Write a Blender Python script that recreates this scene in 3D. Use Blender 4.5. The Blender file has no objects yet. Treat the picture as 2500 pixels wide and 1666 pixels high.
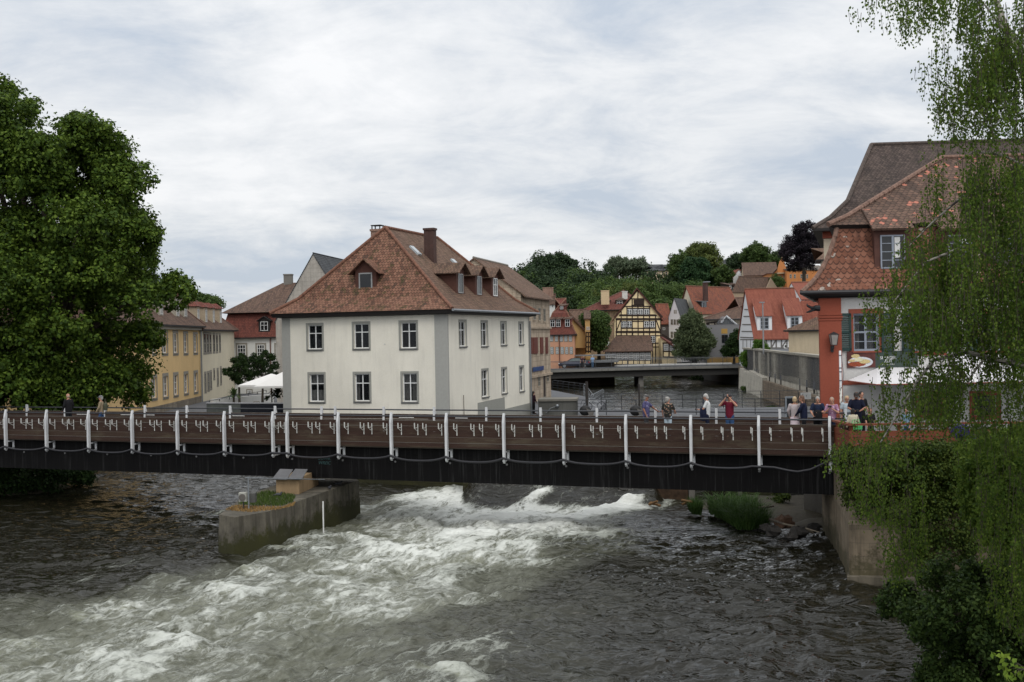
import bpy, bmesh, math, random
import numpy as np
from mathutils import Vector, Matrix
random.seed(7)
RNG = np.random.default_rng(11)
R = math.radians
SC = bpy.context.scene
COL = SC.collection

# ---------------------------------------------------------------- camera
# camera measured from the photograph: eye 4.2 m above the footbridge deck (deck = z 0), looking along +Y
FPX, CX, HY, ROLL, EYE = 2700.0, 1250.0, 822.0, 0.0185, 4.2
cr, sr = math.cos(ROLL), math.sin(ROLL)
cam_d = bpy.data.cameras.new('camera')
cam = bpy.data.objects.new('camera', cam_d)
COL.objects.link(cam)
cam_d.sensor_fit = 'HORIZONTAL'
cam_d.sensor_width = 36.0
cam_d.lens = FPX / 2500.0 * 36.0
cam_d.shift_y = -(833.0 - HY) / 2500.0
cam_d.clip_start = 0.1
cam_d.clip_end = 4000.0
rv, uv_, fv = Vector((cr, 0, -sr)), Vector((sr, 0, cr)), Vector((0, 1, 0))
cam.matrix_world = Matrix(((rv.x, uv_.x, 0, 0), (0, 0, -1, 0), (rv.z, uv_.z, 0, EYE), (0, 0, 0, 1)))
SC.camera = cam

# ---------------------------------------------------------------- world: overcast sky with a thin break of blue
W = bpy.data.worlds.new('World'); SC.world = W; W.use_nodes = True
wt = W.node_tree; wt.nodes.clear()
def wn(t, **k):
    n = wt.nodes.new(t)
    for a, b in k.items(): setattr(n, a, b)
    return n
SUN_EL, SUN_AZ = R(52), R(163)          # azimuth measured from +Y (north) clockwise: behind the camera, a little right
out = wn('ShaderNodeOutputWorld'); bg = wn('ShaderNodeBackground'); bg.inputs[1].default_value = 0.1
sky = wn('ShaderNodeTexSky', sky_type='NISHITA', sun_disc=False, sun_elevation=SUN_EL, sun_rotation=SUN_AZ)
tc = wn('ShaderNodeTexCoord'); sep = wn('ShaderNodeSeparateXYZ')
wt.links.new(tc.outputs['Generated'], sep.inputs[0])
def wm(op, a, b=None, c=None, clamp=False):
    n = wn('ShaderNodeMath', operation=op, use_clamp=clamp)
    for i, v in enumerate((a, b, c)):
        if v is None: continue
        if isinstance(v, (int, float)): n.inputs[i].default_value = v
        else: wt.links.new(v, n.inputs[i])
    return n.outputs[0]
zc = wm('MAXIMUM', sep.outputs[2], 0.0)
den = wm('ADD', zc, 0.24)
cx_ = wm('DIVIDE', sep.outputs[0], den); cy_ = wm('DIVIDE', sep.outputs[1], den)
comb = wn('ShaderNodeCombineXYZ'); wt.links.new(cx_, comb.inputs[0]); wt.links.new(cy_, comb.inputs[1])
def wnoise(scale, detail, rough, dist, off, sx=1.0, sy=1.0):
    mp = wn('ShaderNodeMapping'); mp.inputs['Location'].default_value = off
    mp.inputs['Scale'].default_value = (sx, sy, 1)
    wt.links.new(comb.outputs[0], mp.inputs[0])
    n = wn('ShaderNodeTexNoise'); n.inputs['Scale'].default_value = scale; n.inputs['Detail'].default_value = detail
    n.inputs['Roughness'].default_value = rough; n.inputs['Distortion'].default_value = dist
    wt.links.new(mp.outputs[0], n.inputs['Vector'])
    return n.outputs[0]
n1 = wnoise(1.25, 10, 0.60, 0.35, (3.1, 1.2, 0), 0.85, 1.0)
n2 = wnoise(3.4, 9, 0.64, 0.5, (7.7, 4.2, 0), 0.8, 1.0)
n3 = wnoise(0.35, 4, 0.5, 0.0, (1.7, 9.2, 0))
m1 = wm('ADD', wm('MULTIPLY', n1, 0.58), wm('MULTIPLY', n2, 0.34))
m1 = wm('ADD', wm('MULTIPLY', m1, 1.0), wm('MULTIPLY', wm('SUBTRACT', n3, 0.5), 0.25)); m1 = wm('ADD', m1, wm('MULTIPLY', zc, 0.12)); m1 = wm('ADD', m1, 0.065)
ramp = wn('ShaderNodeValToRGB'); wt.links.new(m1, ramp.inputs[0])
el = ramp.color_ramp.elements
el[0].position = 0.435; el[0].color = (0.55, 0.615, 0.705, 1)
el[1].position = 0.63; el[1].color = (0.95, 0.955, 0.965, 1)
e = el.new(0.495); e.color = (0.68, 0.72, 0.775, 1)
e = el.new(0.555); e.color = (0.82, 0.84, 0.865, 1)
# brightness of the cloud deck rises towards the zenith and towards the hidden sun (overcast sky)
zen = wm('POWER', zc, 0.9)
gain = wm('ADD', 9.5, wm('MULTIPLY', zen, 4.0))
sd = Vector((math.sin(SUN_AZ) * math.cos(SUN_EL), math.cos(SUN_AZ) * math.cos(SUN_EL), math.sin(SUN_EL)))
dot = wn('ShaderNodeVectorMath', operation='DOT_PRODUCT'); wt.links.new(tc.outputs['Generated'], dot.inputs[0]); dot.inputs[1].default_value = sd
glow = wm('POWER', wm('MAXIMUM', dot.outputs['Value'], 0.0), 3.0)
gain = wm('ADD', gain, wm('MULTIPLY', glow, 6.5))
vm = wn('ShaderNodeVectorMath', operation='SCALE'); wt.links.new(ramp.outputs[0], vm.inputs[0]); wt.links.new(gain, vm.inputs['Scale'])
mx = wn('ShaderNodeMixRGB'); mx.inputs[0].default_value = 0.94
wt.links.new(sky.outputs[0], mx.inputs[1]); wt.links.new(vm.outputs[0], mx.inputs[2])
wt.links.new(mx.outputs[0], bg.inputs[0]); wt.links.new(bg.outputs[0], out.inputs[0])

sun_d = bpy.data.lights.new('sun', 'SUN'); sun_d.energy = 0.9; sun_d.angle = R(25); sun_d.color = (1.0, 0.95, 0.88)
sun = bpy.data.objects.new('sun', sun_d); COL.objects.link(sun)
sun.rotation_euler = sd.to_track_quat('Z', 'Y').to_euler(); sun.location = (0, -20, 60)

SC.view_settings.view_transform = 'Standard'; SC.view_settings.look = 'None'
SC.view_settings.exposure = 0.0; SC.view_settings.gamma = 1.0; SC.view_settings.use_curve_mapping = False
SC.cycles.max_bounces = 6; SC.cycles.diffuse_bounces = 3; SC.cycles.glossy_bounces = 3
SC.cycles.transparent_max_bounces = 8; SC.cycles.transmission_bounces = 3
SC.cycles.caustics_reflective = False; SC.cycles.caustics_refractive = False

# ---------------------------------------------------------------- projection helpers (survey of the photograph, 2500 x 1666)
def P(px, py, d):
    a = (px - CX) / FPX * d; b = (HY - py) / FPX * d
    return Vector((cr * a + sr * b, d, -sr * a + cr * b + EYE))
def PZ(px, py, z):
    a = (px - CX) / FPX; b = (HY - py) / FPX
    return P(px, py, (z - EYE) / (-sr * a + cr * b))
def PX(px, d, z=0.0):
    """point at distance d and height z seen in column px"""
    a = (px - CX) / FPX * d
    return Vector(((a + sr * (z - EYE)) / cr, d, z))
def hitv(px, py, o, t):
    """column/row px,py on the vertical plane through plan point o with plan direction t -> (u along t, z)"""
    dr = P(px, py, 1.0) - Vector((0, 0, EYE))
    # (0,0)+s*dr.xy = o+u*t
    det = dr.x * (-t.y) + t.x * dr.y
    s = (o.x * (-t.y) + t.x * o.y) / det
    return (s * dr.x - o.x) * t.x + (s * dr.y - o.y) * t.y, EYE + s * dr.z

# ---------------------------------------------------------------- materials
MATS = {}
class NT:
    def __init__(s, name):
        s.m = bpy.data.materials.new(name); s.m.use_nodes = True; s.t = s.m.node_tree
        s.b = s.t.nodes['Principled BSDF']; s.o = s.t.nodes['Material Output']
    def n(s, ty, ins=None, **k):
        x = s.t.nodes.new(ty)
        for a, b in k.items(): setattr(x, a, b)
        for a, v in (ins or {}).items():
            if hasattr(v, 'is_linked') or hasattr(v, 'links'): s.t.links.new(v, x.inputs[a])
            else: x.inputs[a].default_value = v
        return x
    def l(s, a, b): s.t.links.new(a, b)
    def math(s, op, a, b=None, c=None, clamp=False):
        x = s.t.nodes.new('ShaderNodeMath'); x.operation = op; x.use_clamp = clamp
        for i, v in enumerate((a, b, c)):
            if v is None: continue
            if isinstance(v, (int, float)): x.inputs[i].default_value = v
            else: s.l(v, x.inputs[i])
        return x.outputs[0]
    def uv(s, sc=(1, 1, 1), loc=(0, 0, 0), rot=0):
        t = s.n('ShaderNodeTexCoord'); m = s.n('ShaderNodeMapping', {'Scale': sc, 'Location': loc, 'Rotation': (0, 0, rot)})
        s.l(t.outputs['UV'], m.inputs[0]); return m.outputs[0]
    def pos(s, sc=(1, 1, 1), loc=(0, 0, 0)):
        t = s.n('ShaderNodeNewGeometry'); m = s.n('ShaderNodeMapping', {'Scale': sc, 'Location': loc})
        s.l(t.outputs['Position'], m.inputs[0]); return m.outputs[0]
    def noise(s, vec, scale, detail=4, rough=.55, dist=0.0, col=False):
        x = s.n('ShaderNodeTexNoise', {'Scale': scale, 'Detail': detail, 'Roughness': rough, 'Distortion': dist})
        if vec is not None: s.l(vec, x.inputs['Vector'])
        return x.outputs[1 if col else 0]
    def ramp(s, v, stops, interp='LINEAR'):
        x = s.n('ShaderNodeValToRGB'); s.l(v, x.inputs[0]); c = x.color_ramp; c.interpolation = interp
        c.elements[0].position = stops[0][0]; c.elements[0].color = (*stops[0][1], 1) if len(stops[0][1]) == 3 else stops[0][1]
        c.elements[1].position = stops[-1][0]; c.elements[1].color = (*stops[-1][1], 1)
        for p, q in stops[1:-1]:
            e = c.elements.new(p); e.color = (*q, 1)
        return x.outputs[0]
    def mix(s, f, a, b, mode='MIX'):
        x = s.n('ShaderNodeMixRGB', blend_type=mode)
        for i, v in enumerate((f, a, b)):
            if isinstance(v, (int, float)): x.inputs[i].default_value = v
            elif isinstance(v, tuple): x.inputs[i].default_value = (*v[:3], 1)
            else: s.l(v, x.inputs[i])
        return x.outputs[0]
    def bump(s, h, strength=.4, dist=.02, prev=None):
        x = s.n('ShaderNodeBump', {'Strength': strength, 'Distance': dist}); s.l(h, x.inputs['Height'])
        if prev is not None: s.l(prev, x.inputs['Normal'])
        return x.outputs[0]
    def fin(s, col=None, rough=.85, bump=None, spec=.3, metal=0.0):
        if col is not None:
            if isinstance(col, tuple): s.b.inputs['Base Color'].default_value = (*col, 1)
            else: s.l(col, s.b.inputs['Base Color'])
        if isinstance(rough, (int, float)): s.b.inputs['Roughness'].default_value = rough
        else: s.l(rough, s.b.inputs['Roughness'])
        s.b.inputs['Specular IOR Level'].default_value = spec; s.b.inputs['Metallic'].default_value = metal
        if bump is not None: s.l(bump, s.b.inputs['Normal'])
        return s.m
def sc_(c, k): return tuple(min(1, x * k) for x in c)

def plaster(name, col, dirt=.25, grain=1.0, streak=.3):
    if name in MATS: return MATS[name]
    n = NT(name); p = n.pos((1, 1, 1)); a = n.noise(p, .35, 5, .6); b = n.noise(n.pos((1.6, 1.6, .18)), 1.3, 5, .65)
    c = n.mix(n.ramp(a, [(.35, (0, 0, 0)), (.7, (1, 1, 1))]), sc_(col, 1 - dirt * .55), sc_(col, 1.04))
    st = n.ramp(b, [(.30, (1, 1, 1)), (.52, (0, 0, 0))])
    c = n.mix(n.math('MULTIPLY', st, streak), c, sc_(col, .55))
    fine = n.noise(p, 14 * grain, 5, .7); c = n.mix(.10, c, n.ramp(fine, [(.3, (.0, .0, .0)), (.7, (1, 1, 1))]), 'OVERLAY')
    MATS[name] = n.fin(c, .92, n.bump(fine, .25, .01)); return MATS[name]
def rooftile(name, ca, cb, cc=None, roww=.17, rowh=.15, moss=.0, amount=.5, scallop=True, bumpd=.03, patch=0.0, pcol=(.5, .17, .10)):
    """beaver-tail roof tiles: rows along the slope, each tile its own tone"""
    if name in MATS: return MATS[name]
    n = NT(name); t = n.n('ShaderNodeTexCoord'); s = n.n('ShaderNodeSeparateXYZ'); n.l(t.outputs['UV'], s.inputs[0])
    v = n.math('DIVIDE', s.outputs[1], rowh); u = n.math('DIVIDE', s.outputs[0], roww)
    wob = n.math('MULTIPLY', n.math('SUBTRACT', n.noise(n.uv((1, 1, 1)), 3.0, 3), .5), .35); v = n.math('ADD', v, wob)
    row0 = n.math('FLOOR', v); u2 = n.math('ADD', u, n.math('MULTIPLY', n.math('MODULO', row0, 2.0), .5))
    fu = n.math('SUBTRACT', n.math('FRACT', u2), .5)
    arc = n.math('MULTIPLY', n.math('MULTIPLY', fu, fu), 2.2 if scallop else 0.0)     # rounded lower edge
    vv = n.math('SUBTRACT', v, arc); row = n.math('FLOOR', vv); fv_ = n.math('FRACT', vv)
    u3 = n.math('ADD', u, n.math('MULTIPLY', n.math('MODULO', row, 2.0), .5)); colu = n.math('FLOOR', u3)
    cmb = n.n('ShaderNodeCombineXYZ'); n.l(colu, cmb.inputs[0]); n.l(row, cmb.inputs[1])
    wnz = n.n('ShaderNodeTexWhiteNoise', noise_dimensions='2D'); n.l(cmb.outputs[0], wnz.inputs['Vector'])
    rnd = wnz.outputs['Value']
    big = n.noise(n.uv((1, .5, 1)), .55, 6, .65); f = n.math('ADD', n.math('MULTIPLY', rnd, amount), n.math('MULTIPLY', big, 1.0 - amount * .4))
    cc = cc or sc_(ca, .5)
    c = n.ramp(f, [(.25, cc), (.5, ca), (.85, cb)])
    if patch:
        pn = n.noise(n.uv((.7, 1.2, 1)), .9, 3, .6); pm = n.math('MULTIPLY', n.math('GREATER_THAN', pn, .56), n.math('GREATER_THAN', rnd, 1 - patch)); c = n.mix(pm, c, pcol)
    st = n.noise(n.uv((3.0, .35, 1)), .9, 5, .65); c = n.mix(n.math('MULTIPLY', n.ramp(st, [(.5, (0, 0, 0)), (.68, (1, 1, 1))]), .55), c, sc_(cc, .6))
    if moss:
        mn = n.noise(n.uv((1, 1, 1), (5, 2, 0)), 1.6, 7, .72); c = n.mix(n.math('MULTIPLY', n.ramp(mn, [(.54, (0, 0, 0)), (.60, (1, 1, 1))]), moss), c, (.055, .05, .018))
    gap = n.ramp(fv_, [(.0, (1, 1, 1)), (.14, (1, 1, 1)), (.32, (0, 0, 0))]); c = n.mix(n.math('MULTIPLY', gap, .85), c, sc_(cc, .35))
    h = n.math('ADD', n.math('MULTIPLY', n.math('SUBTRACT', 1.0, fv_), 1.0), n.math('MULTIPLY', rnd, .3))
    MATS[name] = n.fin(c, .9, n.bump(h, .8, bumpd)); return MATS[name]
def stone(name, ca, cb, bw=.9, bh=.4, mortar=None, var=.6, streak=.5, moss=0.0, msize=.02):
    if name in MATS: return MATS[name]
    n = NT(name)
    vec = n.uv(); w = n.noise(vec, 2.0, 3, col=True); vec2 = n.n('ShaderNodeVectorMath', operation='MULTIPLY_ADD'); n.l(w, vec2.inputs[0]); vec2.inputs[1].default_value = (.05, .05, 0); n.l(vec, vec2.inputs[2])
    br = n.n('ShaderNodeTexBrick', {'Scale': 1.0, 'Mortar Size': msize, 'Brick Width': bw, 'Row Height': bh, 'Color1': (*ca, 1), 'Color2': (*cb, 1), 'Mortar': (*(mortar or sc_(ca, .55)), 1), 'Bias': 0.0, 'Mortar Smooth': .3})
    n.l(vec2.outputs[0], br.inputs['Vector'])
    a = n.noise(n.pos(), .9, 6, .65); c = n.mix(n.math('MULTIPLY', n.ramp(a, [(.35, (1, 1, 1)), (.62, (0, 0, 0))]), var), br.outputs[0], sc_(cb, .5))
    st = n.noise(n.pos((2.2, 2.2, .15)), 1.6, 6, .7); c = n.mix(n.math('MULTIPLY', n.ramp(st, [(.48, (0, 0, 0)), (.62, (1, 1, 1))]), streak), c, sc_(ca, .30))
    if moss:
        g = n.n('ShaderNodeNewGeometry'); sp = n.n('ShaderNodeSeparateXYZ'); n.l(g.outputs['Position'], sp.inputs[0])
        k = n.math('ADD', n.math('MULTIPLY', n.math('SUBTRACT', sp.outputs[2], -3.7), -.75), n.math('MULTIPLY', n.noise(n.pos(), 1.7, 8, .78), 2.6)); c = n.mix(n.math('MULTIPLY', n.ramp(k, [(.62, (0, 0, 0)), (.95, (1, 1, 1))]), moss), c, n.mix(n.noise(n.pos(), .8, 3), (.012, .012, .008), (.05, .05, .012)))
    fine = n.noise(n.pos(), 9, 6, .7)
    h = n.math('ADD', n.math('MULTIPLY', br.outputs[1], -1.0), n.math('MULTIPLY', fine, .7))
    MATS[name] = n.fin(c, .93, n.bump(h, .6, .03)); return MATS[name]
def flat(name, col, rough=.6, metal=0.0, spec=.4, var=.18, scale=6.0, bump=.15):
    if name in MATS: return MATS[name]
    n = NT(name); a = n.noise(n.pos(), scale, 5, .6); c = n.mix(n.ramp(a, [(.3, (0, 0, 0)), (.7, (1, 1, 1))]), sc_(col, 1 - var), sc_(col, 1 + var * .5))
    MATS[name] = n.fin(c, rough, n.bump(a, bump, .01), spec, metal); return MATS[name]
def wood(name, ca, cb, pitch=.22, worn=.3):
    if name in MATS: return MATS[name]
    n = NT(name); a = n.noise(n.uv((.6, 9, 1)), 2.2, 6, .65); c = n.mix(a, ca, cb)
    s = n.noise(n.uv((.5, 2.5, 1), (3, 3, 0)), 1.3, 6, .7); c = n.mix(n.math('MULTIPLY', n.ramp(s, [(.5, (0, 0, 0)), (.66, (1, 1, 1))]), worn), c, (.10, .085, .055))
    t = n.noise(n.uv(), 30, 2, .6); c = n.mix(n.math('MULTIPLY', n.ramp(t, [(.66, (0, 0, 0)), (.72, (1, 1, 1))]), .35), c, (.30, .27, .2))
    MATS[name] = n.fin(c, .75, n.bump(a, .35, .01)); return MATS[name]
def leafmat(name, ca, cb, cc=None, sc=.5, trans=.35, rough=.55):
    if name in MATS: return MATS[name]
    n = NT(name); g = n.n('ShaderNodeNewGeometry'); a = n.noise(n.pos(), sc, 4, .6)
    f = n.math('ADD', n.math('MULTIPLY', g.outputs['Random Per Island'], .55), n.math('MULTIPLY', a, .6))
    c = n.ramp(f, [(.25, cc or sc_(ca, .6)), (.5, ca), (.85, cb)])
    m = n.fin(c, max(rough, .6), None, .12)
    tr = n.n('ShaderNodeBsdfTranslucent'); n.l(n.mix(.5, c, sc_(cb, 1.3)), tr.inputs[0]); ms = n.n('ShaderNodeMixShader', {0: trans})
    n.l(n.b.outputs[0], ms.inputs[1]); n.l(tr.outputs[0], ms.inputs[2]); n.l(ms.outputs[0], n.o.inputs[0]); MATS[name] = m; return m
def glass(name='window_glass', tint=(.012, .014, .016), see=0.0):
    if name in MATS: return MATS[name]
    n = NT(name); a = n.noise(n.pos(), .8, 2); c = n.mix(a, sc_(tint, .6), sc_(tint, 1.6)); n.fin(c, .07, n.bump(n.noise(n.pos(), 1.2, 2), .08, .02), .5)
    if see:
        tr = n.n('ShaderNodeBsdfTransparent'); ms = n.n('ShaderNodeMixShader', {0: see}); n.l(n.b.outputs[0], ms.inputs[1]); n.l(tr.outputs[0], ms.inputs[2]); n.l(ms.outputs[0], n.o.inputs[0])
    MATS[name] = n.m; return n.m

# ---------------------------------------------------------------- mesh builder
WM = {}
def tag(o, label=None, cat=None, group=None, kind=None):
    if label: o['label'] = label
    if cat: o['category'] = cat
    if group: o['group'] = group
    if kind: o['kind'] = kind
    return o
def empty(name, loc, label, cat, group=None, rz=0.0):
    o = bpy.data.objects.new(name, None); COL.objects.link(o); o.empty_display_size = .3
    o.location = loc; o.rotation_euler = (0, 0, rz)
    WM[o.name] = Matrix.Translation(loc) @ Matrix.Rotation(rz, 4, 'Z'); return tag(o, label, cat, group)
def wmat(o): return WM.get(o.name, Matrix.Identity(4)) if o is not None else Matrix.Identity(4)
def adopt(o, parent):
    """parent an object whose mesh is already in the parent's frame"""
    o.parent = parent; WM[o.name] = wmat(parent)
class MB:
    def __init__(s): s.v = []; s.f = []; s.mi = []; s.mats = []; s.cur = 0
    def mat(s, m):
        if m not in s.mats: s.mats.append(m)
        s.cur = s.mats.index(m); return s
    def add(s, vs, fs):
        b = len(s.v); s.v += [Vector(v) for v in vs]; s.f += [tuple(b + i for i in f) for f in fs]; s.mi += [s.cur] * len(fs); return s
    def poly(s, pts): return s.add(pts, [tuple(range(len(pts)))])
    def box(s, c, d, M=None):
        x, y, z = d[0] / 2, d[1] / 2, d[2] / 2
        vs = [Vector((c[0] + a * x, c[1] + b * y, c[2] + e * z)) for a in (-1, 1) for b in (-1, 1) for e in (-1, 1)]
        if M is not None: vs = [M @ v for v in vs]
        return s.add(vs, [(0, 1, 3, 2), (4, 6, 7, 5), (0, 4, 5, 1), (2, 3, 7, 6), (0, 2, 6, 4), (1, 5, 7, 3)])
    def bx(s, lo, hi, M=None): return s.box([(a + b) / 2 for a, b in zip(lo, hi)], [abs(b - a) for a, b in zip(lo, hi)], M)
    def slab(s, pts, t, d=None):
        pts = [Vector(p) for p in pts]; n = (pts[1] - pts[0]).cross(pts[2] - pts[0])
        if n.length < 1e-9: n = (pts[2] - pts[1]).cross(pts[3] - pts[1])
        n.normalize()
        if d is None:
            if n.z < 0: n = -n; pts = pts[::-1]
            d = -n * t
        else:
            d = Vector(d)
            if n.dot(d) > 0: pts = pts[::-1]
        k = len(pts); q = [p + d for p in pts]
        return s.add(pts + q, [tuple(range(k)), tuple(range(2 * k - 1, k - 1, -1))] + [(i, k + i, k + (i + 1) % k, (i + 1) % k) for i in range(k)])
    def tube(s, pts, r, n=8, cap=True):
        pts = [Vector(p) for p in pts]; rs = r if isinstance(r, (list, tuple)) else [r] * len(pts); rings = []; b = len(s.v); up = None
        for i, p in enumerate(pts):
            t = (pts[min(i + 1, len(pts) - 1)] - pts[max(i - 1, 0)]).normalized()
            if up is None: up = Vector((0, 0, 1)) if abs(t.z) < .9 else Vector((1, 0, 0))
            a = t.cross(up).normalized(); c = a.cross(t).normalized(); up = c
            for k in range(n):
                w = 2 * math.pi * k / n; s.v.append(p + (a * math.cos(w) + c * math.sin(w)) * rs[i])
        for i in range(len(pts) - 1):
            for k in range(n):
                s.f.append((b + i * n + k, b + i * n + (k + 1) % n, b + (i + 1) * n + (k + 1) % n, b + (i + 1) * n + k)); s.mi.append(s.cur)
        if cap:
            s.f.append(tuple(b + k for k in range(n))[::-1]); s.mi.append(s.cur); e_ = b + (len(pts) - 1) * n; s.f.append(tuple(e_ + k for k in range(n))); s.mi.append(s.cur)
        return s
    def lathe(s, c, prof, n=16):
        c = Vector(c); b = len(s.v)
        for r, z in prof:
            for k in range(n):
                w = 2 * math.pi * k / n; s.v.append(c + Vector((r * math.cos(w), r * math.sin(w), z)))
        for i in range(len(prof) - 1):
            for k in range(n):
                s.f.append((b + i * n + k, b + i * n + (k + 1) % n, b + (i + 1) * n + (k + 1) % n, b + (i + 1) * n + k)); s.mi.append(s.cur)
        return s
    def ball(s, c, r, n=10, m=7, M=None):
        c = Vector(c); r = r if isinstance(r, (tuple, list)) else (r, r, r); b = len(s.v); M = M or Matrix.Identity(3)
        for i in range(m + 1):
            th = math.pi * i / m
            for k in range(n):
                w = 2 * math.pi * k / n; s.v.append(c + M @ Vector((r[0] * math.sin(th) * math.cos(w), r[1] * math.sin(th) * math.sin(w), r[2] * math.cos(th))))
        for i in range(m):
            for k in range(n):
                s.f.append((b + i * n + k, b + (i + 1) * n + k, b + (i + 1) * n + (k + 1) % n, b + i * n + (k + 1) % n)); s.mi.append(s.cur)
        return s
    def build(s, name, mat=None, parent=None, world=True, smooth=False, uv=True, **t):
        me = bpy.data.meshes.new(name); vs = s.v
        if parent is not None and world:
            I = wmat(parent).inverted(); vs = [I @ v for v in vs]
        me.from_pydata([tuple(v) for v in vs], [], s.f)
        for m in (s.mats or [mat]): me.materials.append(m)
        me.polygons.foreach_set('material_index', s.mi)
        if smooth: me.polygons.foreach_set('use_smooth', [True] * len(s.f))
        me.update()
        if uv: auto_uv(me)
        o = bpy.data.objects.new(name, me); COL.objects.link(o)
        if parent is not None: adopt(o, parent)
        return tag(o, **t) if t else o
def auto_uv(me):
    nv, nl, nf = len(me.vertices), len(me.loops), len(me.polygons)
    if nf == 0: return
    co = np.empty(nv * 3); me.vertices.foreach_get('co', co); co = co.reshape(-1, 3)
    nm = np.empty(nf * 3); me.polygons.foreach_get('normal', nm); nm = nm.reshape(-1, 3)
    lt = np.empty(nf, dtype=np.int64); me.polygons.foreach_get('loop_total', lt)
    vi = np.empty(nl, dtype=np.int64); me.loops.foreach_get('vertex_index', vi)
    fi = np.repeat(np.arange(nf), lt); n = nm[fi]; p = co[vi]
    flatm = np.abs(n[:, 2]) > .985
    h = np.hypot(n[:, 0], n[:, 1]) + 1e-9
    ux, uy = -n[:, 1] / h, n[:, 0] / h
    vx, vy, vz = -n[:, 2] * uy, n[:, 2] * ux, n[:, 0] * uy - n[:, 1] * ux
    sg = np.where(vz < 0, -1, 1)
    u = p[:, 0] * ux + p[:, 1] * uy; v = (p[:, 0] * vx + p[:, 1] * vy + p[:, 2] * vz) * sg
    u = np.where(flatm, p[:, 0], u); v = np.where(flatm, p[:, 1], v)
    l = me.uv_layers.new(name='UVMap'); l.data.foreach_set('uv', np.stack([u, v], 1).astype(np.float32).ravel())
def quads_mesh(name, co, nper, mat, parent=None, attrs=None):
    """co: (N*nper,3) array, every nper vertices one face"""
    if parent is not None:
        M = np.array(wmat(parent).inverted()); co = co @ M[:3, :3].T + M[:3, 3]
    me = bpy.data.meshes.new(name); N = len(co) // nper
    me.vertices.add(len(co)); me.vertices.foreach_set('co', co.astype(np.float32).ravel())
    me.loops.add(len(co)); me.loops.foreach_set('vertex_index', np.arange(len(co), dtype=np.int32))
    me.polygons.add(N); me.polygons.foreach_set('loop_start', (np.arange(N) * nper).astype(np.int32))
    me.materials.append(mat); me.update(calc_edges=True)
    o = bpy.data.objects.new(name, me); COL.objects.link(o)
    if parent is not None: adopt(o, parent)
    return o
# ---------------------------------------------------------------- building kit
def V2(p): return Vector((p[0], p[1], 0))
def unit(a, b):
    d = V2(b) - V2(a); return d.normalized()
def fm(p0, p1):
    """frame of a wall seen from outside: x along it to the right, y into the wall, z up"""
    t = unit(p0, p1); return Matrix(((t.x, -t.y, 0, p0[0]), (t.y, t.x, 0, p0[1]), (0, 0, 1, 0), (0, 0, 0, 1)))
def rect_px(M, x0, y0, x1, y1):
    o = Vector((M[0][3], M[1][3], 0)); t = Vector((M[0][0], M[1][0], 0))
    ua, za = hitv(x0, y1, o, t); ub, zb = hitv(x1, y1, o, t); uc, zc_ = hitv(x0, y0, o, t); ud, zd = hitv(x1, y0, o, t)
    u0, u1 = (ua + uc) / 2, (ub + ud) / 2; v0, v1 = (za + zb) / 2, (zc_ + zd) / 2
    return min(u0, u1), max(u0, u1), min(v0, v1), max(v0, v1)
def wall_face(mb, M, W_, z0, z1, holes, rev, rmat=None, top=None):
    us = sorted({0.0, W_} | {h[0] for h in holes} | {h[1] for h in holes}); vs = sorted({z0, z1} | {h[2] for h in holes} | {h[3] for h in holes})
    us = [u for u in us if -1e-6 <= u <= W_ + 1e-6]; vs = [v for v in vs if z0 - 1e-6 <= v <= z1 + 1e-6]
    for i in range(len(us) - 1):
        for j in range(len(vs) - 1):
            a, b, c, d = us[i], us[i + 1], vs[j], vs[j + 1]; mu, mv = (a + b) / 2, (c + d) / 2
            if any(h[0] < mu < h[1] and h[2] < mv < h[3] for h in holes): continue
            mb.add([M @ Vector((a, 0, c)), M @ Vector((b, 0, c)), M @ Vector((b, 0, d)), M @ Vector((a, 0, d))], [(0, 1, 2, 3)])
    if top is not None: mb.add([M @ Vector((0, 0, z1)), M @ Vector((W_, 0, z1)), M @ Vector((top[0], 0, top[1]))], [(0, 1, 2)])
    cur = mb.cur
    if rmat is not None: mb.mat(rmat)
    for (a, b, c, d) in holes:
        q = lambda u, y, v: M @ Vector((u, y, v))
        mb.add([q(a, 0, c), q(a, 0, d), q(a, rev, d), q(a, rev, c)], [(0, 1, 2, 3)]); mb.add([q(b, 0, c), q(b, rev, c), q(b, rev, d), q(b, 0, d)], [(0, 1, 2, 3)])
        mb.add([q(a, 0, c), q(a, rev, c), q(b, rev, c), q(b, 0, c)], [(0, 1, 2, 3)]); mb.add([q(a, 0, d), q(b, 0, d), q(b, rev, d), q(a, rev, d)], [(0, 1, 2, 3)])
    mb.cur = cur
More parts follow.
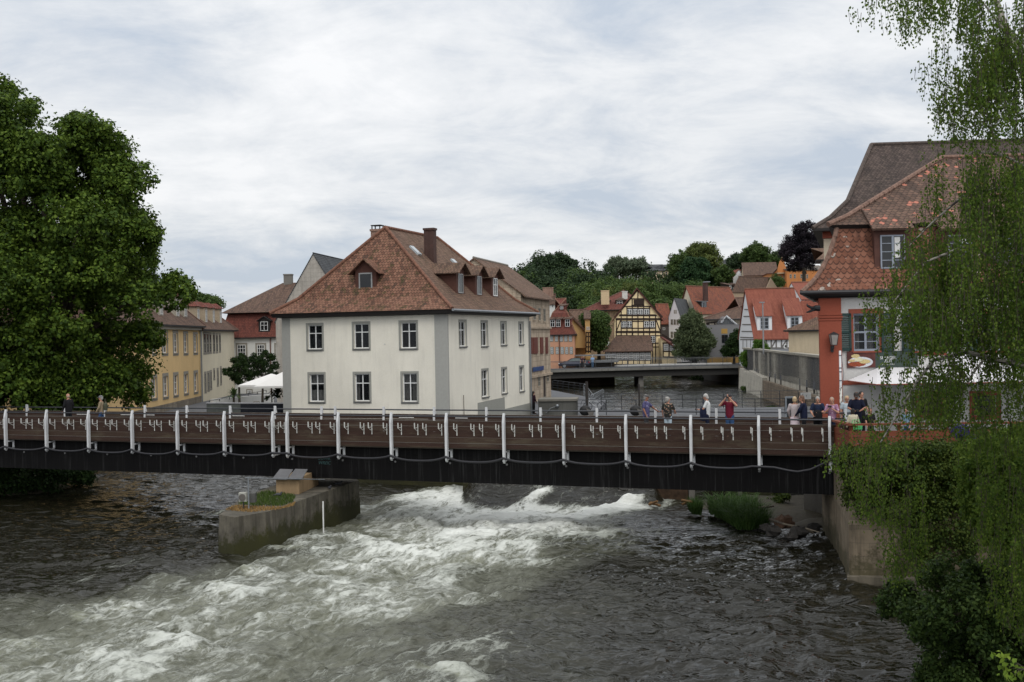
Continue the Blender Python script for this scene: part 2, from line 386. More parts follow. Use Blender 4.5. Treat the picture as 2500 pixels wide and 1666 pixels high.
def window(parent, M, r, nx=2, rows=(.62,), fmat=None, pmat=None, st=.10, fw=.055, bar=.03, sw=0.0, smat=None, sill=0.0, smt=None, curtain=None, name='window', label=None, proud=.03, room=None, bars=1):
    a, b, c, d = r; fmat = fmat or MATS['white_paint']; pmat = pmat or glass()
    y0, y1 = (st, st + .06) if st > 0 else (-.045, -.002)
    mb = MB()
    mb.bx((a, y0, c), (a + fw, y1, d), M); mb.bx((b - fw, y0, c), (b, y1, d), M)
    mb.bx((a + fw, y0, d - fw), (b - fw, y1, d), M); mb.bx((a + fw, y0, c), (b - fw, y1, c + fw), M)
    for i in range(1, nx):
        u = a + (b - a) * i / nx; k = fw * .55 if (nx == 2 or i * 2 == nx) else bar * .5
        mb.bx((u - k, y0 - .004, c + fw), (u + k, y1 - .004, d - fw), M)
    for k_, f in enumerate(rows):
        v = c + (d - c) * f; k = (fw * .5 if k_ == 0 and bars else bar * .5); mb.bx((a + fw, y0 - .008, v - k), (b - fw, y1 - .008, v + k), M)
    w = mb.build(name, fmat, parent, **({'label': label} if label else {}))
    g = MB(); yp = y0 + .035; g.bx((a + .01, yp, c + .01), (b - .01, yp + .008, d - .01), M); g.build('pane', pmat, w)
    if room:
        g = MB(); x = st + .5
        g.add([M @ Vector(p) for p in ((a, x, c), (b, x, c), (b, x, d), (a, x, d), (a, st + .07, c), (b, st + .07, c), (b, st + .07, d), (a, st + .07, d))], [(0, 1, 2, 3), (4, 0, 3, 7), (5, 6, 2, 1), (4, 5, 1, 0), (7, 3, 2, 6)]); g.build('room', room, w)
    if curtain:
        g = MB()
        for (ca, cb, cc, cd) in curtain:
            n_ = 14; vs = []
            for i in range(n_ + 1):
                u = a + (b - a) * (ca + (cb - ca) * i / n_); y = st + .17 + .03 * math.sin(i * 2.4)
                vs += [M @ Vector((u, y, c + (d - c) * cc)), M @ Vector((u, y, c + (d - c) * cd))]
            g.add(vs, [(2 * i, 2 * i + 2, 2 * i + 3, 2 * i + 1) for i in range(n_)])
        g.build('curtain', flat('net_curtain', (.62, .62, .6), .9), w)
    if sw:
        g = MB(); e = -proud
        g.bx((a - sw, e, c - sw), (a - .002, 0.01, d + sw), M); g.bx((b + .002, e, c - sw), (b + sw, 0.01, d + sw), M)
        g.bx((a - .002, e, d + .002), (b + .002, 0.01, d + sw), M); g.bx((a - .002, e, c - sw), (b + .002, 0.01, c - .002), M); g.build('surround', smat, w)
    if sill:
        g = MB(); g.bx((a - .06, -sill, c - .07), (b + .06, st if st > 0 else .0, c - .004), M); g.build('sill', smt or smat or fmat, w)
    return w
def corners(p0, p1, L, back=None):
    A, B = V2(p0), V2(p1); v = back.normalized() if back is not None else Vector((-unit(A, B).y, unit(A, B).x, 0))
    return A, B, B + v * L, A + v * L, v
def Z(p, z): return Vector((p[0], p[1], z))
def ring_roof(parent, A, B, C, D, rings, ax='x', inset=(2, 2), zr=10, mat=None, capm=None, soffit=None, cap=.11, name='roof', fasc=.14):
    t = unit(A, B); v = unit(A, D)
    def ring(o, z):
        ox, oy = o if isinstance(o, tuple) else (o, o)
        return [Z(A - t * ox - v * oy, z), Z(B + t * ox - v * oy, z), Z(C + t * ox + v * oy, z), Z(D - t * ox + v * oy, z)]
    if ax == 'x': R0, R1 = Z((A + D) / 2 + t * inset[0], zr), Z((B + C) / 2 - t * inset[1], zr)
    else: R0, R1 = Z((A + B) / 2 + v * inset[0], zr), Z((C + D) / 2 - v * inset[1], zr)
    mb = MB(); rs = [ring(*r) for r in rings]
    for a, b in zip(rs[:-1], rs[1:]):
        for i in range(4): mb.poly([a[i], a[(i + 1) % 4], b[(i + 1) % 4], b[i]])
    k = rs[-1]
    if ax == 'x': mb.poly([k[0], k[1], R1, R0]); mb.poly([k[1], k[2], R1]); mb.poly([k[2], k[3], R0, R1]); mb.poly([k[3], k[0], R0])
    else: mb.poly([k[0], k[1], R0]); mb.poly([k[1], k[2], R1, R0]); mb.poly([k[2], k[3], R1]); mb.poly([k[3], k[0], R0, R1])
    rf = mb.build(name, mat, parent)
    e = rs[0]; mb = MB(); lo = [p - Vector((0, 0, fasc)) for p in e]; ins = ring(-.02, rings[0][1] - fasc - .02)
    for i in range(4):
        j = (i + 1) % 4; mb.poly([lo[i], lo[j], e[j] - Vector((0, 0, .004)), e[i] - Vector((0, 0, .004))]); mb.poly([ins[i], ins[j], lo[j], lo[i]])
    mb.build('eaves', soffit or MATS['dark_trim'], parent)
    if capm:
        mb = MB()
        segs = [[r[i] for r in rs] + [R0 if (ax == 'x' and i in (0, 3)) or (ax == 'y' and i in (0, 1)) else R1] for i in range(4)]
        for sg in segs:
            mb.tube([p + Vector((0, 0, .02)) for p in sg], cap, 7)
        mb.tube([R0 + Vector((0, 0, .03)), R1 + Vector((0, 0, .03))], cap, 7)
        mb.build('ridge_tiles', capm, parent)
    return rf, R0, R1
def gable_roof(parent, A, B, C, D, ze, zr, ax, mat, over=.35, verge=.25, capm=None, t=.13, name='roof', cap=.09, flare=0.0):
    """A front-left, B front-right, C back-right, D back-left; ax x: ridge parallel to AB"""
    u = unit(A, B); v = unit(A, D)
    if ax == 'x': R0, R1 = (A + D) / 2 - u * verge, (B + C) / 2 + u * verge; half = (D - A).length / 2
    else: R0, R1 = (A + B) / 2 - v * verge, (C + D) / 2 + v * verge; half = (B - A).length / 2
    sl = (zr - ze) / half; zl = ze - over * sl * (1 - flare); mb = MB()
    if ax == 'x': fr = [Z(A - u * verge - v * over, zl), Z(B + u * verge - v * over, zl)]; bk = [Z(D - u * verge + v * over, zl), Z(C + u * verge + v * over, zl)]
    else: fr = [Z(A - v * verge - u * over, zl), Z(D + v * verge - u * over, zl)]; bk = [Z(B - v * verge + u * over, zl), Z(C + v * verge + u * over, zl)]
    R0, R1 = Z(R0, zr), Z(R1, zr); up = Vector((0, 0, t))
    mb.slab([fr[0] + up, fr[1] + up, R1 + up, R0 + up], t, d=(0, 0, -t)); mb.slab([bk[0] + up, bk[1] + up, R1 + up * 1.02, R0 + up * 1.02], t, d=(0, 0, -t))
    rf = mb.build(name, mat, parent)
    if capm:
        m2 = MB(); m2.tube([R0 + up * 1.2, R1 + up * 1.2], cap, 7); m2.build('ridge_tiles', capm, parent)
    return rf, R0, R1
def house(name, label, cat, p0, p1, L, z0, ze, zr, roof='x', wall=None, roofm=None, over=.35, verge=.2, wins=(), ws=None, back=None, hip=(2, 2), rings=None, capm=None, group=None, holes=False, reveal=.15, soffit=None, zl=None, cap=.1):
    A, B, C, D, v = corners(p0, p1, L, back); e = empty(name, Z((A + B + C + D) / 4, z0), label, cat, group)
    F = {'f': fm(A, B), 'r': fm(B, C), 'l': fm(D, A), 'b': fm(C, D)}; Ln = {'f': (B - A).length, 'r': (C - B).length, 'l': (A - D).length, 'b': (D - C).length}
    rc = {'f': [], 'r': [], 'l': [], 'b': []}; items = []
    for w in wins:
        r = rect_px(F[w[0]], *w[1:5]); st_ = dict(ws or {}); st_.update(w[5] if len(w) > 5 else {}); items.append((w[0], r, st_))
        if holes: rc[w[0]].append(r)
    mb = MB(); zt = rings[0][1] if rings else ze
    for k in 'frlb':
        top = None
        if roof == 'x' and k in 'rl': top = (Ln[k] / 2, zr)
        if roof == 'y' and k in 'fb': top = (Ln[k] / 2, zr)
        wall_face(mb, F[k], Ln[k], z0, ze, rc[k], reveal, None, top)
    mb.build('wall', wall, e)
    rf = None
    if roof in ('x', 'y'): rf, R0, R1 = gable_roof(e, A, B, C, D, ze, zr, roof, roofm, over, verge, capm, cap=cap)
    elif roof == 'hip': rf, R0, R1 = ring_roof(e, A, B, C, D, rings or [(over, ze)], 'x', hip, zr, roofm, capm, soffit, cap=cap)
    elif roof == 'hipy': rf, R0, R1 = ring_roof(e, A, B, C, D, rings or [(over, ze)], 'y', hip, zr, roofm, capm, soffit, cap=cap)
    for k, r, st_ in items: window(e, F[k], r, **({'st': (reveal - .05) if holes else 0.0} | st_))
    e_ = {'e': e, 'F': F, 'A': A, 'B': B, 'C': C, 'D': D, 'v': v, 'roof': rf}
    return e_
def chimney(parent, p, w, d, z0, z1, mat, capm=None, rz=0, pots=0, name='chimney', cowl=False):
    M = Matrix.Translation((p[0], p[1], 0)) @ Matrix.Rotation(rz, 4, 'Z'); mb = MB(); mb.mat(mat)
    mb.bx((-w / 2, -d / 2, z0), (w / 2, d / 2, z1 - .14), M); mb.bx((-w / 2 - .05, -d / 2 - .05, z1 - .14), (w / 2 + .05, d / 2 + .05, z1), M)
    mb.mat(capm or MATS['dark_trim'])
    if cowl:
        for a in (-1, 1):
            for b in (-1, 1): mb.bx((a * w * .4 - .03, b * d * .4 - .03, z1), (a * w * .4 + .03, b * d * .4 + .03, z1 + .22), M)
        mb.bx((-w / 2, -d / 2, z1 + .22), (w / 2, d / 2, z1 + .27), M)
    for i in range(pots): mb.lathe(M @ Vector(((i + .5) / pots * w - w / 2, 0, z1)), [(.1, 0), (.11, .2), (.08, .25), (0, .25)], 8)
    return mb.build(name, None, parent)
def dormer(parent, M, u, yf, z0, w, h, rise, back, wallm, roofm, kind='gable', win=None, over=.18, cheek=None, label=None, wst=None):
    """M: wall frame (x right, y inwards); front face at depth yf"""
    q = lambda a, b, c: M @ Vector((u + a, yf + b, z0 + c)); mb = MB(); mb.mat(wallm); hw = w / 2
    mb.poly([q(-hw, 0, 0), q(hw, 0, 0), q(hw, 0, h), q(-hw, 0, h)]); mb.mat(cheek or wallm)
    mb.poly([q(-hw, 0, 0), q(-hw, 0, h), q(-hw, back, h)]); mb.poly([q(hw, 0, 0), q(hw, back, h), q(hw, 0, h)])
    if kind == 'gable':
        mb.mat(wallm); mb.poly([q(-hw, 0, h), q(hw, 0, h), q(0, 0, h + rise)]); mb.mat(roofm); s = rise / hw; o = over; bk = back * 1.5
        for g in (-1, 1):
            mb.slab([q(0, -o, h + rise + .05), q(0, bk, h + rise + .05), q(g * (hw + o), bk, h - o * s + .05), q(g * (hw + o), -o, h - o * s + .05)], .07, d=(0, 0, -.07))
    elif kind == 'shed':
        mb.mat(roofm); mb.slab([q(-hw - over, -over, h + .04), q(hw + over, -over, h + .04), q(hw + over, back, h + rise + .04), q(-hw - over, back, h + rise + .04)], .09, d=(0, 0, -.09))
        mb.mat(cheek or wallm); mb.poly([q(-hw, 0, h), q(-hw, back, h + rise), q(-hw, back, h)]); mb.poly([q(hw, 0, h), q(hw, back, h), q(hw, back, h + rise)])
    elif kind == 'hip':
        mb.mat(roofm); o = over; e = [q(-hw - o, -o, h), q(hw + o, -o, h), q(hw + o, back, h), q(-hw - o, back, h)]; r0, r1 = q(0, hw * .8, h + rise), q(0, back * 1.4, h + rise)
        mb.poly([e[0], e[1], r0]); mb.poly([e[1], e[2], r1, r0]); mb.poly([e[3], e[0], r0, r1]); mb.mat(MATS['dark_trim']); mb.poly([e[0], e[3], e[2], e[1]])
    dm = mb.build('dormer', None, parent, **({'label': label} if label else {}))
    ww, wh = (win or (w * .62, h * .72)); Mw = M @ Matrix.Translation((u, yf, 0)); zc0 = z0 + (h - wh) * .55
    g = MB(); k = dict(nx=2, rows=(.6,), fmat=MATS['white_paint'], pmat=glass()); k.update(wst or {}); a, b, c, d = -ww / 2, ww / 2, zc0, zc0 + wh; fw = k.get('fw', .05)
    g.mat(k['fmat'])
    for lo, hi in (((a, -.05, c), (a + fw, -.002, d)), ((b - fw, -.05, c), (b, -.002, d)), ((a + fw, -.05, c), (b - fw, -.002, c + fw)), ((a + fw, -.05, d - fw), (b - fw, -.002, d))): g.bx(lo, hi, Mw)
    for i in range(1, k['nx']):
        x = a + (b - a) * i / k['nx']; g.bx((x - fw * .4, -.055, c + fw), (x + fw * .4, -.005, d - fw), Mw)
    for f in k['rows']: z = c + (d - c) * f; g.bx((a + fw, -.06, z - .02), (b - fw, -.008, z + .02), Mw)
    g.mat(k['pmat']); g.bx((a + .01, -.02, c + .01), (b - .01, -.012, d - .01), Mw); g.build('window', None, dm)
    return dm
def beams(parent, M, lines, w, mat, y=-.04, name='timber_frame', world_px=True):
    """half-timber beams drawn along px lines on a wall"""
    o = Vector((M[0][3], M[1][3], 0)); t = Vector((M[0][0], M[1][0], 0)); mb = MB()
    for k, (x0, y0, x1, y1, *ww) in enumerate(lines):
        a = hitv(x0, y0, o, t); b = hitv(x1, y1, o, t); bw = ww[0] if ww else w; dx, dz = b[0] - a[0], b[1] - a[1]; l = math.hypot(dx, dz)
        if l < 1e-6: continue
        nx_, nz = -dz / l * bw / 2, dx / l * bw / 2; yy = y - (k % 7) * .0025
        pts = [(a[0] + nx_, a[1] + nz), (b[0] + nx_, b[1] + nz), (b[0] - nx_, b[1] - nz), (a[0] - nx_, a[1] - nz)]
        vs = [M @ Vector((p[0], yy, p[1])) for p in pts] + [M @ Vector((p[0], 0.01, p[1])) for p in pts]
        mb.add(vs, [(3, 2, 1, 0), (4, 5, 6, 7), (0, 1, 5, 4), (1, 2, 6, 5), (2, 3, 7, 6), (3, 0, 4, 7)])
    return mb.build(name, mat, parent)

# base materials
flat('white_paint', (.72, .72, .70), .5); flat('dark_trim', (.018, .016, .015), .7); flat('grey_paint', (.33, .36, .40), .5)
flat('dark_metal', (.03, .032, .036), .45, .3); flat('zinc', (.25, .27, .29), .45, .5); flat('off_white', (.55, .55, .52), .6)
M_grey = plaster('grey_render', (.30, .30, .27), .12, 1, .08); M_sill = flat('sill_grey', (.17, .17, .165), .6)
T_main = rooftile('old_red_tiles', (.150, .070, .046), (.225, .115, .076), (.070, .045, .032), .2, .20, .75, .8)
T_side = rooftile('weathered_brown_tiles', (.128, .076, .052), (.185, .115, .080), (.06, .042, .033), .2, .20, .35, .4)
T_brown = rooftile('dark_brown_tiles', (.100, .060, .045), (.150, .092, .066), (.05, .035, .028), .2, .2, .2, .5)
T_orange = rooftile('new_orange_tiles', (.235, .075, .05), (.275, .095, .06), (.19, .06, .04), .2, .22, 0, .3)
T_rust = rooftile('rusty_red_tiles', (.16, .055, .036), (.25, .08, .042), (.085, .042, .034), .2, .2, .3, .5)
T_redman = rooftile('mansard_red_tiles', (.145, .046, .034), (.185, .062, .045), (.085, .036, .03), .19, .18, 0, .4)
T_slate = rooftile('grey_slates', (.06, .065, .07), (.09, .095, .10), (.04, .042, .046), .3, .2, 0, .3, False, .015)
C_red = flat('ridge_red', (.18, .085, .055), .9, var=.4); C_brown = flat('ridge_brown', (.13, .075, .058), .9, var=.3)
M_beam = flat('dark_oak', (.028, .016, .011), .8); M_brick = stone('chimney_brick', (.10, .05, .042), (.075, .04, .035), .24, .08, (.10, .08, .07), .4, .4, 0, .01)
M_brick2 = stone('light_brick', (.36, .22, .16), (.30, .18, .14), .24, .08, (.25, .2, .17), .3, .4, 0, .01)
# ================================================================ large structure
Zw, Zu, ZT = -3.7, -2.95, -1.55            # downstream water, upstream water, quay level
def struct(o): o['kind'] = 'structure'; return o

# ---- footbridge frame: s along it (from the left end of the picture to the right), y away from the camera
BL = Vector((-24.8, 54.0, 0)); bd = Vector((.9337, -.3580, 0)); bn = Vector((.3580, .9337, 0))
BM = Matrix(((bd.x, bn.x, 0, BL.x), (bd.y, bn.y, 0, BL.y), (0, 0, 1, 0), (0, 0, 0, 1)))
def B_(s, y, z): return BM @ Vector((s, y, z))

# ---- terrain beyond
def hgt(X, Y):
    h = np.full_like(X, -.45)
    k = np.clip((Y - 205) / 130, 0, 1); k = k * k * (3 - 2 * k)
    side = np.clip((X + 25) / 60, 0, 1)
    h = h + k * (4 + 7 * side) + np.clip((Y - 330) / 300, 0, 1) * 3
    k2 = np.clip((Y - 150) / 60, 0, 1) * np.clip((X - 18) / 20, 0, 1); h = h + k2 * 3
    return h
def terrain():
    xs = np.linspace(-420, 520, 95); ys = np.concatenate([np.linspace(186, 420, 40), np.linspace(450, 1500, 12)])
    X, Y = np.meshgrid(xs, ys); Hh = hgt(X, Y) + np.sin(X * .05) * np.cos(Y * .043) * .6 * np.clip((Y - 230) / 60, 0, 1)
    vs = [(a, b, c) for a, b, c in zip(X.ravel(), Y.ravel(), Hh.ravel())]; nx_ = len(xs); mb = MB(); 
    mb.add(vs, [(j * nx_ + i, j * nx_ + i + 1, (j + 1) * nx_ + i + 1, (j + 1) * nx_ + i) for j in range(len(ys) - 1) for i in range(nx_ - 1)])
    n = NT('meadow'); c = n.mix(n.noise(n.pos(), .08, 6, .6), (.035, .06, .015), (.09, .10, .04)); m = n.fin(c, .95)
    struct(mb.build('hill', m, None, smooth=True))
terrain()
M_pave = plaster('grey_paving', (.115, .12, .13), .25, 2, .15); M_conc = plaster('old_concrete', (.20, .19, .17), .4, 1.5, .7)
M_asph = plaster('asphalt', (.075, .075, .078), .2, 3, .1)
def slab_px(name, pts, z0, z1, mat, st=True, **t):
    mb = MB(); mb.slab([Z(p, z1) for p in pts], z1 - z0, d=(0, 0, z0 - z1)); o = mb.build(name, mat, None, **t)
    return struct(o) if st else o
# upstream and downstream water (far sheet), the river bed of the picture's left arm included
def water_mat(name, foam):
    n = NT(name); g = n.n('ShaderNodeNewGeometry'); pos = g.outputs['Position']
    mp0 = n.n('ShaderNodeMapping', {'Rotation': (0, 0, R(35))}); n.l(pos, mp0.inputs[0]); mp = n.n('ShaderNodeMapping', {'Scale': (1.15, .42, 1)}); n.l(mp0.outputs[0], mp.inputs[0]); p = mp.outputs[0]
    rp = n.noise(p, 1.5, 5, .62, .4); rp2 = n.noise(p, 5.5, 4, .6, .3)
    deep = n.mix(n.noise(n.pos(), .12, 3), (.006, .006, .0035), (.015, .014, .008))
    if not foam:
        n.fin(deep, .06, n.bump(rp2, .6, .05, n.bump(n.noise(n.pos((.30, 1, 1)), 1.2, 4, .6), .8, .22)), .5); n.b.inputs['IOR'].default_value = 1.33; return n.m
    at = n.n('ShaderNodeAttribute', attribute_name='foam'); fo = at.outputs['Fac']; ax = n.n('ShaderNodeAttribute', attribute_name='aer'); ae = ax.outputs['Fac']
    ad = n.n('ShaderNodeAttribute', attribute_name='crest'); cr_ = ad.outputs['Fac']
    # lacy foam: ridged noise, warped, stretched along the stream
    wv = n.noise(p, .55, 4, .6, 0, True); w2 = n.n('ShaderNodeVectorMath', operation='MULTIPLY_ADD'); n.l(wv, w2.inputs[0]); w2.inputs[1].default_value = (1.2, 1.2, 0); n.l(p, w2.inputs[2]); q = w2.outputs[0]
    def ridge(sc, det):
        a = n.noise(q, sc, det, .62); return n.math('SUBTRACT', 1.0, n.math('MULTIPLY', n.math('ABSOLUTE', n.math('SUBTRACT', a, .5)), 9.0), clamp=True)
    r1, r2, r3 = ridge(.75, 7), ridge(2.2, 7), ridge(5.5, 6)
    lace = n.math('MAXIMUM', n.math('MULTIPLY', r1, .95), n.math('MAXIMUM', n.math('MULTIPLY', r2, .8), n.math('MULTIPLY', r3, .75)))
    blot = n.noise(q, .65, 9, .72); bl2 = n.noise(q, 3.8, 8, .75)
    s1 = n.math('ADD', n.math('MULTIPLY', lace, .60), n.math('ADD', n.math('MULTIPLY', blot, .55), n.math('MULTIPLY', bl2, .55)))
    s1 = n.math('ADD', s1, n.math('MULTIPLY', cr_, .22)); thr = n.math('SUBTRACT', 1.345, n.math('MULTIPLY', fo, .66))
    fm_ = n.math('MULTIPLY', n.math('SUBTRACT', s1, thr), 3.4, clamp=True)
    veil = n.math('MULTIPLY', n.math('MULTIPLY', ae, ae), n.math('MULTIPLY', n.math('SUBTRACT', bl2, .36), 1.3, clamp=True)); fm_ = n.math('MAXIMUM', n.math('MULTIPLY', fm_, .92), veil)
    aer = n.mix(n.ramp(bl2, [(.3, (0, 0, 0)), (.7, (1, 1, 1))]), (.095, .10, .064), (.215, .222, .155)); body = n.mix(n.math('MULTIPLY', ae, ae), deep, aer)
    white = n.mix(n.math('ADD', n.math('MULTIPLY', n.math('SUBTRACT', bl2, .5), 1.2), n.math('MULTIPLY', n.math('SUBTRACT', fo, .55), 1.7), clamp=True), (.38, .40, .355), (.80, .82, .78)); col = n.mix(fm_, body, white)
    rough = n.math('ADD', .05, n.math('MULTIPLY', n.math('MAXIMUM', fm_, n.math('MULTIPLY', ae, .55)), .6))
    rp3 = n.noise(n.pos((.50, 1.35, 1)), 1.9, 3, .5, .9); b1 = n.bump(rp3, .9, .20); rp4 = n.noise(n.pos((.6, 1.3, 1)), 6.5, 3, .5, .6); b2 = n.bump(rp4, .8, .022, b1); b3 = n.bump(n.math('MULTIPLY', fm_, n.math('ADD', .5, bl2)), .6, .06, b2)
    n.fin(col, rough, b3, .5); n.b.inputs['IOR'].default_value = 1.33; return n.m
M_wat, M_rap = water_mat('calm_water', False), water_mat('rapid_water', True)


# value noise on the CPU for the water's real waves
def vnoise(x, y, seed):
    r = np.random.default_rng(seed).random((257, 257)); xi = np.floor(x).astype(int); yi = np.floor(y).astype(int); fx = x - xi; fy = y - yi
    fx = fx * fx * fx * (fx * (fx * 6 - 15) + 10); fy = fy * fy * fy * (fy * (fy * 6 - 15) + 10); xi %= 256; yi %= 256
    a, b, c, d = r[xi, yi], r[xi + 1, yi], r[xi, yi + 1], r[xi + 1, yi + 1]; return (a + (b - a) * fx) * (1 - fy) + (c + (d - c) * fx) * fy
def fbm(x, y, seed, o=4, g=.5):
    s = 0; a = 1; t = 0
    for i in range(o): s = s + a * vnoise(x * 2 ** i + 31.7 * i, y * 2 ** i + 17.3 * i, seed + i); t += a; a *= g
    return s / t
def upstream():
    xs = np.arange(-6, 34, .22); ys = np.concatenate([np.arange(80, 130, .30), np.arange(130, 197.5, .5)]); X, Y = np.meshgrid(xs, ys); Hh = Zu + (fbm(X * .7, Y * 1.1, 301, 4, .6) - .5) * .15 + (fbm(X * .25 + 9, Y * .3, 311, 2) - .5) * .07
    n_ = len(xs); idx = np.arange(X.size).reshape(X.shape); q = np.stack([idx[:-1, :-1], idx[:-1, 1:], idx[1:, 1:], idx[1:, :-1]], -1).reshape(-1, 4); me = bpy.data.meshes.new('water')
    me.vertices.add(X.size); me.vertices.foreach_set('co', np.stack([X, Y, Hh], -1).astype(np.float32).ravel()); me.loops.add(q.size); me.loops.foreach_set('vertex_index', q.astype(np.int32).ravel()); me.polygons.add(len(q)); me.polygons.foreach_set('loop_start', (np.arange(len(q)) * 4).astype(np.int32)); me.polygons.foreach_set('use_smooth', np.ones(len(q), bool)); me.materials.append(M_wat); me.update(calc_edges=True)
    o = bpy.data.objects.new('water', me); COL.objects.link(o); struct(o)
upstream()
# how broken the water is, read off at points of the surface: px, py, foam, aeration, wave height
WATER_PTS = [(900, 1240, .75, .8, .5), (1000, 1215, .95, .9, .6), (1100, 1215, 1.05, 1, .35), (1200, 1232, 1.1, 1, .3), (1300, 1245, 1.1, 1, .3), (1400, 1250, 1.05, 1, .3), (1500, 1245, .95, .9, .3), (1550, 1235, .8, .7, .4),
 (1600, 1260, .1, .1, .2), (1560, 1290, .3, .25, .3), (1450, 1290, .75, .8, .5), (1350, 1290, .95, 1, .7), (1200, 1290, .98, 1, .8), (1050, 1290, .88, 1, .8), (930, 1290, .8, .9, .6), (850, 1300, .6, .7, .5), (760, 1330, .7, .7, .6), (680, 1345, .45, .4, .4),
 (1250, 1350, .8, .85, .6), (1400, 1345, .32, .45, .4), (1100, 1360, .85, .95, .7), (950, 1370, .82, .9, .8), (800, 1390, .75, .85, .8), (650, 1400, .7, .7, .8), (520, 1400, .55, .55, .6), (420, 1420, .62, .6, .6), (330, 1400, .12, .12, .3),
 (200, 1430, .15, .15, .3), (120, 1500, .62, .6, .6), (20, 1500, .45, .5, .5), (0, 1560, .74, .8, .7), (150, 1600, .76, .8, .8), (60, 1650, .82, .8, .8), (300, 1480, .8, .75, .8), (300, 1560, .82, .75, .8), (500, 1500, .85, .8, .8), (450, 1600, .84, .75, .8),
 (650, 1500, .82, .8, .8), (800, 1480, .84, .85, .8), (950, 1470, .85, .85, .7), (1100, 1440, .8, .75, .6), (1200, 1420, .5, .6, .5), (700, 1600, .74, .7, .7), (900, 1570, .66, .65, .6), (1050, 1540, .4, .5, .5), (1100, 1620, .62, .5, .6), (900, 1660, .6, .6, .6), (1200, 1500, .28, .4, .5),
 (1400, 1450, .15, .25, .4), (1350, 1560, .35, .3, .5), (1500, 1560, .25, .15, .4), (1300, 1640, .35, .3, .5), (1550, 1400, .08, .1, .4), (1700, 1320, 0, 0, .3), (1750, 1450, .0, 0, .4), (1900, 1400, 0, 0, .35), (1650, 1600, .1, .05, .5), (1850, 1600, 0, 0, .5), (2000, 1500, 0, 0, .35), (2150, 1600, 0, 0, .35),
 (1900, 1330, 0, 0, .2), (100, 1350, .05, 0, .2), (300, 1320, .05, 0, .2), (480, 1310, .12, 0, .2), (450, 1220, .1, 0, .12), (250, 1200, .05, 0, .1), (0, 1250, 0, 0, .08), (580, 1200, .05, 0, .12), (500, 1160, .05, 0, .1), (100, 1420, .05, 0, .3), (0, 1400, .02, 0, .2), (900, 1212, .15, .2, .25), (950, 1200, .0, .1, .2), (1700, 1250, .0, 0, .1), (1800, 1240, 0, 0, .05), (480, 1365, .1, .1, .3)]
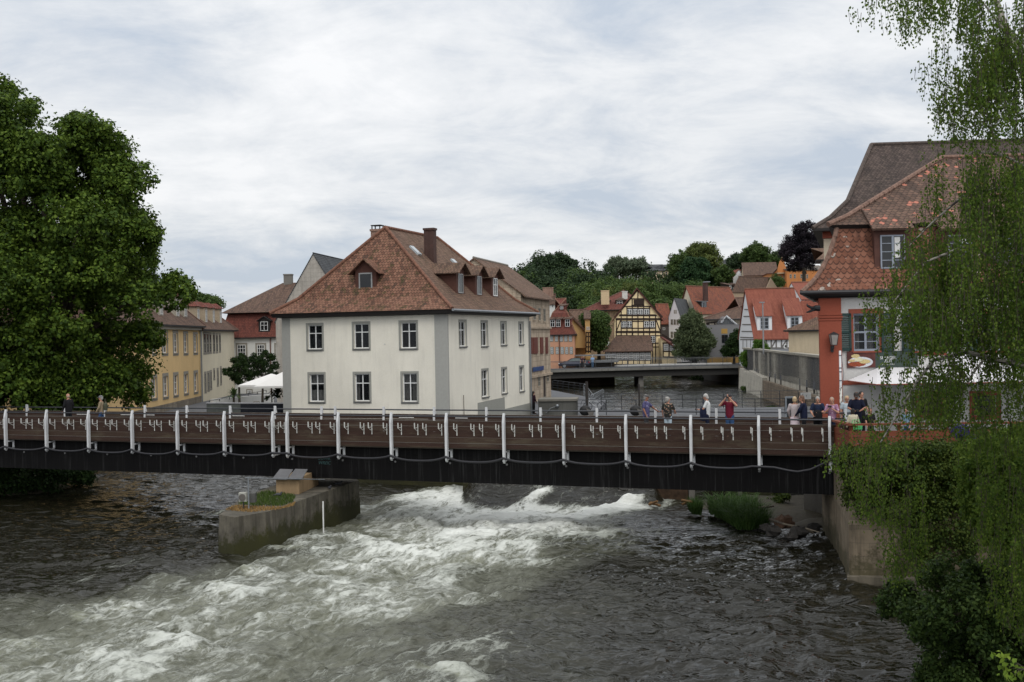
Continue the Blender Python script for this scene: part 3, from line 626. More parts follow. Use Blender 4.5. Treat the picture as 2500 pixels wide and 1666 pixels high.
def rapids():
    wx = np.arange(-42, 24, .085); wy = np.arange(19, 76, .10); X, Y = np.meshgrid(wx, wy)
    A = np.zeros(X.shape); Bf = np.zeros(X.shape); Cc = np.zeros(X.shape); Dd = np.zeros(X.shape)
    # perspective-independent blending: gaussian weights in the plane, wider when far from any point
    for (px, py, f, a, h) in WATER_PTS:
        p = PZ(px, py, Zw); f = f * (1.0 if py < 1330 else max(.78, 1 - (py - 1330) * .0011)); w = 1.0 / (((X - p.x) ** 2 + ((Y - p.y) * .8) ** 2) ** 2.3 + .05); A += w; Bf += w * f; Cc += w * a; Dd += w * h
    foam, aer, amp = Bf / A, Cc / A, Dd / A
    ca, sa = math.cos(R(35)), math.sin(R(35)); U = X * ca - Y * sa; Vv = X * sa + Y * ca        # stream frame: V along the flow
    big = fbm(U * .30, Vv * .17, 5, 4, .5); mid = fbm(U * 1.1, Vv * .55, 25, 4, .55); sm = fbm(U * 3.2, Vv * 1.8, 45, 3, .6)
    rid = 1 - np.abs(mid * 2 - 1) * 2
    h = (big - .5) * 1.2 * amp + (mid - .5) * .70 * amp ** 1.3 + rid * .18 * amp ** 1.5 + (sm - .5) * .30 * amp + (fbm(X * .8 + Y * .15, Y * 1.9, 77, 3, .45) - .5) * .28
    crest = np.clip((mid - .5) * 2.2 + (big - .5) * 1.6 + rid * .3, -.6, 1)
    # the weir: a smooth tongue of water slides down behind the bridge
    wx0, wx1 = -2.6, 7.0; tx = np.clip((X - wx0) / .9, 0, 1) * np.clip((wx1 - X) / .5, 0, 1); ty = np.clip((Y - 50.3 + .10 * (X - 2)) / 4.6, 0, 1); ramp_ = ty * ty * (3 - 2 * ty)
    w = ramp_ * tx; h = h * (1 - .8 * w) + w * 1.75 + w * (fbm(X * 1.8, Y * .5, 91, 4, .6) - .5) * .28
    k9 = np.clip(w * 9.0, 0, 1); foam = foam * (1 - k9) + k9 * .42; aer = aer * (1 - k9) + k9 * .03; crest = crest * (1 - k9)
    # standing foam: the rooster tail, the right-hand wall jet and the roller at the toe
    def lump(px, py, rx, ry, hh, ff, rot=0.0):
        nonlocal h, foam, aer, crest
        p = PZ(px, py, Zw + .3); dx, dy = X - p.x, Y - p.y; c, s = math.cos(rot), math.sin(rot); a, b = dx * c + dy * s, -dx * s + dy * c
        g = np.exp(-(a / rx) ** 2 - (b / ry) ** 2); h += g * hh * (.75 + .6 * fbm(X * 2.5, Y * 2.5, 3, 3, .6)); foam += g * ff; aer = np.maximum(aer, np.minimum(1, g * 1.3)); crest += g * .5
    lump(1340, 1205, .9, .35, .45, .9, R(40)); lump(1310, 1218, .8, .35, .35, .9, R(40)); lump(1365, 1192, .7, .25, .40, .9, R(30)); lump(1530, 1222, 1.0, .3, .35, .7, R(25)); lump(1480, 1232, 1.2, .35, .25, .6, R(20))
    for px in range(1080, 1440, 45): lump(px, 1243 + 6 * math.sin(px), .8, .35, .12, .3)
    for px, py in ((705, 1322), (620, 1375), (500, 1410), (300, 1455), (220, 1475), (60, 1560), (250, 1590), (470, 1560), (850, 1360), (1000, 1330), (1120, 1290), (1090, 1640), (560, 1440), (880, 1300)): lump(px, py, 1.1, .5, .16, .12, R(-30))
    foam = np.clip(foam, 0, 1.25); Zc = Zw + h
    ny, nx_ = X.shape; co = np.stack([X, Y, Zc], -1).reshape(-1, 3)
    idx = np.arange(ny * nx_).reshape(ny, nx_); q = np.stack([idx[:-1, :-1], idx[:-1, 1:], idx[1:, 1:], idx[1:, :-1]], -1).reshape(-1, 4)
    cxm = X[:-1, :-1].ravel(); cym = Y[:-1, :-1].ravel(); keep = ~((cym > 62) & (cxm > -12)); q = q[keep]
    me = bpy.data.meshes.new('water'); me.vertices.add(len(co)); me.vertices.foreach_set('co', co.astype(np.float32).ravel()); me.loops.add(q.size); me.loops.foreach_set('vertex_index', q.astype(np.int32).ravel())
    me.polygons.add(len(q)); me.polygons.foreach_set('loop_start', (np.arange(len(q)) * 4).astype(np.int32)); me.polygons.foreach_set('use_smooth', np.ones(len(q), bool)); me.materials.append(M_rap); me.update(calc_edges=True)
    for nm, ar in (('foam', foam), ('aer', aer), ('crest', crest)):
        at = me.attributes.new(nm, 'FLOAT', 'POINT'); at.data.foreach_set('value', ar.astype(np.float32).ravel())
    o = bpy.data.objects.new('water', me); COL.objects.link(o); struct(o)
rapids()
mb = MB(); mb.poly([(-75, -40, Zw - .12), (40, -40, Zw - .12), (40, 19.2, Zw - .12), (-75, 19.2, Zw - .12)]); mb.poly([(-75, 19.2, Zw - .12), (-41.8, 19.2, Zw - .12), (-41.8, 130, Zw - .12), (-75, 130, Zw - .12)]); mb.poly([(-41.8, 75.9, Zw - .02), (-12, 75.9, Zw - .02), (-12, 130, Zw - .02), (-41.8, 130, Zw - .02)])
struct(mb.build('water', M_wat, None))
# ---------------------------------------------------------------- quay, weir platform, river walls
S_quay = stone('quay_stone', (.17, .155, .125), (.12, .11, .09), .8, .35, (.07, .065, .05), .7, .8, .9)
S_wall = stone('river_wall_stone', (.52, .49, .42), (.45, .425, .36), 1.1, .5, (.33, .31, .27), .35, .4, 0, .012)
S_rough = stone('rough_sandstone', (.30, .23, .16), (.20, .16, .12), .5, .28, (.12, .10, .08), .6, .7, 0)
S_pier = stone('mossy_pier_concrete', (.145, .13, .10), (.11, .10, .08), 3.0, 2.0, (.10, .09, .08), .95, .75, 1.0, .005)
slab_px('quay', [(-40, 75.5), (-12.4, 75.5), (-12.4, 64.5), (-8, 61), (-2.2, 58.3), (7.4, 57.7), (16, 54), (22, 60), (26, 84.4), (6.5, 84.4), PZ(1480, 978, ZT).xy[:], PZ(1343, 952, ZT).xy[:], (2, 130), (-2, 140), (-40, 140)], Zw - 1, ZT, M_pave)
slab_px('bank', [(-75, 110), (-2, 140), (0, 142), (2.5, 157), (7, 190), (-75, 190)], Zw - 1, -1.3, M_asph)
slab_px('bank', [(28.6, 84.4), (30.5, 84.4), (60, 84.4), (60, 192), (27.5, 192), (31.0, 150), (29.2, 132)], Zw - 1, -.5, M_asph)
# low mossy wall of the quay, seen under the bridge
def wallbox(name, a, b, z0, z1, th, mat, label=None, cat='wall', cap=None, parent=None):
    A, B = V2(a), V2(b); t = unit(A, B); v = Vector((-t.y, t.x, 0)); mb = MB(); mb.mat(mat)
    mb.slab([Z(A, z1), Z(B, z1), Z(B + v * th, z1), Z(A + v * th, z1)], 0, d=(0, 0, z0 - z1))
    if cap: mb.mat(cap); mb.slab([Z(A - v * .06 - t * .05, z1 + .14), Z(B - v * .06 + t * .05, z1 + .14), Z(B + v * (th + .06) + t * .05, z1 + .14), Z(A + v * (th + .06) - t * .05, z1 + .14)], 0, d=(0, 0, -.138))
    return mb.build(name, None, parent, **({'label': label, 'cat': cat} if label else {}))
wallbox('quay_wall', (-12.3, 62.7), (-2.2, 57.6), Zw - 1, ZT + .02, .35, S_quay, 'low dark mossy quay wall seen beneath the footbridge left of the weir')
tag(MB().bx((-2.6, 55.2, Zw - .5), (-1.9, 59, -1.6)).build('weir_pier', S_quay), 'dark masonry pier left of the smooth weir tongue under the footbridge', 'weir pier')
e = empty('sluice_gate', (8.2, 53.2, Zw), 'rusty steel sluice plates right of the weir water under the footbridge', 'sluice gate')
M_rust = flat('rust_plate', (.07, .042, .024), .85, .2, var=.6, scale=3)
MB().bx((6.35, 52.3, Zw - .5), (8.2, 52.5, -2.1)).build('steel_plate', M_rust, e); MB().bx((8.6, 54.2, -3.0), (10.6, 54.35, -2.1)).build('steel_plate', flat('pale_rust', (.18, .14, .09), .8, var=.6, scale=4), e)
MB().bx((8.22, 52.2, Zw - .5), (8.5, 54.6, -2.0)).build('gate_frame', M_conc, e); MB().bx((10.65, 52.6, Zw - .5), (10.8, 52.75, -2.0)).build('gate_frame', M_conc, e)

# right bank under the bridge: mud, stones, driftwood, reeds
def mound(name, c, rx, ry, h, mat, seed=1, z0=Zw - .4, kind=True):
    mb = MB(); n = 26; vs = []; rnd = np.random.default_rng(seed); ph = rnd.random(6) * 6
    for j in range(9):
        r = j / 8
        for i in range(n):
            w = 2 * math.pi * i / n; k = r * (1 + .18 * math.sin(3 * w + ph[0]) + .1 * math.sin(7 * w + ph[1])); zz = z0 + (h) * (1 - r ** 2.2) + .10 * math.sin(5 * w + r * 9 + ph[2]) * r
            vs.append((c[0] + rx * k * math.cos(w), c[1] + ry * k * math.sin(w), zz))
    mb.add(vs, [(j * n + i, (j + 1) * n + i, (j + 1) * n + (i + 1) % n, j * n + (i + 1) % n) for j in range(8) for i in range(n)])
    return struct(mb.build(name, mat, None, smooth=True)) if kind else mb.build(name, mat)
n = NT('mud'); a = n.noise(n.pos(), 3, 7, .7); M_mud = n.fin(n.mix(a, (.02, .018, .013), (.075, .065, .045)), .8, n.bump(a, .8, .08))
mound('river_bank', (12.4, 50.0), 6.2, 4.6, .75, M_mud, 3)
mound('river_bank', (13.2, 45.2), 2.6, 2.2, .65, M_mud, 5)
wallbox('retaining_wall', (12.4, 47.5), (16.5, 46.0), Zw - .5, -.9, .5, M_conc, 'dark concrete wall under the right end of the footbridge')
wallbox('retaining_wall', (7.4, 57.2), (12.6, 53.0), Zw - .5, ZT - .02, .4, S_quay, 'dark masonry wall behind the reeds under the footbridge')
for k, (px, py, s, c) in enumerate([(1912, 1275, .34, 'reddish'), (1890, 1297, .26, 'dark'), (1950, 1300, .3, 'dark'), (1985, 1290, .24, 'dark'), (1870, 1290, .22, 'dark'), (1930, 1312, .2, 'dark')]):
    p = PZ(px, py, -3.3); mb = MB(); mb.ball((p.x, p.y, p.z), (s * 1.2, s, s * .7), 9, 6); r = random.Random(k)
    for v in mb.v: v += Vector((r.uniform(-1, 1), r.uniform(-1, 1), r.uniform(-1, 1))) * s * .26
    mb.build('boulder', flat(c + '_stone', (.20, .12, .08) if c == 'reddish' else (.022, .02, .018), .9, var=.4), None, label=(('reddish round boulder' if c == 'reddish' else 'dark boulder') + ' on the bank by the wall, ' + ['topmost beside the driftwood', 'at the water edge left of the branch', 'in the middle behind the branch', 'rightmost near the concrete wall', 'leftmost next to the reeds', 'lowest at the waterline'][k]), cat='boulder', group='boulders on the right bank')
mb = MB()
for pts in ([(1880, 1268, -3.2), (1915, 1280, -3.1), (1965, 1290, -3.15), (2000, 1300, -3.25)], [(1960, 1290, -3.15), (1985, 1302, -3.4)], [(1850, 1240, -3.0), (1890, 1236, -2.9)]):
    mb.tube([PZ(*p) for p in pts], [.05, .04, .035, .02][:len(pts)], 6)
mb.build('driftwood', flat('bleached_wood', (.17, .145, .11), .9, var=.4), None, label='bleached driftwood branch lying on the bank beside the concrete wall', cat='driftwood')
mb = MB()
for pts in ([(1585, 1232, -3.5), (1605, 1224, -3.3)], [(1588, 1228, -3.45), (1612, 1235, -3.5)], [(1665, 1222, -3.1), (1690, 1226, -3.1)], [(1666, 1232, -3.3), (1685, 1222, -3.1)]): mb.tube([PZ(*p) for p in pts], [.07, .05], 6)
mb.build('driftwood', flat('orange_wood', (.22, .12, .05), .9, var=.4), None, label='orange brown driftwood jammed at the foot of the sluice plates', cat='driftwood')

# ---------------------------------------------------------------- pier block in the river
e = empty('river_pier', (-9.4, 45.5, Zw), 'mossy concrete pier block in the river carrying the footbridge', 'pier')
zt = -2.27
ring = [PZ(536.5, 1350, Zw), PZ(575, 1358, Zw), PZ(657, 1341, Zw), PZ(877, 1249, Zw)]
ring[3] = ring[3]; far = [Vector((-7.5, 51.6, 0)), Vector((-9.0, 51.8, 0)), Vector((-10.6, 50.6, 0)), Vector((-11.3, 46, 0))]
pl = [Vector((p.x, p.y, 0)) for p in ring] + far
cen = sum(pl, Vector()) / len(pl); mb = MB(); k = len(pl); N_ = 1
lo = [Z(cen + (p - cen) * 1.03, Zw - .8) for p in pl]; hi = [Z(p, zt) for p in pl]
for i in range(k): mb.poly([lo[i], lo[(i + 1) % k], hi[(i + 1) % k], hi[i]])
mb.poly(hi); mb.build('pier_block', S_pier, e)
base = PZ(695, 1208, zt); bb = Vector((-9.55, 46.6, 0))
Mp = Matrix.Translation((bb.x, bb.y, 0)) @ Matrix.Rotation(R(-6), 4, 'Z')
mb = MB(); mb.bx((-.52, 0, zt), (.48, 2.9, -1.6), Mp); mb.build('bearing_block', plaster('yellow_sandstone', (.36, .25, .14), .7, 1.5, .6), e)
n = NT('patchy_zinc'); a = n.noise(n.pos(), 2.0, 4, .6); mz = n.fin(n.mix(a, (.07, .07, .073), (.17, .17, .175)), .6, n.bump(a, .2, .01), .4, .4)
for q, (x0, x1) in enumerate(((-.62, .02), (.05, .66))):
    mb = MB(); mb.slab([Mp @ Vector((x0, -.22, -1.60)), Mp @ Vector((x1, -.22, -1.62)), Mp @ Vector((x1 + .05, .50, -1.28)), Mp @ Vector((x0 + .12, .50, -1.26))], .03); mb.build('sheet_metal_cover', mz, e)
# grass on the pier
def blades(name, n, sampler, h, w, mat, seed=0, lean=.35, parent=None, **t):
    r = np.random.default_rng(seed); P0 = sampler(n, r); az = r.random(n) * 6.283; ln = h * (.5 + r.random(n) * .7); wd = w * (.6 + .8 * r.random(n))
    d = np.stack([np.cos(az), np.sin(az), np.zeros(n)], 1); l = lean * (r.random(n) ** .7)[:, None] * d * ln[:, None]; up = np.stack([np.zeros(n), np.zeros(n), ln], 1)
    sd_ = np.stack([-np.sin(az + r.normal(0, .6, n)), np.cos(az), np.zeros(n)], 1) * wd[:, None] * .5
    a, b = P0 - sd_, P0 + sd_; m1, m2 = P0 + up * .6 + l * .45 + sd_ * .7, P0 + up * .6 + l * .45 - sd_ * .7; tp = P0 + up * (1 - .25 * np.linalg.norm(l, axis=1, keepdims=True) / (ln[:, None] + 1e-6)) + l * 1.3
    co = np.concatenate([np.stack([a, b, m1, m2], 1), np.stack([m2, m1, tp, tp - sd_ * .1], 1)], 0).reshape(-1, 3)
    return tag(quads_mesh(name, co, 4, mat, parent), **t)
L_grass = leafmat('grass_blades', (.05, .085, .018), (.09, .13, .03), (.028, .05, .012), 1.5, .3); L_dry = leafmat('dry_grass', (.26, .16, .06), (.34, .22, .09), (.14, .09, .04), 2, .2)
def in_poly(pts, z, n, r):
    A = np.array([[p.x, p.y] for p in pts]); lo_, hi_ = A.min(0), A.max(0); out_ = np.zeros((0, 2))
    while len(out_) < n:
        q = lo_ + r.random((n * 3, 2)) * (hi_ - lo_); c = np.zeros(len(q), bool); j = len(A) - 1
        for i in range(len(A)):
            c ^= ((A[i, 1] > q[:, 1]) != (A[j, 1] > q[:, 1])) & (q[:, 0] < (A[j, 0] - A[i, 0]) * (q[:, 1] - A[i, 1]) / (A[j, 1] - A[i, 1] + 1e-12) + A[i, 0]); j = i
        out_ = np.vstack([out_, q[c]])
    q = out_[:n]; return np.concatenate([q, np.full((n, 1), z)], 1)
gp = [PZ(x, y, zt) for x, y in ((580, 1232), (622, 1208), (655, 1200), (722, 1212), (715, 1228), (690, 1236), (622, 1236))]
blades('grass', 2600, lambda n, r: in_poly(gp, zt, n, r), .13, .022, L_grass, 4, kind='stuff', label='bright green grass tuft growing on the pier block', cat='grass')
dp = [PZ(x, y, zt) for x, y in ((548, 1246), (575, 1234), (622, 1237), (690, 1238), (722, 1226), (716, 1236), (680, 1245), (610, 1251))]
blades('grass', 1500, lambda n, r: in_poly(dp, zt, n, r), .06, .03, L_dry, 5, kind='stuff', label='dry orange grass fringe along the pier block edge', cat='grass')
# floodlight, poles
p = PZ(595, 1243, zt)
e = empty('floodlight', (p.x, p.y, zt), 'weathered boxy floodlight on a short post on the pier block', 'floodlight')
MB().bx((p.x - .02, p.y - .02, zt), (p.x + .02, p.y + .02, zt + .30)).build('post', MATS['dark_metal'], e)
mb = MB(); mb.bx((p.x - .16, p.y - .12, zt + .30), (p.x + .14, p.y + .12, zt + .64)); M_lamp = flat('aged_white_enamel', (.36, .36, .32), .6, var=.4); mb.build('housing', M_lamp, e)
mb = MB(); mb.tube([(p.x - .02, p.y - .13, zt + .47), (p.x - .02, p.y - .16, zt + .47)], .13, 16); mb.build('lens', flat('lens_grey', (.12, .11, .10), .2, var=.3), e)
q_ = PZ(618, 1240, zt); mb = MB(); mb.box((q_.x, q_.y, zt + .40), (.22, .3, .36)); mb.build('ballast_box', flat('box_grey', (.09, .09, .085), .7), e)
p = PZ(608, 1258, -2.5); mb = MB(); mb.tube([(p.x, p.y - .02, -2.75), (p.x, p.y - .02, -1.02)], .028, 8); mb.build('steel_pole', MATS['zinc'], None, label='thin vertical galvanised pole on the left corner of the pier block', cat='pole')
a, b = P(600, 1167, 41.8), P(792, 1171, 46.6); mb = MB(); mb.tube([a, b], .022, 6); mb.build('steel_rod', MATS['zinc'], None, label='long thin horizontal rod running from the pole to the bearing block', cat='rod')
p = PZ(790, 1306, Zw); mb = MB(); mb.tube([(p.x, p.y, Zw - .4), (p.x, p.y, -2.35)], .03, 8); mb.build('gauge_pole', MATS['white_paint'], None, label='slim white pole standing in the foam beside the pier block', cat='pole')
def bird(x, y, z, rz, label):
    e = empty('pigeon', (x, y, z), label, 'pigeon', 'pigeons on the pier', rz); mb = MB(); m = flat('pigeon_grey', (.045, .047, .055), .7)
    mb.ball((0, 0, .11), (.14, .065, .065), 10, 7); mb.ball((.12, 0, .19), (.035, .03, .035), 8, 6); mb.tube([(.08, 0, .13), (.115, 0, .18)], [.045, .03], 8); mb.tube([(-.1, 0, .1), (-.24, 0, .07)], [.045, .02], 6); mb.tube([(.15, 0, .19), (.185, 0, .185)], [.01, .004], 5)
    for s in (-.025, .025): mb.tube([(0, s, .06), (.01, s, 0)], .008, 5)
    mb.build('body', m, e, world=False, smooth=True)
p = PZ(828, 1186, zt); bird(p.x, p.y, zt, R(10), 'dark pigeon standing upright on the far end of the pier block')
p = PZ(805, 1197, zt); bird(p.x, p.y, zt, R(-60), 'dark pigeon pecking beside the bearing block')
p = PZ(680, 1214, zt); bird(p.x, p.y, zt, R(0), 'dark pigeon sitting in the grass on the pier')

# ---------------------------------------------------------------- footbridge
e = empty('footbridge', B_(18, 1.9, 0), 'wooden sided footbridge with white steel posts over the river', 'footbridge', None, math.atan2(bd.y, bd.x)); WM[e.name] = Matrix.Translation(B_(18, 1.9, 0)) @ BM.to_3x3().to_4x4()
FB = e; EL, ER = -9.0, 39.6
M_board = wood('red_brown_boards', (.022, .011, .0075), (.050, .024, .016), worn=.4); M_board2 = wood('darker_boards', (.030, .018, .012), (.058, .032, .02), worn=.6)
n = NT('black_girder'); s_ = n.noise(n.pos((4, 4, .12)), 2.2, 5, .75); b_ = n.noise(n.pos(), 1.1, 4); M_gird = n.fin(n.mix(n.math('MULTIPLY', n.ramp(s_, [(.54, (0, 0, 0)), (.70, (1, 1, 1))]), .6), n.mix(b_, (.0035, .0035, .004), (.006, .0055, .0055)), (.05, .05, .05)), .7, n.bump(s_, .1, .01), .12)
M_wp = flat('white_post_paint', (.60, .61, .62), .45, .0, .4, .12, 2)
def B2(mb, lo, hi): return mb.bx(lo, hi, BM)
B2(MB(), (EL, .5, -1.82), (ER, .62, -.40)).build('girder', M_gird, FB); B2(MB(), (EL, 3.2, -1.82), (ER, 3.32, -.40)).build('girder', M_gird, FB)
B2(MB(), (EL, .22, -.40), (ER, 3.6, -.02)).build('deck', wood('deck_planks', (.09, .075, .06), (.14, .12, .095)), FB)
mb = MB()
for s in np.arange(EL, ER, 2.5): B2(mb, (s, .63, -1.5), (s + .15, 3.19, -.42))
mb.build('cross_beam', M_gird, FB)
posts = [2.54 * i for i in range(-3, 7)] + [15.97 + 2.54 * i for i in range(10)]
planks = [(.545, .765), (.315, .537), (.085, .307), (-.145, .077), (-.345, -.153)]
rb = random.Random(3)
for side in (0, 1):
    for k, (z0, z1) in enumerate(planks):
        for (a, b) in zip([EL] + posts[3::3], posts[3::3] + [ER]):
            y = .10 if side == 0 else 3.62; dz = rb.uniform(-.006, .006); B2(MB(), (a + .004, y + rb.uniform(0, .012), z0 + dz), (b - .004, y + .05, z1 + dz)).build('side_board', M_board if k != 3 or rb.random() < .5 else M_board2, FB)
# posts: tapered white steel blades, bracketed back to the girder
def post(s, side):
    y0 = -.02 if side == 0 else 3.68; sg = 1 if side == 0 else -1; mb = MB(); w = .046
    prof = [(y0 + sg * .02, 1.10), (y0 + sg * .09, 1.10), (y0 + sg * .10, -.80), (y0 + sg * .02, -.92), (y0 - sg * .05, -.84), (y0 - sg * .07, .72)]
    pr = [BM @ Vector((s - w, a, b)) for a, b in prof]; d = BM.to_3x3() @ Vector((2 * w, 0, 0)); mb.slab(pr, 0, d=d)
    mb.bx((s - .03, min(y0 + sg * .09, y0 + sg * .53), -.50), (s + .03, max(y0 + sg * .09, y0 + sg * .53), -.44), BM); mb.bx((s - .03, min(y0 + sg * .09, y0 + sg * .53), -.84), (s + .03, max(y0 + sg * .09, y0 + sg * .53), -.80), BM)
    mb.bx((s - .05, min(y0 + sg * .47, y0 + sg * .52), -.78), (s + .05, max(y0 + sg * .47, y0 + sg * .52), -.40), BM)
    return mb.build('post', M_wp, FB)
for s in posts:
    post(s, 0); post(s + .3, 1)
for y, nm in ((.07, 0), (3.71, 1)):
    mb = MB(); mb.tube([B_(EL, y, .955), B_(ER, y, .955)], .032, 10); mb.build('handrail', flat('dark_rail', (.055, .058, .065), .35, .4), FB)
    mb = MB()
    for z in (.772, .541, -.149): B2(mb, (EL, y + (.022 if nm == 0 else -.112), z - .004), (ER, y + (.027 if nm == 0 else -.107), z + .004))
    mb.build('joint_light', flat('joint_light_grey', (.30, .28, .25), .5, .3), FB)  # pale strips over the board joints stand for light coming through
# flower-box brackets: flat bar on the boards, arm and strut to an outer upright (they read as a row of 4s)
gb = list(posts)
proto = None
def bracket(s):
    global proto
    if proto is None:
        mb = MB(); x = .018
        mb.bx((-x, -.012, -.20), (x, 0, .27)); mb.bx((-x, -.33, .10), (x, -.30, .33)); mb.bx((-.012, -.30, .105), (.012, -.012, .125))
        mb.slab([(-.008, -.30, .10), (-.008, -.012, -.03), (-.008, -.012, -.055), (-.008, -.31, .085)], 0, d=(.016, 0, 0)); proto = mb.build('bracket', MATS['off_white'], FB, world=False); o = proto
    else: o = proto.copy(); COL.objects.link(o); o.parent = FB
    o.location = WM[FB.name].inverted() @ B_(s, .098, .36); return o
seg = sorted(posts)
for a, b in zip(seg[:-1], seg[1:]):
    if b - a < 1: bracket(a + .22); bracket(b - .2); continue
    for f in (.17, .47, .62, .90): bracket(a + (b - a) * f)
bracket(ER - .35)
# bolts on the girder, marks
mb = MB()
for s in np.arange(.45, 39, 2.54): c = B_(s + .2, .50, -1.02); mb.tube([c, c - bn * .03], .045, 10)
mb.build('bolt', flat('bolt_grey', (.16, .16, .16), .5, .3), FB)
mb = MB()
for (s, w_) in ((1.1, .7), (3.9, .6), (5.5, .5), (10.6, .7), (19.6, .75), (22.4, .6)): B2(mb, (s, 3.59, .60), (s + w_, 3.605, .625))
mb.build('light_slit', MATS['white_paint'], FB)  # short white strips painted as daylight showing through the far boards
def text3d(name, body, M, size, mat, parent=None, ext=.004, align='LEFT', shear=0.0, **t):
    c = bpy.data.curves.new(name, 'FONT'); c.body = body; c.size = size; c.extrude = ext; c.align_x = align; c.shear = shear; c.materials.append(mat)
    tmp = bpy.data.objects.new(name, c); COL.objects.link(tmp); bpy.context.view_layer.update(); me = bpy.data.meshes.new_from_object(tmp.evaluated_get(bpy.context.evaluated_depsgraph_get())); bpy.data.objects.remove(tmp); bpy.data.curves.remove(c)
    me.materials.clear(); me.materials.append(mat); o = bpy.data.objects.new(name, me); COL.objects.link(o); Mx = M @ Matrix.Rotation(R(90), 4, 'X')
    if parent is not None: o.parent = parent; o.matrix_local = wmat(parent).inverted() @ Mx
    else: o.matrix_world = Mx
    return tag(o, **t) if t else o
gr = text3d('graffiti', 'BOWK\nWREIC', BM @ Matrix.Translation((17.2, .488, -1.02)), .20, flat('teal_marker', (.03, .075, .075), .8), FB, .003, shear=.25)
# hose festooned along the posts
e = empty('black_hose', B_(19, -.05, -.75), 'black corrugated hose looped along the outside of the footbridge', 'hose'); mb = MB(); pts = []
allp = sorted(posts)
for a, b in zip(allp[:-1], allp[1:]):
    sag = .16 if b - a > 1 else .02; sag *= rb.uniform(.8, 1.25); k = 10
    for i in range(k):
        f = i / k; fs = f + .06 * math.sin(2 * math.pi * f); pts.append(B_(a + (b - a) * f, -.105 + .02, -.70 - sag * 4 * fs * (1 - fs)))
pts.append(B_(allp[-1] - .9, -.09, -.86)); pts = [p for p in pts if True]
last = allp[-1]
pts = pts[:-11] + [B_(last - 2.0, -.085, -.80), B_(last - 1.5, -.085, -.90), B_(last - 1.15, -.085, -.94), B_(last - .7, -.085, -.85), B_(last - .2, -.12, -.60), B_(last + .25, -.13, -.32), B_(last + .75, -.05, -.12)]
mb.tube(pts, .048, 9); mb.build('hose', flat('hose_black', (.022, .022, .026), .45), e, smooth=True)
mb = MB()
for i in range(7): mb.tube([B_(last + .72, -.08, -.12), B_(last + .80 + .03 * i, -.12, -.30 - .05 * i), B_(last + .86 + .04 * i, -.10, -.42 - .03 * (i % 3))], .012, 5)
mb.build('rope_end', flat('pale_rope', (.5, .46, .34), .8), e)

# ---------------------------------------------------------------- right abutment and terrace
S_ab = stone('abutment_sandstone', (.25, .20, .14), (.19, .155, .11), .85, .42, (.15, .125, .095), .7, .6, .7, .008)
e = empty('abutment_wall', (13, 38, Zw), 'sandstone river wall with ivy at the right end of the footbridge', 'river wall')
cn = [Vector((10.45, 34.7, 0)), Vector((16.5, 33.6, 0)), Vector((30, 32, 0)), Vector((30, 52, 0)), Vector((14.5, 47.2, 0)), Vector((12.1, 43.6, 0)), Vector((11.65, 40.2, 0))]
mb = MB(); k = len(cn); tz = [-.95, -.95, -.95, -.16, -.16, -.16, -.16]
mb.slab([Z(p, -1.9) for p in cn], 0, d=(0, 0, Zw - .6 + 1.9)); c2 = [Vector((11.1, 36.2, 0)), Vector((16.5, 35.0, 0)), Vector((30, 33.4, 0)), Vector((30, 52, 0)), Vector((14.5, 47.2, 0)), Vector((12.1, 43.6, 0)), Vector((11.65, 40.2, 0))]
hi = [Z(p, -.16) for p in c2]; lo = [Z(p, -1.9) for p in cn]
for i in range(k): mb.poly([lo[i], lo[(i + 1) % k], hi[(i + 1) % k], hi[i]])
mb.poly(hi); mb.build('masonry', S_ab, e)
mb = MB(); mb.slab([Z(p, Zw + .22) for p in (Vector((10.3, 34.45, 0)), Vector((14.8, 33.55, 0)), Vector((14.9, 34.2, 0)), Vector((10.5, 35.1, 0)))], 0, d=(0, 0, -.6)); mb.build('footing', stone('footing_stone', (.18, .155, .12), (.15, .13, .1), 1.5, .3, None, .5, .6, .2), e)
slab_px('terrace', [(11.7, 40.0), (16.5, 38.3), (30, 36), (30, 52), (12.6, 47.2), (12.0, 43.4)], -.15, -.01, M_pave)
# wooden terrace parapet
e = empty('terrace_railing', (17, 38, 0), 'reddish brown board railing around the restaurant terrace', 'railing')
M_red = wood('terrace_red_wood', (.13, .035, .018), (.20, .06, .03), worn=.1)
ln = [PX(2043, 39.3), PX(2065, 38.2), PX(2500, 37.2) + Vector((2, -.1, 0))]
bd_ = [Vector((11.62, 40.2, 0)), Vector((11.62, 38.3, 0)), Vector((22, 37.5, 0))]
for a, b in zip(bd_[:-1], bd_[1:]):
    M = fm(a, b); l = (b - a).length
    for k, z in enumerate((.50, .28, .06, -.16)): MB().bx((0, .0 + .003 * k, z), (l, .05, z + .205), M).build('board', M_red, e)
    MB().bx((-.05, -.09, .90), (l + .05, .11, .965), M).build('top_rail', M_red, e)
    for u in np.arange(0.05, l, 1.6): MB().bx((u, .06, -.2), (u + .1, .16, .90), M).build('railing_post', M_red, e)
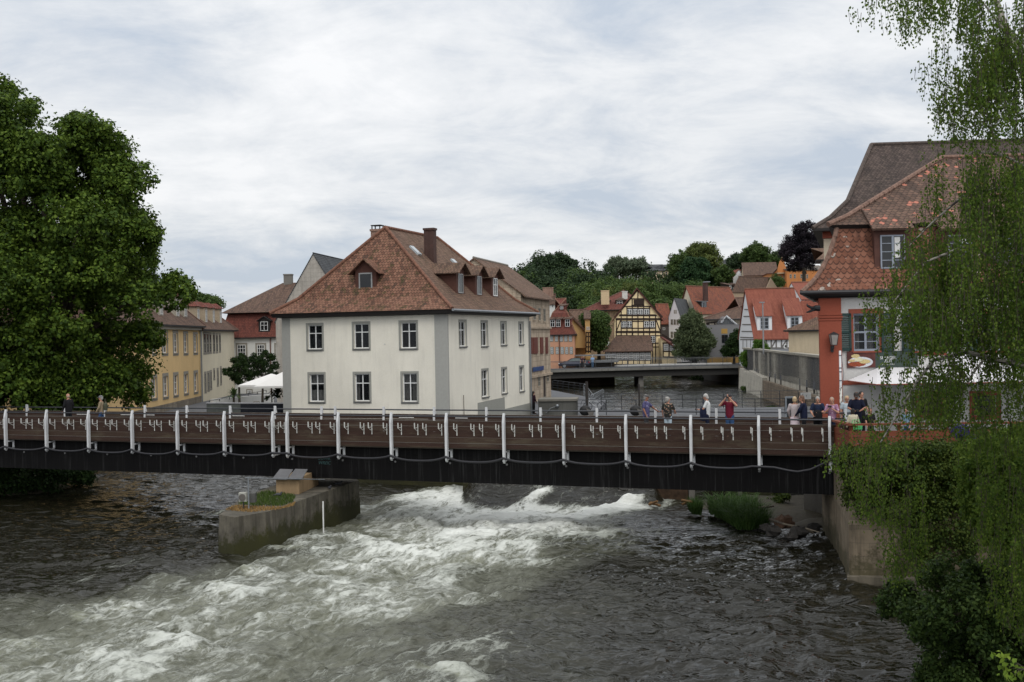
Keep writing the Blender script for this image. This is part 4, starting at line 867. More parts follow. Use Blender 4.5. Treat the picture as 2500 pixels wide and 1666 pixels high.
# ---------------------------------------------------------------- main cream house
WH = flat('upvc_white', (.70, .71, .70), .4)
cream = plaster('cream_render', (.79, .755, .655), .2, 1, .24)
B0 = PX(1096, 66.0); t_r = Vector((.327, .945, 0)).normalized(); t_f = Vector((-t_r.y, t_r.x, 0))
A0 = B0 + t_f * 11.25
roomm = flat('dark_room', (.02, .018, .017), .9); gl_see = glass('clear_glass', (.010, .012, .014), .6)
e = None
f1 = [('f', 752, 794, 786, 853), ('f', 864, 790.5, 900, 851), ('f', 978.5, 787.5, 1016, 850.5), ('f', 756, 914, 791, 981), ('f', 866.5, 913, 902, 980), ('f', 983, 912, 1018, 981)]
rs_ = [('r', 1121.5, 785, 1138, 846), ('r', 1175, 786.5, 1190, 845), ('r', 1223, 788, 1236, 842), ('r', 1267, 789, 1277.5, 841), ('r', 1176.5, 904, 1192, 969), ('r', 1225, 900, 1237, 960), ('r', 1268.5, 896, 1279, 955)]
cur = {3: [(0.02, .3, .6, .97), (.3, .97, .6, .97), (0, 1, 0, .42)], 4: [(0, .2, 0, 1), (.8, 1, 0, 1)], 5: [(.02, .42, 0, 1), (.55, .98, 0, 1)]}
ws = dict(nx=2, rows=(.655,), fmat=WH, pmat=gl_see, st=.11, fw=.058, sw=.135, smat=M_grey, sill=.09, smt=M_sill, proud=.012, room=roomm)
wl = [w + ({'curtain': cur[i]},) if i in cur else w + ({},) for i, w in enumerate(f1)] + [w + ({'sw': .12},) for w in rs_]
# eaves height from the photograph
zE = 5.93
h = house('cream_house', 'large cream plastered riverside house with grey corner strips and hipped red tile roof', 'house', A0, B0, 15.6, -3.6, zE, 11.35, 'hip', cream, T_main, wins=wl, ws=ws, hip=(0, 0), holes=True, reveal=.17,
          rings=[(.55, zE - .12)], capm=C_red, cap=.13)
MAIN = h; e = h['e']; A, B, C, D = h['A'], h['B'], h['C'], h['D']
# replace the generic roof by two-slope hipped roof with flared eaves (front/rear hips, long ridge)
for o in [o for o in e.children if o.name.split('.')[0] in ('roof', 'eaves', 'ridge_tiles')]: bpy.data.objects.remove(o)
t = unit(A, B); v = unit(A, D)
def rg(o, z): return [Z(A - t * o - v * o, z), Z(B + t * o - v * o, z), Z(C + t * o + v * o, z), Z(D - t * o + v * o, z)]
E0, E1 = rg(.55, 5.90), rg(-.75, 6.80)
M0 = Z((A + B) / 2 + v * 3.5, 11.35); M1 = Z((A + B) / 2 + v * 12.0, 11.35)
mb = MB(); mb.mat(T_main); mb.poly([E0[0], E0[1], E1[1], E1[0]]); mb.poly([E1[0], E1[1], M0]); mb.mat(T_side)
for i, r_ in ((1, [M1, M0]), (2, [M1]), (3, [M0, M1])): j = (i + 1) % 4; mb.poly([E0[i], E0[j], E1[j], E1[i]]); mb.poly([E1[i], E1[j]] + r_)
rf = mb.build('roof', None, e)
# hip and ridge tiles: overlapping rounded caps
mb = MB()
def caps(a, b, r=.12, step=.38):
    n = max(1, int((b - a).length / step)); d = (b - a) / n
    for i in range(n): mb.tube([a + d * i + Vector((0, 0, .03)), a + d * (i + 1.08) + Vector((0, 0, .05))], [r, r * .82], 7)
for i, m in ((0, M0), (1, M0), (2, M1), (3, M1)): caps(E0[i], E1[i]); caps(E1[i], m)
caps(M0, M1); mb.build('ridge_tiles', C_red, rf)
mb = MB(); lo = [p - Vector((0, 0, .24)) for p in rg(.42, 5.90)]; up = [p - Vector((0, 0, .02)) for p in rg(.50, 5.90)]; ins = rg(-.01, 5.60)
for i in range(4): j = (i + 1) % 4; mb.poly([lo[i], lo[j], up[j], up[i]]); mb.poly([ins[i], ins[j], lo[j], lo[i]])
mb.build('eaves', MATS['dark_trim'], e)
mb = MB(); g0, g1 = rg(.62, 5.84)[1], rg(.62, 5.84)[2]; mb.tube([g0, g1], .075, 8); mb.build('gutter', MATS['zinc'], e)
# grey corner strips
F, Rt = h['F']['f'], h['F']['r']; W0, L0 = (B - A).length, 15.6
MB().bx((W0 - .84, -.012, -3.6), (W0 + .012, .05, zE - .34), F).build('corner_strip', flat('strip_grey', (.35, .35, .325), .9, var=.06), e)
MB().bx((-.012, -.013, -3.6), (.58, .05, zE - .34), F).build('corner_strip', MATS['strip_grey'], e)
MB().bx((-.0125, -.013, -3.6), (.14, .05, zE - .34), Rt).build('corner_strip', MATS['strip_grey'], e); MB().bx((L0 - .2, -.013, -3.6), (L0 + .012, .05, zE - .34), Rt).build('corner_strip', MATS['strip_grey'], e)
# grey socle with stair-like outline
o_ = Vector((Rt[0][3], Rt[1][3], 0)); tt = Vector((Rt[0][0], Rt[1][0], 0))
sp = [hitv(x, y, o_, tt) for x, y in ((1166, 984), (1231, 970), (1232, 999), (1294, 984))]; mb = MB()
pts = [(sp[0][0], -3.6), (L0, -3.6), (L0, sp[3][1]), (sp[2][0], sp[2][1]), (sp[1][0], sp[1][1]), (sp[0][0], sp[0][1])]
mb.slab([Rt @ Vector((a, -.03, b)) for a, b in pts], 0, d=Rt.to_3x3() @ Vector((0, .05, 0))); mb.build('socle', M_grey, e)
mb = MB(); c_ = Rt @ Vector((L0 - .12, -.12, 0)); mb.tube([Z(c_, 5.3), Z(c_, -2)], .05, 8); mb.build('downpipe', MATS['zinc'], e)
mb = MB(); mb.bx((W0 * .63, -.03, 3.85), (W0 * .63 + .06, .0, 3.91), F); mb.build('wall_vent', MATS['off_white'], e)
mb = MB(); u1 = hitv(1131, 1000, o_, tt)[0]; mb.tube([Rt @ Vector((u1, -.05, -.7)), Rt @ Vector((u1 - .02, -.05, .65))], .02, 5); mb.build('thin_pipe', flat('pipe_brown', (.10, .07, .05), .8), e)
# dormers
M_dw = flat('dormer_brown', (.085, .035, .025), .8, var=.2)
M_df = flat('dormer_frame', (.30, .31, .31), .5)
def roof_dormer(fr, px, w, h_, z0, rise, back, nm, lab, dep):
    u, _ = hitv(px, 700, Vector((fr[0][3], fr[1][3], 0)) , Vector((fr[0][0], fr[1][0], 0))); return dormer(rf, fr, u, dep, z0, w, h_, rise, back, M_dw, T_side, 'gable', (w * .6, h_ * .68), .32, label=lab, wst=nm)
yf = 1.15; Mf = fm(A + v * yf, B + v * yf)
u, _ = hitv(893, 690, Vector((Mf[0][3], Mf[1][3], 0)), Vector((Mf[0][0], Mf[1][0], 0)))
dormer(rf, F, u, yf, 7.05, 1.45, 1.5, .62, 1.15, M_dw, T_main, 'gable', (.92, 1.05), .34, label='brown gabled dormer on the front hip', wst=dict(nx=1, rows=(), fmat=M_df, fw=.08))
for k, (px, nxx) in enumerate(((1124, 1), (1169.5, 1), (1208.5, 2))):
    Mr = fm(B - t * .95, C - t * .95); u, _ = hitv(px, 700, Vector((Mr[0][3], Mr[1][3], 0)), Vector((Mr[0][0], Mr[1][0], 0)))
    dormer(rf, Rt, u, .95, 6.75, 1.35, 1.75, .45, 1.7, M_dw, T_side, 'gable', (.8, 1.25), .36, label=['nearest', 'middle', 'farthest'][k] + ' of the three gabled dormers on the river side', wst=dict(nx=nxx, rows=(.62,) if nxx == 2 else (), fmat=WH if nxx == 2 else M_df, fw=.07))
# chimneys, roof lights
def on_side(px, py):
    """point of the right roof slope seen at px,py"""
    nrm = (E1[2] - E1[1]).cross(M0 - E1[1]); o = Vector((0, 0, EYE)); dr = P(px, py, 1) - o; return o + dr * ((E1[1] - o).dot(nrm) / dr.dot(nrm))
c = on_side(1051, 632); chimney(rf, c, .68, .5, c.z - .6, 11.42, M_brick, MATS['zinc'], math.atan2(t.y, t.x), cowl=False)
lc = Z((A + B) / 2 + v * 4.2 - t * .9, 0); chimney(rf, lc, .7, .6, 9.6, 11.35, M_brick2, None, math.atan2(t.y, t.x), cowl=True)
for (px, py) in ((1013, 614), (1112, 645)):
    c = on_side(px, py); nrm = (E1[2] - E1[1]).cross(M0 - E1[1]).normalized(); nrm = nrm if nrm.z > 0 else -nrm; dn = Vector((0, 0, -1)) + nrm * nrm.z; dn.normalize(); mb = MB(); q = [c + nrm * .12 + v * a + dn * b for a, b in ((-.28, -.42), (.28, -.42), (.28, .42), (-.28, .42))]; mb.slab(q, .14, d=-nrm * .14); mb.build('roof_light', flat('rooflight_pane', (.42, .46, .48), .12), rf)

# ---------------------------------------------------------------- yellow wing and cream annex at the left
yel = plaster('yellow_render', (.68, .48, .235), .12, 1, .12); W_surr = flat('window_surround_grey', (.27, .25, .21), .85)
p0 = Vector((-28.3, 75, 0)); p1 = Vector((-30.0, 106.3, 0))
wu = [(372, 807, 379.5, 862), (396.5, 812, 408, 862.5), (423.5, 813, 433.5, 862), (449, 815, 457.5, 862), (473, 817, 481, 861)]
wlw = [(336, 926, 348, 978), (371, 922, 382, 972), (398.5, 918, 409.5, 968.5), (424.5, 915.5, 434, 964.5), (450, 913, 458.5, 960), (474, 910.5, 482, 956.5)]
hid = []
wst = dict(nx=2, rows=(.3, .6), fmat=WH, st=.10, fw=.10, bar=.05, sw=.24, smat=W_surr, sill=.1, smt=W_surr, proud=.03, bars=0)
hh = house('yellow_house', 'long ochre yellow rendered house with grey window surrounds partly behind the big tree', 'house', p0, p1, 13, -2.0, 5.75, 12.2, 'hip', yel, T_brown, over=.5, hip=(5, 4), capm=C_brown,
           wins=[('f',) + w for w in wu + wlw], ws=wst, holes=True, reveal=.16, back=Vector((-1, -.054, 0)))
mb = MB(); mb.bx((0, -.04, -2.4), ((p1 - p0).length, .05, -.95), hh['F']['f']); mb.build('plinth', stone('plinth_stone', (.30, .26, .2), (.22, .19, .15), .9, .45), hh['e'])
mb = MB(); mb.bx((0, -.3, 5.35), ((p1 - p0).length, .0, 5.62), hh['F']['f']); mb.build('cornice', W_surr, hh['e'])
for k, px in enumerate((345, 400, 440, 459)):
    u = hitv(px, 750, p0, unit(p0, p1))[0]; dormer(hh['roof'], hh['F']['f'], u + .5, .35, 6.35, 1.35, 2.0, .55, 2.2, flat('dormer_cream', (.34, .31, .25), .7), T_redman, 'hip', (.8, 1.5), .2, label=['first dormer of the yellow wing, deep in the tree', 'second dormer of the yellow wing', 'third dormer of the yellow wing, beside the leaves', 'last dormer of the yellow wing, above the corner'][k])
mb = MB(); c_ = hh['F']['f'] @ Vector(((p1 - p0).length - .1, -.15, 0)); mb.tube([Z(c_, 5.4), Z(c_, -2)], .07, 8); mb.build('downpipe', MATS['zinc'], hh['e'])
crm = plaster('pale_annex_render', (.64, .58, .44), .15, 1, .15)
q0 = p1 + Vector((.02, .05, 0)); q1 = Vector((-30.4, 121, 0))
an = [(497, 814, 502, 862.5), (504.5, 815, 509, 861.5), (511.5, 816, 515.5, 860.5), (520, 816.5, 524, 860), (527.5, 818, 531, 859.5), (535, 818, 538, 858), (499.5, 911.5, 503, 957), (506.5, 910, 510.5, 953.5), (513, 907.5, 516.5, 949.5), (521.5, 903, 524, 925), (530, 902, 533, 941), (538, 898, 540.5, 938)]
h2 = house('cream_annex', 'narrow pale cream annex continuing the yellow house towards the cafe', 'house', q0, q1, 11, -2.2, 5.45, 10.2, 'hip', crm, T_brown, over=.4, hip=(3, 3), capm=C_brown, wins=[('f',) + w for w in an],
           ws=dict(nx=1, rows=(.5,), fmat=W_surr, st=0, fw=.06, sw=.16, smat=W_surr, proud=.02), back=Vector((-1, -.05, 0)))
for k, px in enumerate((474, 487, 500, 512)):
    u = hitv(px, 750, q0, unit(q0, q1))[0]; dormer(h2['roof'], h2['F']['f'], 1.4 + k * 3.1, .5, 5.9, 1.1, 1.8, .55, 2.0, flat('dormer_sand', (.38, .31, .22), .8), T_redman, 'hip', (.6, 1.2), .2, label=['first', 'second', 'third', 'fourth'][k] + ' small dormer on the cream annex roof')

# ---------------------------------------------------------------- white house with red mansard roof behind the cafe
wht = plaster('white_render', (.66, .66, .63), .12, 1, .12)
a0, a1 = PX(545, 122.5), PX(735, 121.0)
wm_ = [('f', 580, 842, 600, 869), ('f', 628, 842, 646, 869.5), ('f', 674, 842, 690, 868), ('f', 604, 953, 614.5, 966, {'sw': .12})]
h3 = house('mansard_house', 'white house with tall red mansard roof behind the cafe terrace', 'house', a0, a1, 13, -2.4, 4.75, 10.9, 'hip', wht, T_redman, over=.3, hip=(4.2, 3), rings=[((.35, .35), 4.65), ((.0, .0), 5.5), ((-.55, -.75), 7.35)], capm=None, wins=wm_,
           ws=dict(nx=3, rows=(.33, .66), fmat=WH, st=0, fw=.07, bar=.05, sw=.2, smat=W_surr, bars=0))
for o in [o for o in h3['e'].children if o.name.split('.')[0] in ('roof',)]: bpy.data.objects.remove(o)
def rg3(ox, oy, z): A, B, C, D = h3['A'], h3['B'], h3['C'], h3['D']; t = unit(A, B); v = unit(A, D); return [Z(A - t * ox - v * oy, z), Z(B + t * ox - v * oy, z), Z(C + t * ox + v * oy, z), Z(D - t * ox + v * oy, z)]
mb = MB(); rr = [rg3(.35, .35, 4.65), rg3(0, 0, 5.5), rg3(-.4, -.6, 7.3)]; mb.mat(T_redman)
for a, b in zip(rr[:-1], rr[1:]):
    for i in range(4): mb.poly([a[i], a[(i + 1) % 4], b[(i + 1) % 4], b[i]])
top = rg3(.15, .0, 7.38); A3, B3, C3, D3 = h3['A'], h3['B'], h3['C'], h3['D']; r0 = Z((A3 + D3) / 2 + unit(A3, B3) * 4.6, 10.9); r1 = Z((B3 + C3) / 2 - unit(A3, B3) * 2, 10.9)
mb.mat(T_brown); mb.poly([top[0], top[1], r1, r0]); mb.poly([top[1], top[2], r1]); mb.poly([top[2], top[3], r0, r1]); mb.poly([top[3], top[0], r0]); mb.mat(MATS['dark_trim'])
for i in range(4): j = (i + 1) % 4; mb.poly([rr[2][i], rr[2][j], top[j] - Vector((0, 0, .03)), top[i] - Vector((0, 0, .03))])
rf3 = mb.build('roof', None, h3['e']); c = Z((A3 + D3) / 2 + unit(A3, B3) * 5.3, 0); chimney(rf3, c, .95, .8, 10.2, 11.9, M_conc)
u = hitv(646, 790, a0, unit(a0, a1))[0]; dormer(rf3, h3['F']['f'], u, -.12, 5.15, 1.3, 1.35, .4, .8, MATS['dark_trim'], MATS['dark_trim'], 'gable', (.85, 1.0), .18, wst=dict(fmat=WH))
mb = MB(); c_ = h3['F']['f'] @ Vector((hitv(661, 850, a0, unit(a0, a1))[0], -.1, 0)); mb.tube([Z(c_, 4.6), Z(c_, -2)], .06, 8); mb.build('downpipe', flat('rust_pipe', (.13, .05, .03), .6), h3['e'])

# ---------------------------------------------------------------- stone gable behind the cream house
g0, g1 = PX(676, 98), PX(866, 97)
h4 = house('stone_gable_house', 'pale stone building with a very steep gable and slate roof behind the cream house', 'house', g0, g1, 14, -2, 5.9, 11.75, 'y', stone('pale_ashlar', (.44, .41, .365), (.41, .385, .345), .9, .38, (.40, .375, .335), .3, .3, 0, .012), T_slate, over=.1, verge=.05, capm=T_slate, cap=.05)
# the sandstone house right behind, along the river
s0 = Vector((.80, 92, 0)); s1 = Vector((3.55, 103, 0))
snd = stone('old_sandstone_ashlar', (.50, .41, .31), (.43, .345, .26), .9, .42, (.24, .19, .14), .5, .6, 0, .01)
ws_ = [('f', 1314, 752, 1319, 783), ('f', 1326, 754, 1331, 785), ('f', 1301, 750, 1307, 781), ('f', 1312.5, 921, 1318, 943, {'sw': .12}), ('f', 1325.5, 915, 1331.5, 971, {'rows': (), 'nx': 1, 'sw': .1, 'name': 'door', 'pmat': M_beam}), ('f', 1333.5, 912, 1339, 932, {'sw': .12})]
h5 = house('sandstone_house', 'tall weathered sandstone house with red window shutters between the cream and pink houses', 'house', s0, s1, 8.0, -2.2, 7.75, 10.75, 'x', snd, T_side, over=.45, verge=.15, capm=flat('verge_grey', (.24, .22, .19), .8), wins=ws_,
           ws=dict(nx=2, rows=(.5,), fmat=W_surr, pmat=flat('dim_pane', (.06, .06, .05), .4), st=0, fw=.06, sw=.14, smat=snd, sill=.06), back=Vector((-.97, .243, 0)))
oF = h5['F']['f']; Ws = (s1 - s0).length
for z in (.60, 4.85): MB().bx((-.05, -.16, z), (Ws + .05, .0, z + .2), oF).build('cornice', snd, h5['e'])
M_sh = flat('red_shutters', (.13, .028, .016), .6, var=.25)
for (x0, x1) in ((1296.5, 1300.5), (1301.5, 1311.5), (1318, 1325), (1331.5, 1336.5)):
    r = rect_px(oF, x0, 824, x1, 864); mb = MB(); mb.bx((r[0], -.07, r[2]), (r[1], -.01, r[3]), oF)
    for k in range(9): z = r[2] + (r[3] - r[2]) * (k + .5) / 9; mb.bx((r[0] + .04, -.085, z - .05), (r[1] - .04, -.06, z + .02), oF)
    mb.build('shutter', M_sh, h5['e'])
r = rect_px(oF, 1299, 895.5, 1325.5, 906); sg = MB().bx((r[0], -.09, r[2]), (r[1], -.05, r[3]), oF).build('shop_sign', flat('sign_blue', (.015, .04, .15), .5), h5['e'])
text3d('lettering', 'RESTAURANT', oF @ Matrix.Translation((r[0] + .15, -.095, r[2] + .09)), .34, flat('letter_blue', (.05, .11, .26), .5), sg, .003)
# low slabs of ground right of it
# small white house between, with a chimney
h6 = house('small_white_house', 'small whitish house with brown roof peeking over the sandstone house', 'house', PX(1338, 186), PX(1357, 185), 3.5, -.5, P(1350, 741, 185).z, P(1350, 722, 189).z, 'x', wht, T_brown, over=.3, capm=C_brown, back=Vector((.045, 1, 0)), wins=[('f', 1348, 741, 1351.5, 752, {})], ws=dict(nx=1, rows=(), st=0, fw=.06))
chimney(h6['roof'], PX(1341, 187), 1.8, .8, 9.0, P(1341, 702, 187).z, M_brick2)
# pink house
pk = plaster('salmon_render', (.56, .30, .19), .15, 1, .15); pk0, pk1 = PX(1336, 158), PX(1402.5, 156)
yr = [(823.5, 836.5), (852, 865)]
wp = []
for xs_, (ya, yb) in (((1344, 1356, 1368, 1379, 1390), (819.5, 833)), ((1345, 1358, 1370, 1381, 1392), (849, 863.5))):
    for x in xs_: wp.append(('f', x, ya, x + 5.5, yb))
h7 = house('salmon_house', 'salmon pink house with red mansard roof beyond the road bridge', 'house', pk0, pk1, 11, -.9, 4.45, 9.6, 'hip', pk, T_redman, over=.3, back=Vector((.075, 1, 0)), hip=(3, 3), rings=[(.35, 4.35), (-.05, 5.1), (-.95, 7.4)], capm=C_red, wins=wp,
           ws=dict(nx=2, rows=(.33, .66), fmat=WH, st=0, fw=.05, bar=.03, sw=.10, smat=flat('green_grey', (.16, .18, .15), .7), bars=0))
for k, px in enumerate((1348.5, 1362.5, 1385)):
    u = hitv(px, 800, pk0, unit(pk0, pk1))[0]; dormer(h7['roof'], h7['F']['f'], u, .1, 5.35, 1.0, 1.2, .35, .8, T_redman, T_brown, 'shed', (.7, 1.0), .15, wst=dict(fmat=WH))
u = hitv(1360, 770, pk0, unit(pk0, pk1))[0]; dormer(h7['roof'], h7['F']['f'], u, 1.6, 7.9, .9, .6, .25, 1.2, T_redman, T_brown, 'shed', (.5, .45), .15, wst=dict(fmat=WH))
mb = MB(); c_ = h7['F']['f'] @ Vector((hitv(1366.5, 850, pk0, unit(pk0, pk1))[0], -.1, 0)); mb.tube([Z(c_, 4.4), Z(c_, -.9)], .07, 6); mb.build('downpipe', flat('rust_pipe', (.13, .05, .03), .6), h7['e'])
MB().bx((-1, -.12, -1.9), ((pk1 - pk0).length + 1, .3, -.9), h7['F']['f']).build('plinth', S_rough, h7['e'])
# small yellow gable house
yg = plaster('mustard_render', (.55, .36, .15), .15, 1, .1); m0, m1 = PX(1393, 168), PX(1431, 166)
h8 = house('mustard_house', 'mustard coloured house with a half gable beside the salmon house', 'house', m0, m1, 9, -.8, 5.2, 8.0, 'x', yg, T_side, over=.3, back=Vector((.07, 1, 0)), capm=C_brown, wins=[('f', 1411, 820, 1413.5, 826)], ws=dict(nx=1, rows=(), st=0, fw=.05))
mb = MB(); g0_ = P(1385, 765, 167.5); tri = [P(1384, 772, 165.6), P(1390, 766, 165.6), P(1433, 811, 165.6), P(1433, 850, 165.6), P(1384, 850, 165.6)]; mb.slab(tri, 0, d=(0, .4, 0)); mb.build('gable_wall', yg, h8['e'])
mb = MB(); mb.slab([P(1385, 764, 165.2), P(1391, 763, 165.2), P(1434, 809, 165.2), P(1430, 812, 165.2)], 0, d=(0, 1.2, 0)); mb.build('verge', T_side, h8['e'])
h9 = house('striped_annex', 'tiny half-timbered yellow annex with grey upper storey beside the mustard house', 'house', PX(1430, 164), PX(1442, 163.6), 6, -.8, 6.6, 7.8, 'x', yg, T_brown, back=Vector((.07, 1, 0)), over=.2, capm=None, wins=[('f', 1432, 798, 1435, 806), ('f', 1436.5, 798, 1439.5, 806)], ws=dict(nx=1, rows=(), st=0, fw=.05))
beams(h9['e'], h9['F']['f'], [(1430, y, 1442, y) for y in (812, 822, 836, 847, 858)] + [(x, 812, x, 862) for x in (1431, 1436.5, 1441.5)], .16, M_beam)
# dark boathouse line under these houses
struct(MB().bx((3, 157.6, -3.6), (12.5, 190, -.95)).build('bank', S_rough))
e = empty('boathouse', (11, 158, -3), 'dark low boathouse with flat grey roof right of the salmon house', 'boathouse'); MB().bx((9.3, 158.5, Zu - .5), (14.6, 162, .3)).build('wall', flat('boathouse_brown', (.12, .09, .065), .9), e); MB().bx((9.0, 156.0, .3), (15.0, 162.3, .55)).build('roof', flat('roof_grey', (.16, .165, .17), .7), e); MB().bx((8.8, 158.0, 1.2), (15.0, 162.0, 1.35)).build('canopy', MATS['roof_grey'], e)
# big red roofed stone house behind
r0_, r1_ = PX(1434, 196), PX(1560, 193)
h10 = house('ochre_stone_house', 'ochre stone house with a large rusty hipped roof behind the timbered house', 'house', r0_, r1_, 12, -.5, 8.6, 12.15, 'hip', stone('ochre_stone', (.36, .25, .16), (.28, .2, .14), .9, .45), T_rust if False else T_redman, over=.7, hip=(5.5, 4), capm=C_brown, wins=[('f', 1483, 805, 1489, 818), ('f', 1483, 835, 1489, 848), ('f', 1462, 806, 1467, 818)], ws=dict(nx=2, rows=(.5,), fmat=WH, st=0, fw=.08))
chimney(h10['roof'], PX(1480, 194.5), 1.4, 1.0, 9.5, 12.0, flat('chimney_cream', (.55, .42, .26), .8)); chimney(h10['roof'], PX(1528, 197), .9, .8, 10, 11.9, MATS['off_white'])
for k, px in enumerate((1471, 1509)): u = hitv(px, 745, r0_, unit(r0_, r1_))[0]; dormer(h10['roof'], h10['F']['f'], u, 1.2, 9.2, 1.5, 1.1, .5, 1.6, M_beam, T_brown, 'hip', (1.0, .8), .25)

# ---------------------------------------------------------------- yellow half-timbered gable house
tf = plaster('timber_infill', (.78, .63, .38), .08, 1, .06); t0, t1 = PX(1502.5, 172), PX(1613.5, 171.4)
D_ = 15.75
x_ = lambda X: 1240 + X / 3.268
y_ = lambda Y: 560 + Y / 3.268
wt_ = []
for a, b in ((950, 988), (995, 1034), (1041, 1079), (1087, 1127)): wt_.append(('f', x_(a), y_(638), x_(b), y_(681), {'nx': 2}))
for a, b in ((906, 945), (951, 991), (1087, 1127), (1134, 1172)): wt_.append(('f', x_(a), y_(736), x_(b), y_(782), {'nx': 2}))
for a, b in ((907, 947), (953, 992), (999, 1038), (1045, 1084), (1091, 1129), (1136, 1176)): wt_.append(('f', x_(a), y_(852), x_(b), y_(905), {'nx': 2}))
h11 = house('half_timbered_house', 'yellow half-timbered gable house with rows of white windows at the road bridge', 'house', t0, t1, 15, -1.0, 6.75, 11.2, 'y', tf, T_redman, over=.45, verge=.3, capm=C_brown, wins=wt_,
            ws=dict(nx=2, rows=(.33, .66), fmat=WH, st=0, fw=.09, bar=.05, sw=.06, smat=M_beam, bars=0, proud=.05))
H = lambda y, a=860, b=1222: (x_(a), y_(y), x_(b), y_(y))
Vv = lambda x, a, b: (x_(x), y_(a), x_(x), y_(b))
bl = [H(713), H(722), H(815), H(824), H(849), H(909), H(683, 890, 1180), H(690, 885, 1190), H(790, 900, 1180), H(735, 905, 1175), H(632, 945, 1135), H(607, 985, 1088), H(555, 985, 1085), H(616, 925, 1145), H(940, 1150, 1222)]
bl += [Vv(x, a, b) for x, a, b in ((865, 713, 910), (904, 640, 910), (950, 620, 850), (992, 555, 850), (1037, 480, 710), (1039, 722, 910), (1083, 555, 850), (1130, 620, 910), (1178, 690, 1065), (1219, 713, 1065), (950, 905, 912), (1037, 600, 690), (1155, 905, 1065), (1084, 815, 850), (996, 815, 850), (948, 815, 850), (1130, 815, 850))]
bl += [(x_(868), y_(810), x_(898), y_(728)), (x_(1214), y_(810), x_(1184), y_(728)), (x_(1040), y_(474), x_(852), y_(706), .5), (x_(1028), y_(474), x_(1232), y_(706), .5)]
bl = [b if len(b) == 4 else b[:4] + (.3,) for b in bl]
beams(h11['e'], h11['F']['f'], bl, .155, M_beam)
MB().bx((3.0, -.1, 8.75), (4.6, -.02, 9.6), h11['F']['f']).build('loft_hatch', M_beam, h11['e'])
# lean-to in front
l0, l1 = PX(1478, 165.5), PX(1590, 165.0); e = empty('lean_to', Z((l0 + l1) / 2, -1), 'single-storey lean-to with brown roof and a long strip of white windows', 'lean-to')
Ml = fm(l0, l1); ll = (l1 - l0).length; MB().bx((0, 0, -1.6), (ll, 5, 1.75), Ml).build('wall', M_beam, e)
mb = MB(); mb.slab([Ml @ Vector(p) for p in ((-.3, -.3, 1.72), (ll + .3, -.3, 1.72), (ll + .3, 6.2, 4.0), (1.8, 6.2, 4.0))], .14, d=(0, 0, -.14)); mb.slab([Ml @ Vector(p) for p in ((-.3, -.3, 1.7), (1.8, 6.2, 3.98), (-.3, 6.2, 1.7))], .14, d=(0, 0, -.14)); mb.build('roof', T_brown, e)
xs_ = [1479, 1493, 1507, 1520.5, 1534.5, 1548, 1562, 1576]
for x in xs_: r = rect_px(Ml, x, 862, x + 12, 879); window(e, Ml, r, 4, (.33, .66), WH, st=0, fw=.06, bar=.045, bars=0)
for x in xs_: r = rect_px(Ml, x, 881.5, x + 11.5, 889); MB().bx((r[0], -.02, r[2]), (r[1], .01, r[3]), Ml).build('infill_panel', tf, e)
# side annex
k0, k1 = PX(1616, 168), PX(1652, 167.5); e = empty('side_annex', Z((k0 + k1) / 2, -1), 'low half-timbered side annex with sloping brown roof right of the timbered house', 'annex')
Mk = fm(k0, k1); lk = (k1 - k0).length; mb = MB(); mb.slab([Mk @ Vector(p) for p in ((0, 0, -1), (lk, 0, -1), (lk, 0, 1.9), (0, 0, 3.55))], 0, d=(0, 6, 0)); mb.build('wall', tf, e)
mb = MB(); mb.slab([Mk @ Vector(p) for p in ((-.1, -.3, 3.75), (lk + .4, -.3, 1.85), (lk + .4, 6, 1.85), (-.1, 6, 3.75))], .15); mb.build('roof', T_redman, e)
for x0, x1 in ((1620.5, 1632), (1634.5, 1646.5)): window(e, Mk, rect_px(Mk, x0, 840.5, x1, 856), 4, (.33, .66), WH, st=0, fw=.07, bar=.05, bars=0)
beams(e, Mk, [(1617, 838, 1650, 838), (1617, 858, 1650, 858), (1617, 872, 1650, 872), (1619, 838, 1619, 872), (1633.5, 838, 1633.5, 872), (1648, 838, 1648, 872), (1616, 818, 1654, 840, .4)], .2, M_beam)
# red roofed shed left behind, white gable house
house('red_roof_cottage', 'small cottage with plain red tile roof between the timbered and the white gable house', 'house', PX(1613, 190), PX(1640, 190), 9, -.5, 6.0, 9.3, 'x', flat('dim_wall', (.10, .085, .075), .8), T_rust, over=.3, capm=C_red, wins=[('f', 1618, 800, 1624, 806)], ws=dict(nx=2, rows=(), st=0))
w0, w1 = PX(1634.5, 182), PX(1663, 180)
h12 = house('white_gable_house', 'narrow white gable house with dark slate roof behind the willow', 'house', w0, w1, 10, -.5, 6.9, 9.9, 'y', plaster('bright_white_render', (.72, .73, .75), .06, 1, .05), T_slate, over=.15, verge=.1, capm=None,
            wins=[('f', 1638, 780, 1643, 793, {}), ('f', 1645, 780, 1650, 793), ('f', 1652, 780, 1657, 793), ('f', 1638, 810, 1643, 825), ('f', 1645, 810, 1651, 825), ('f', 1645.5, 757, 1648, 766), ('f', 1649.5, 757, 1652, 766)], ws=dict(nx=2, rows=(.5,), fmat=W_surr, st=0, fw=.07), back=Vector((.35, .94, 0)))
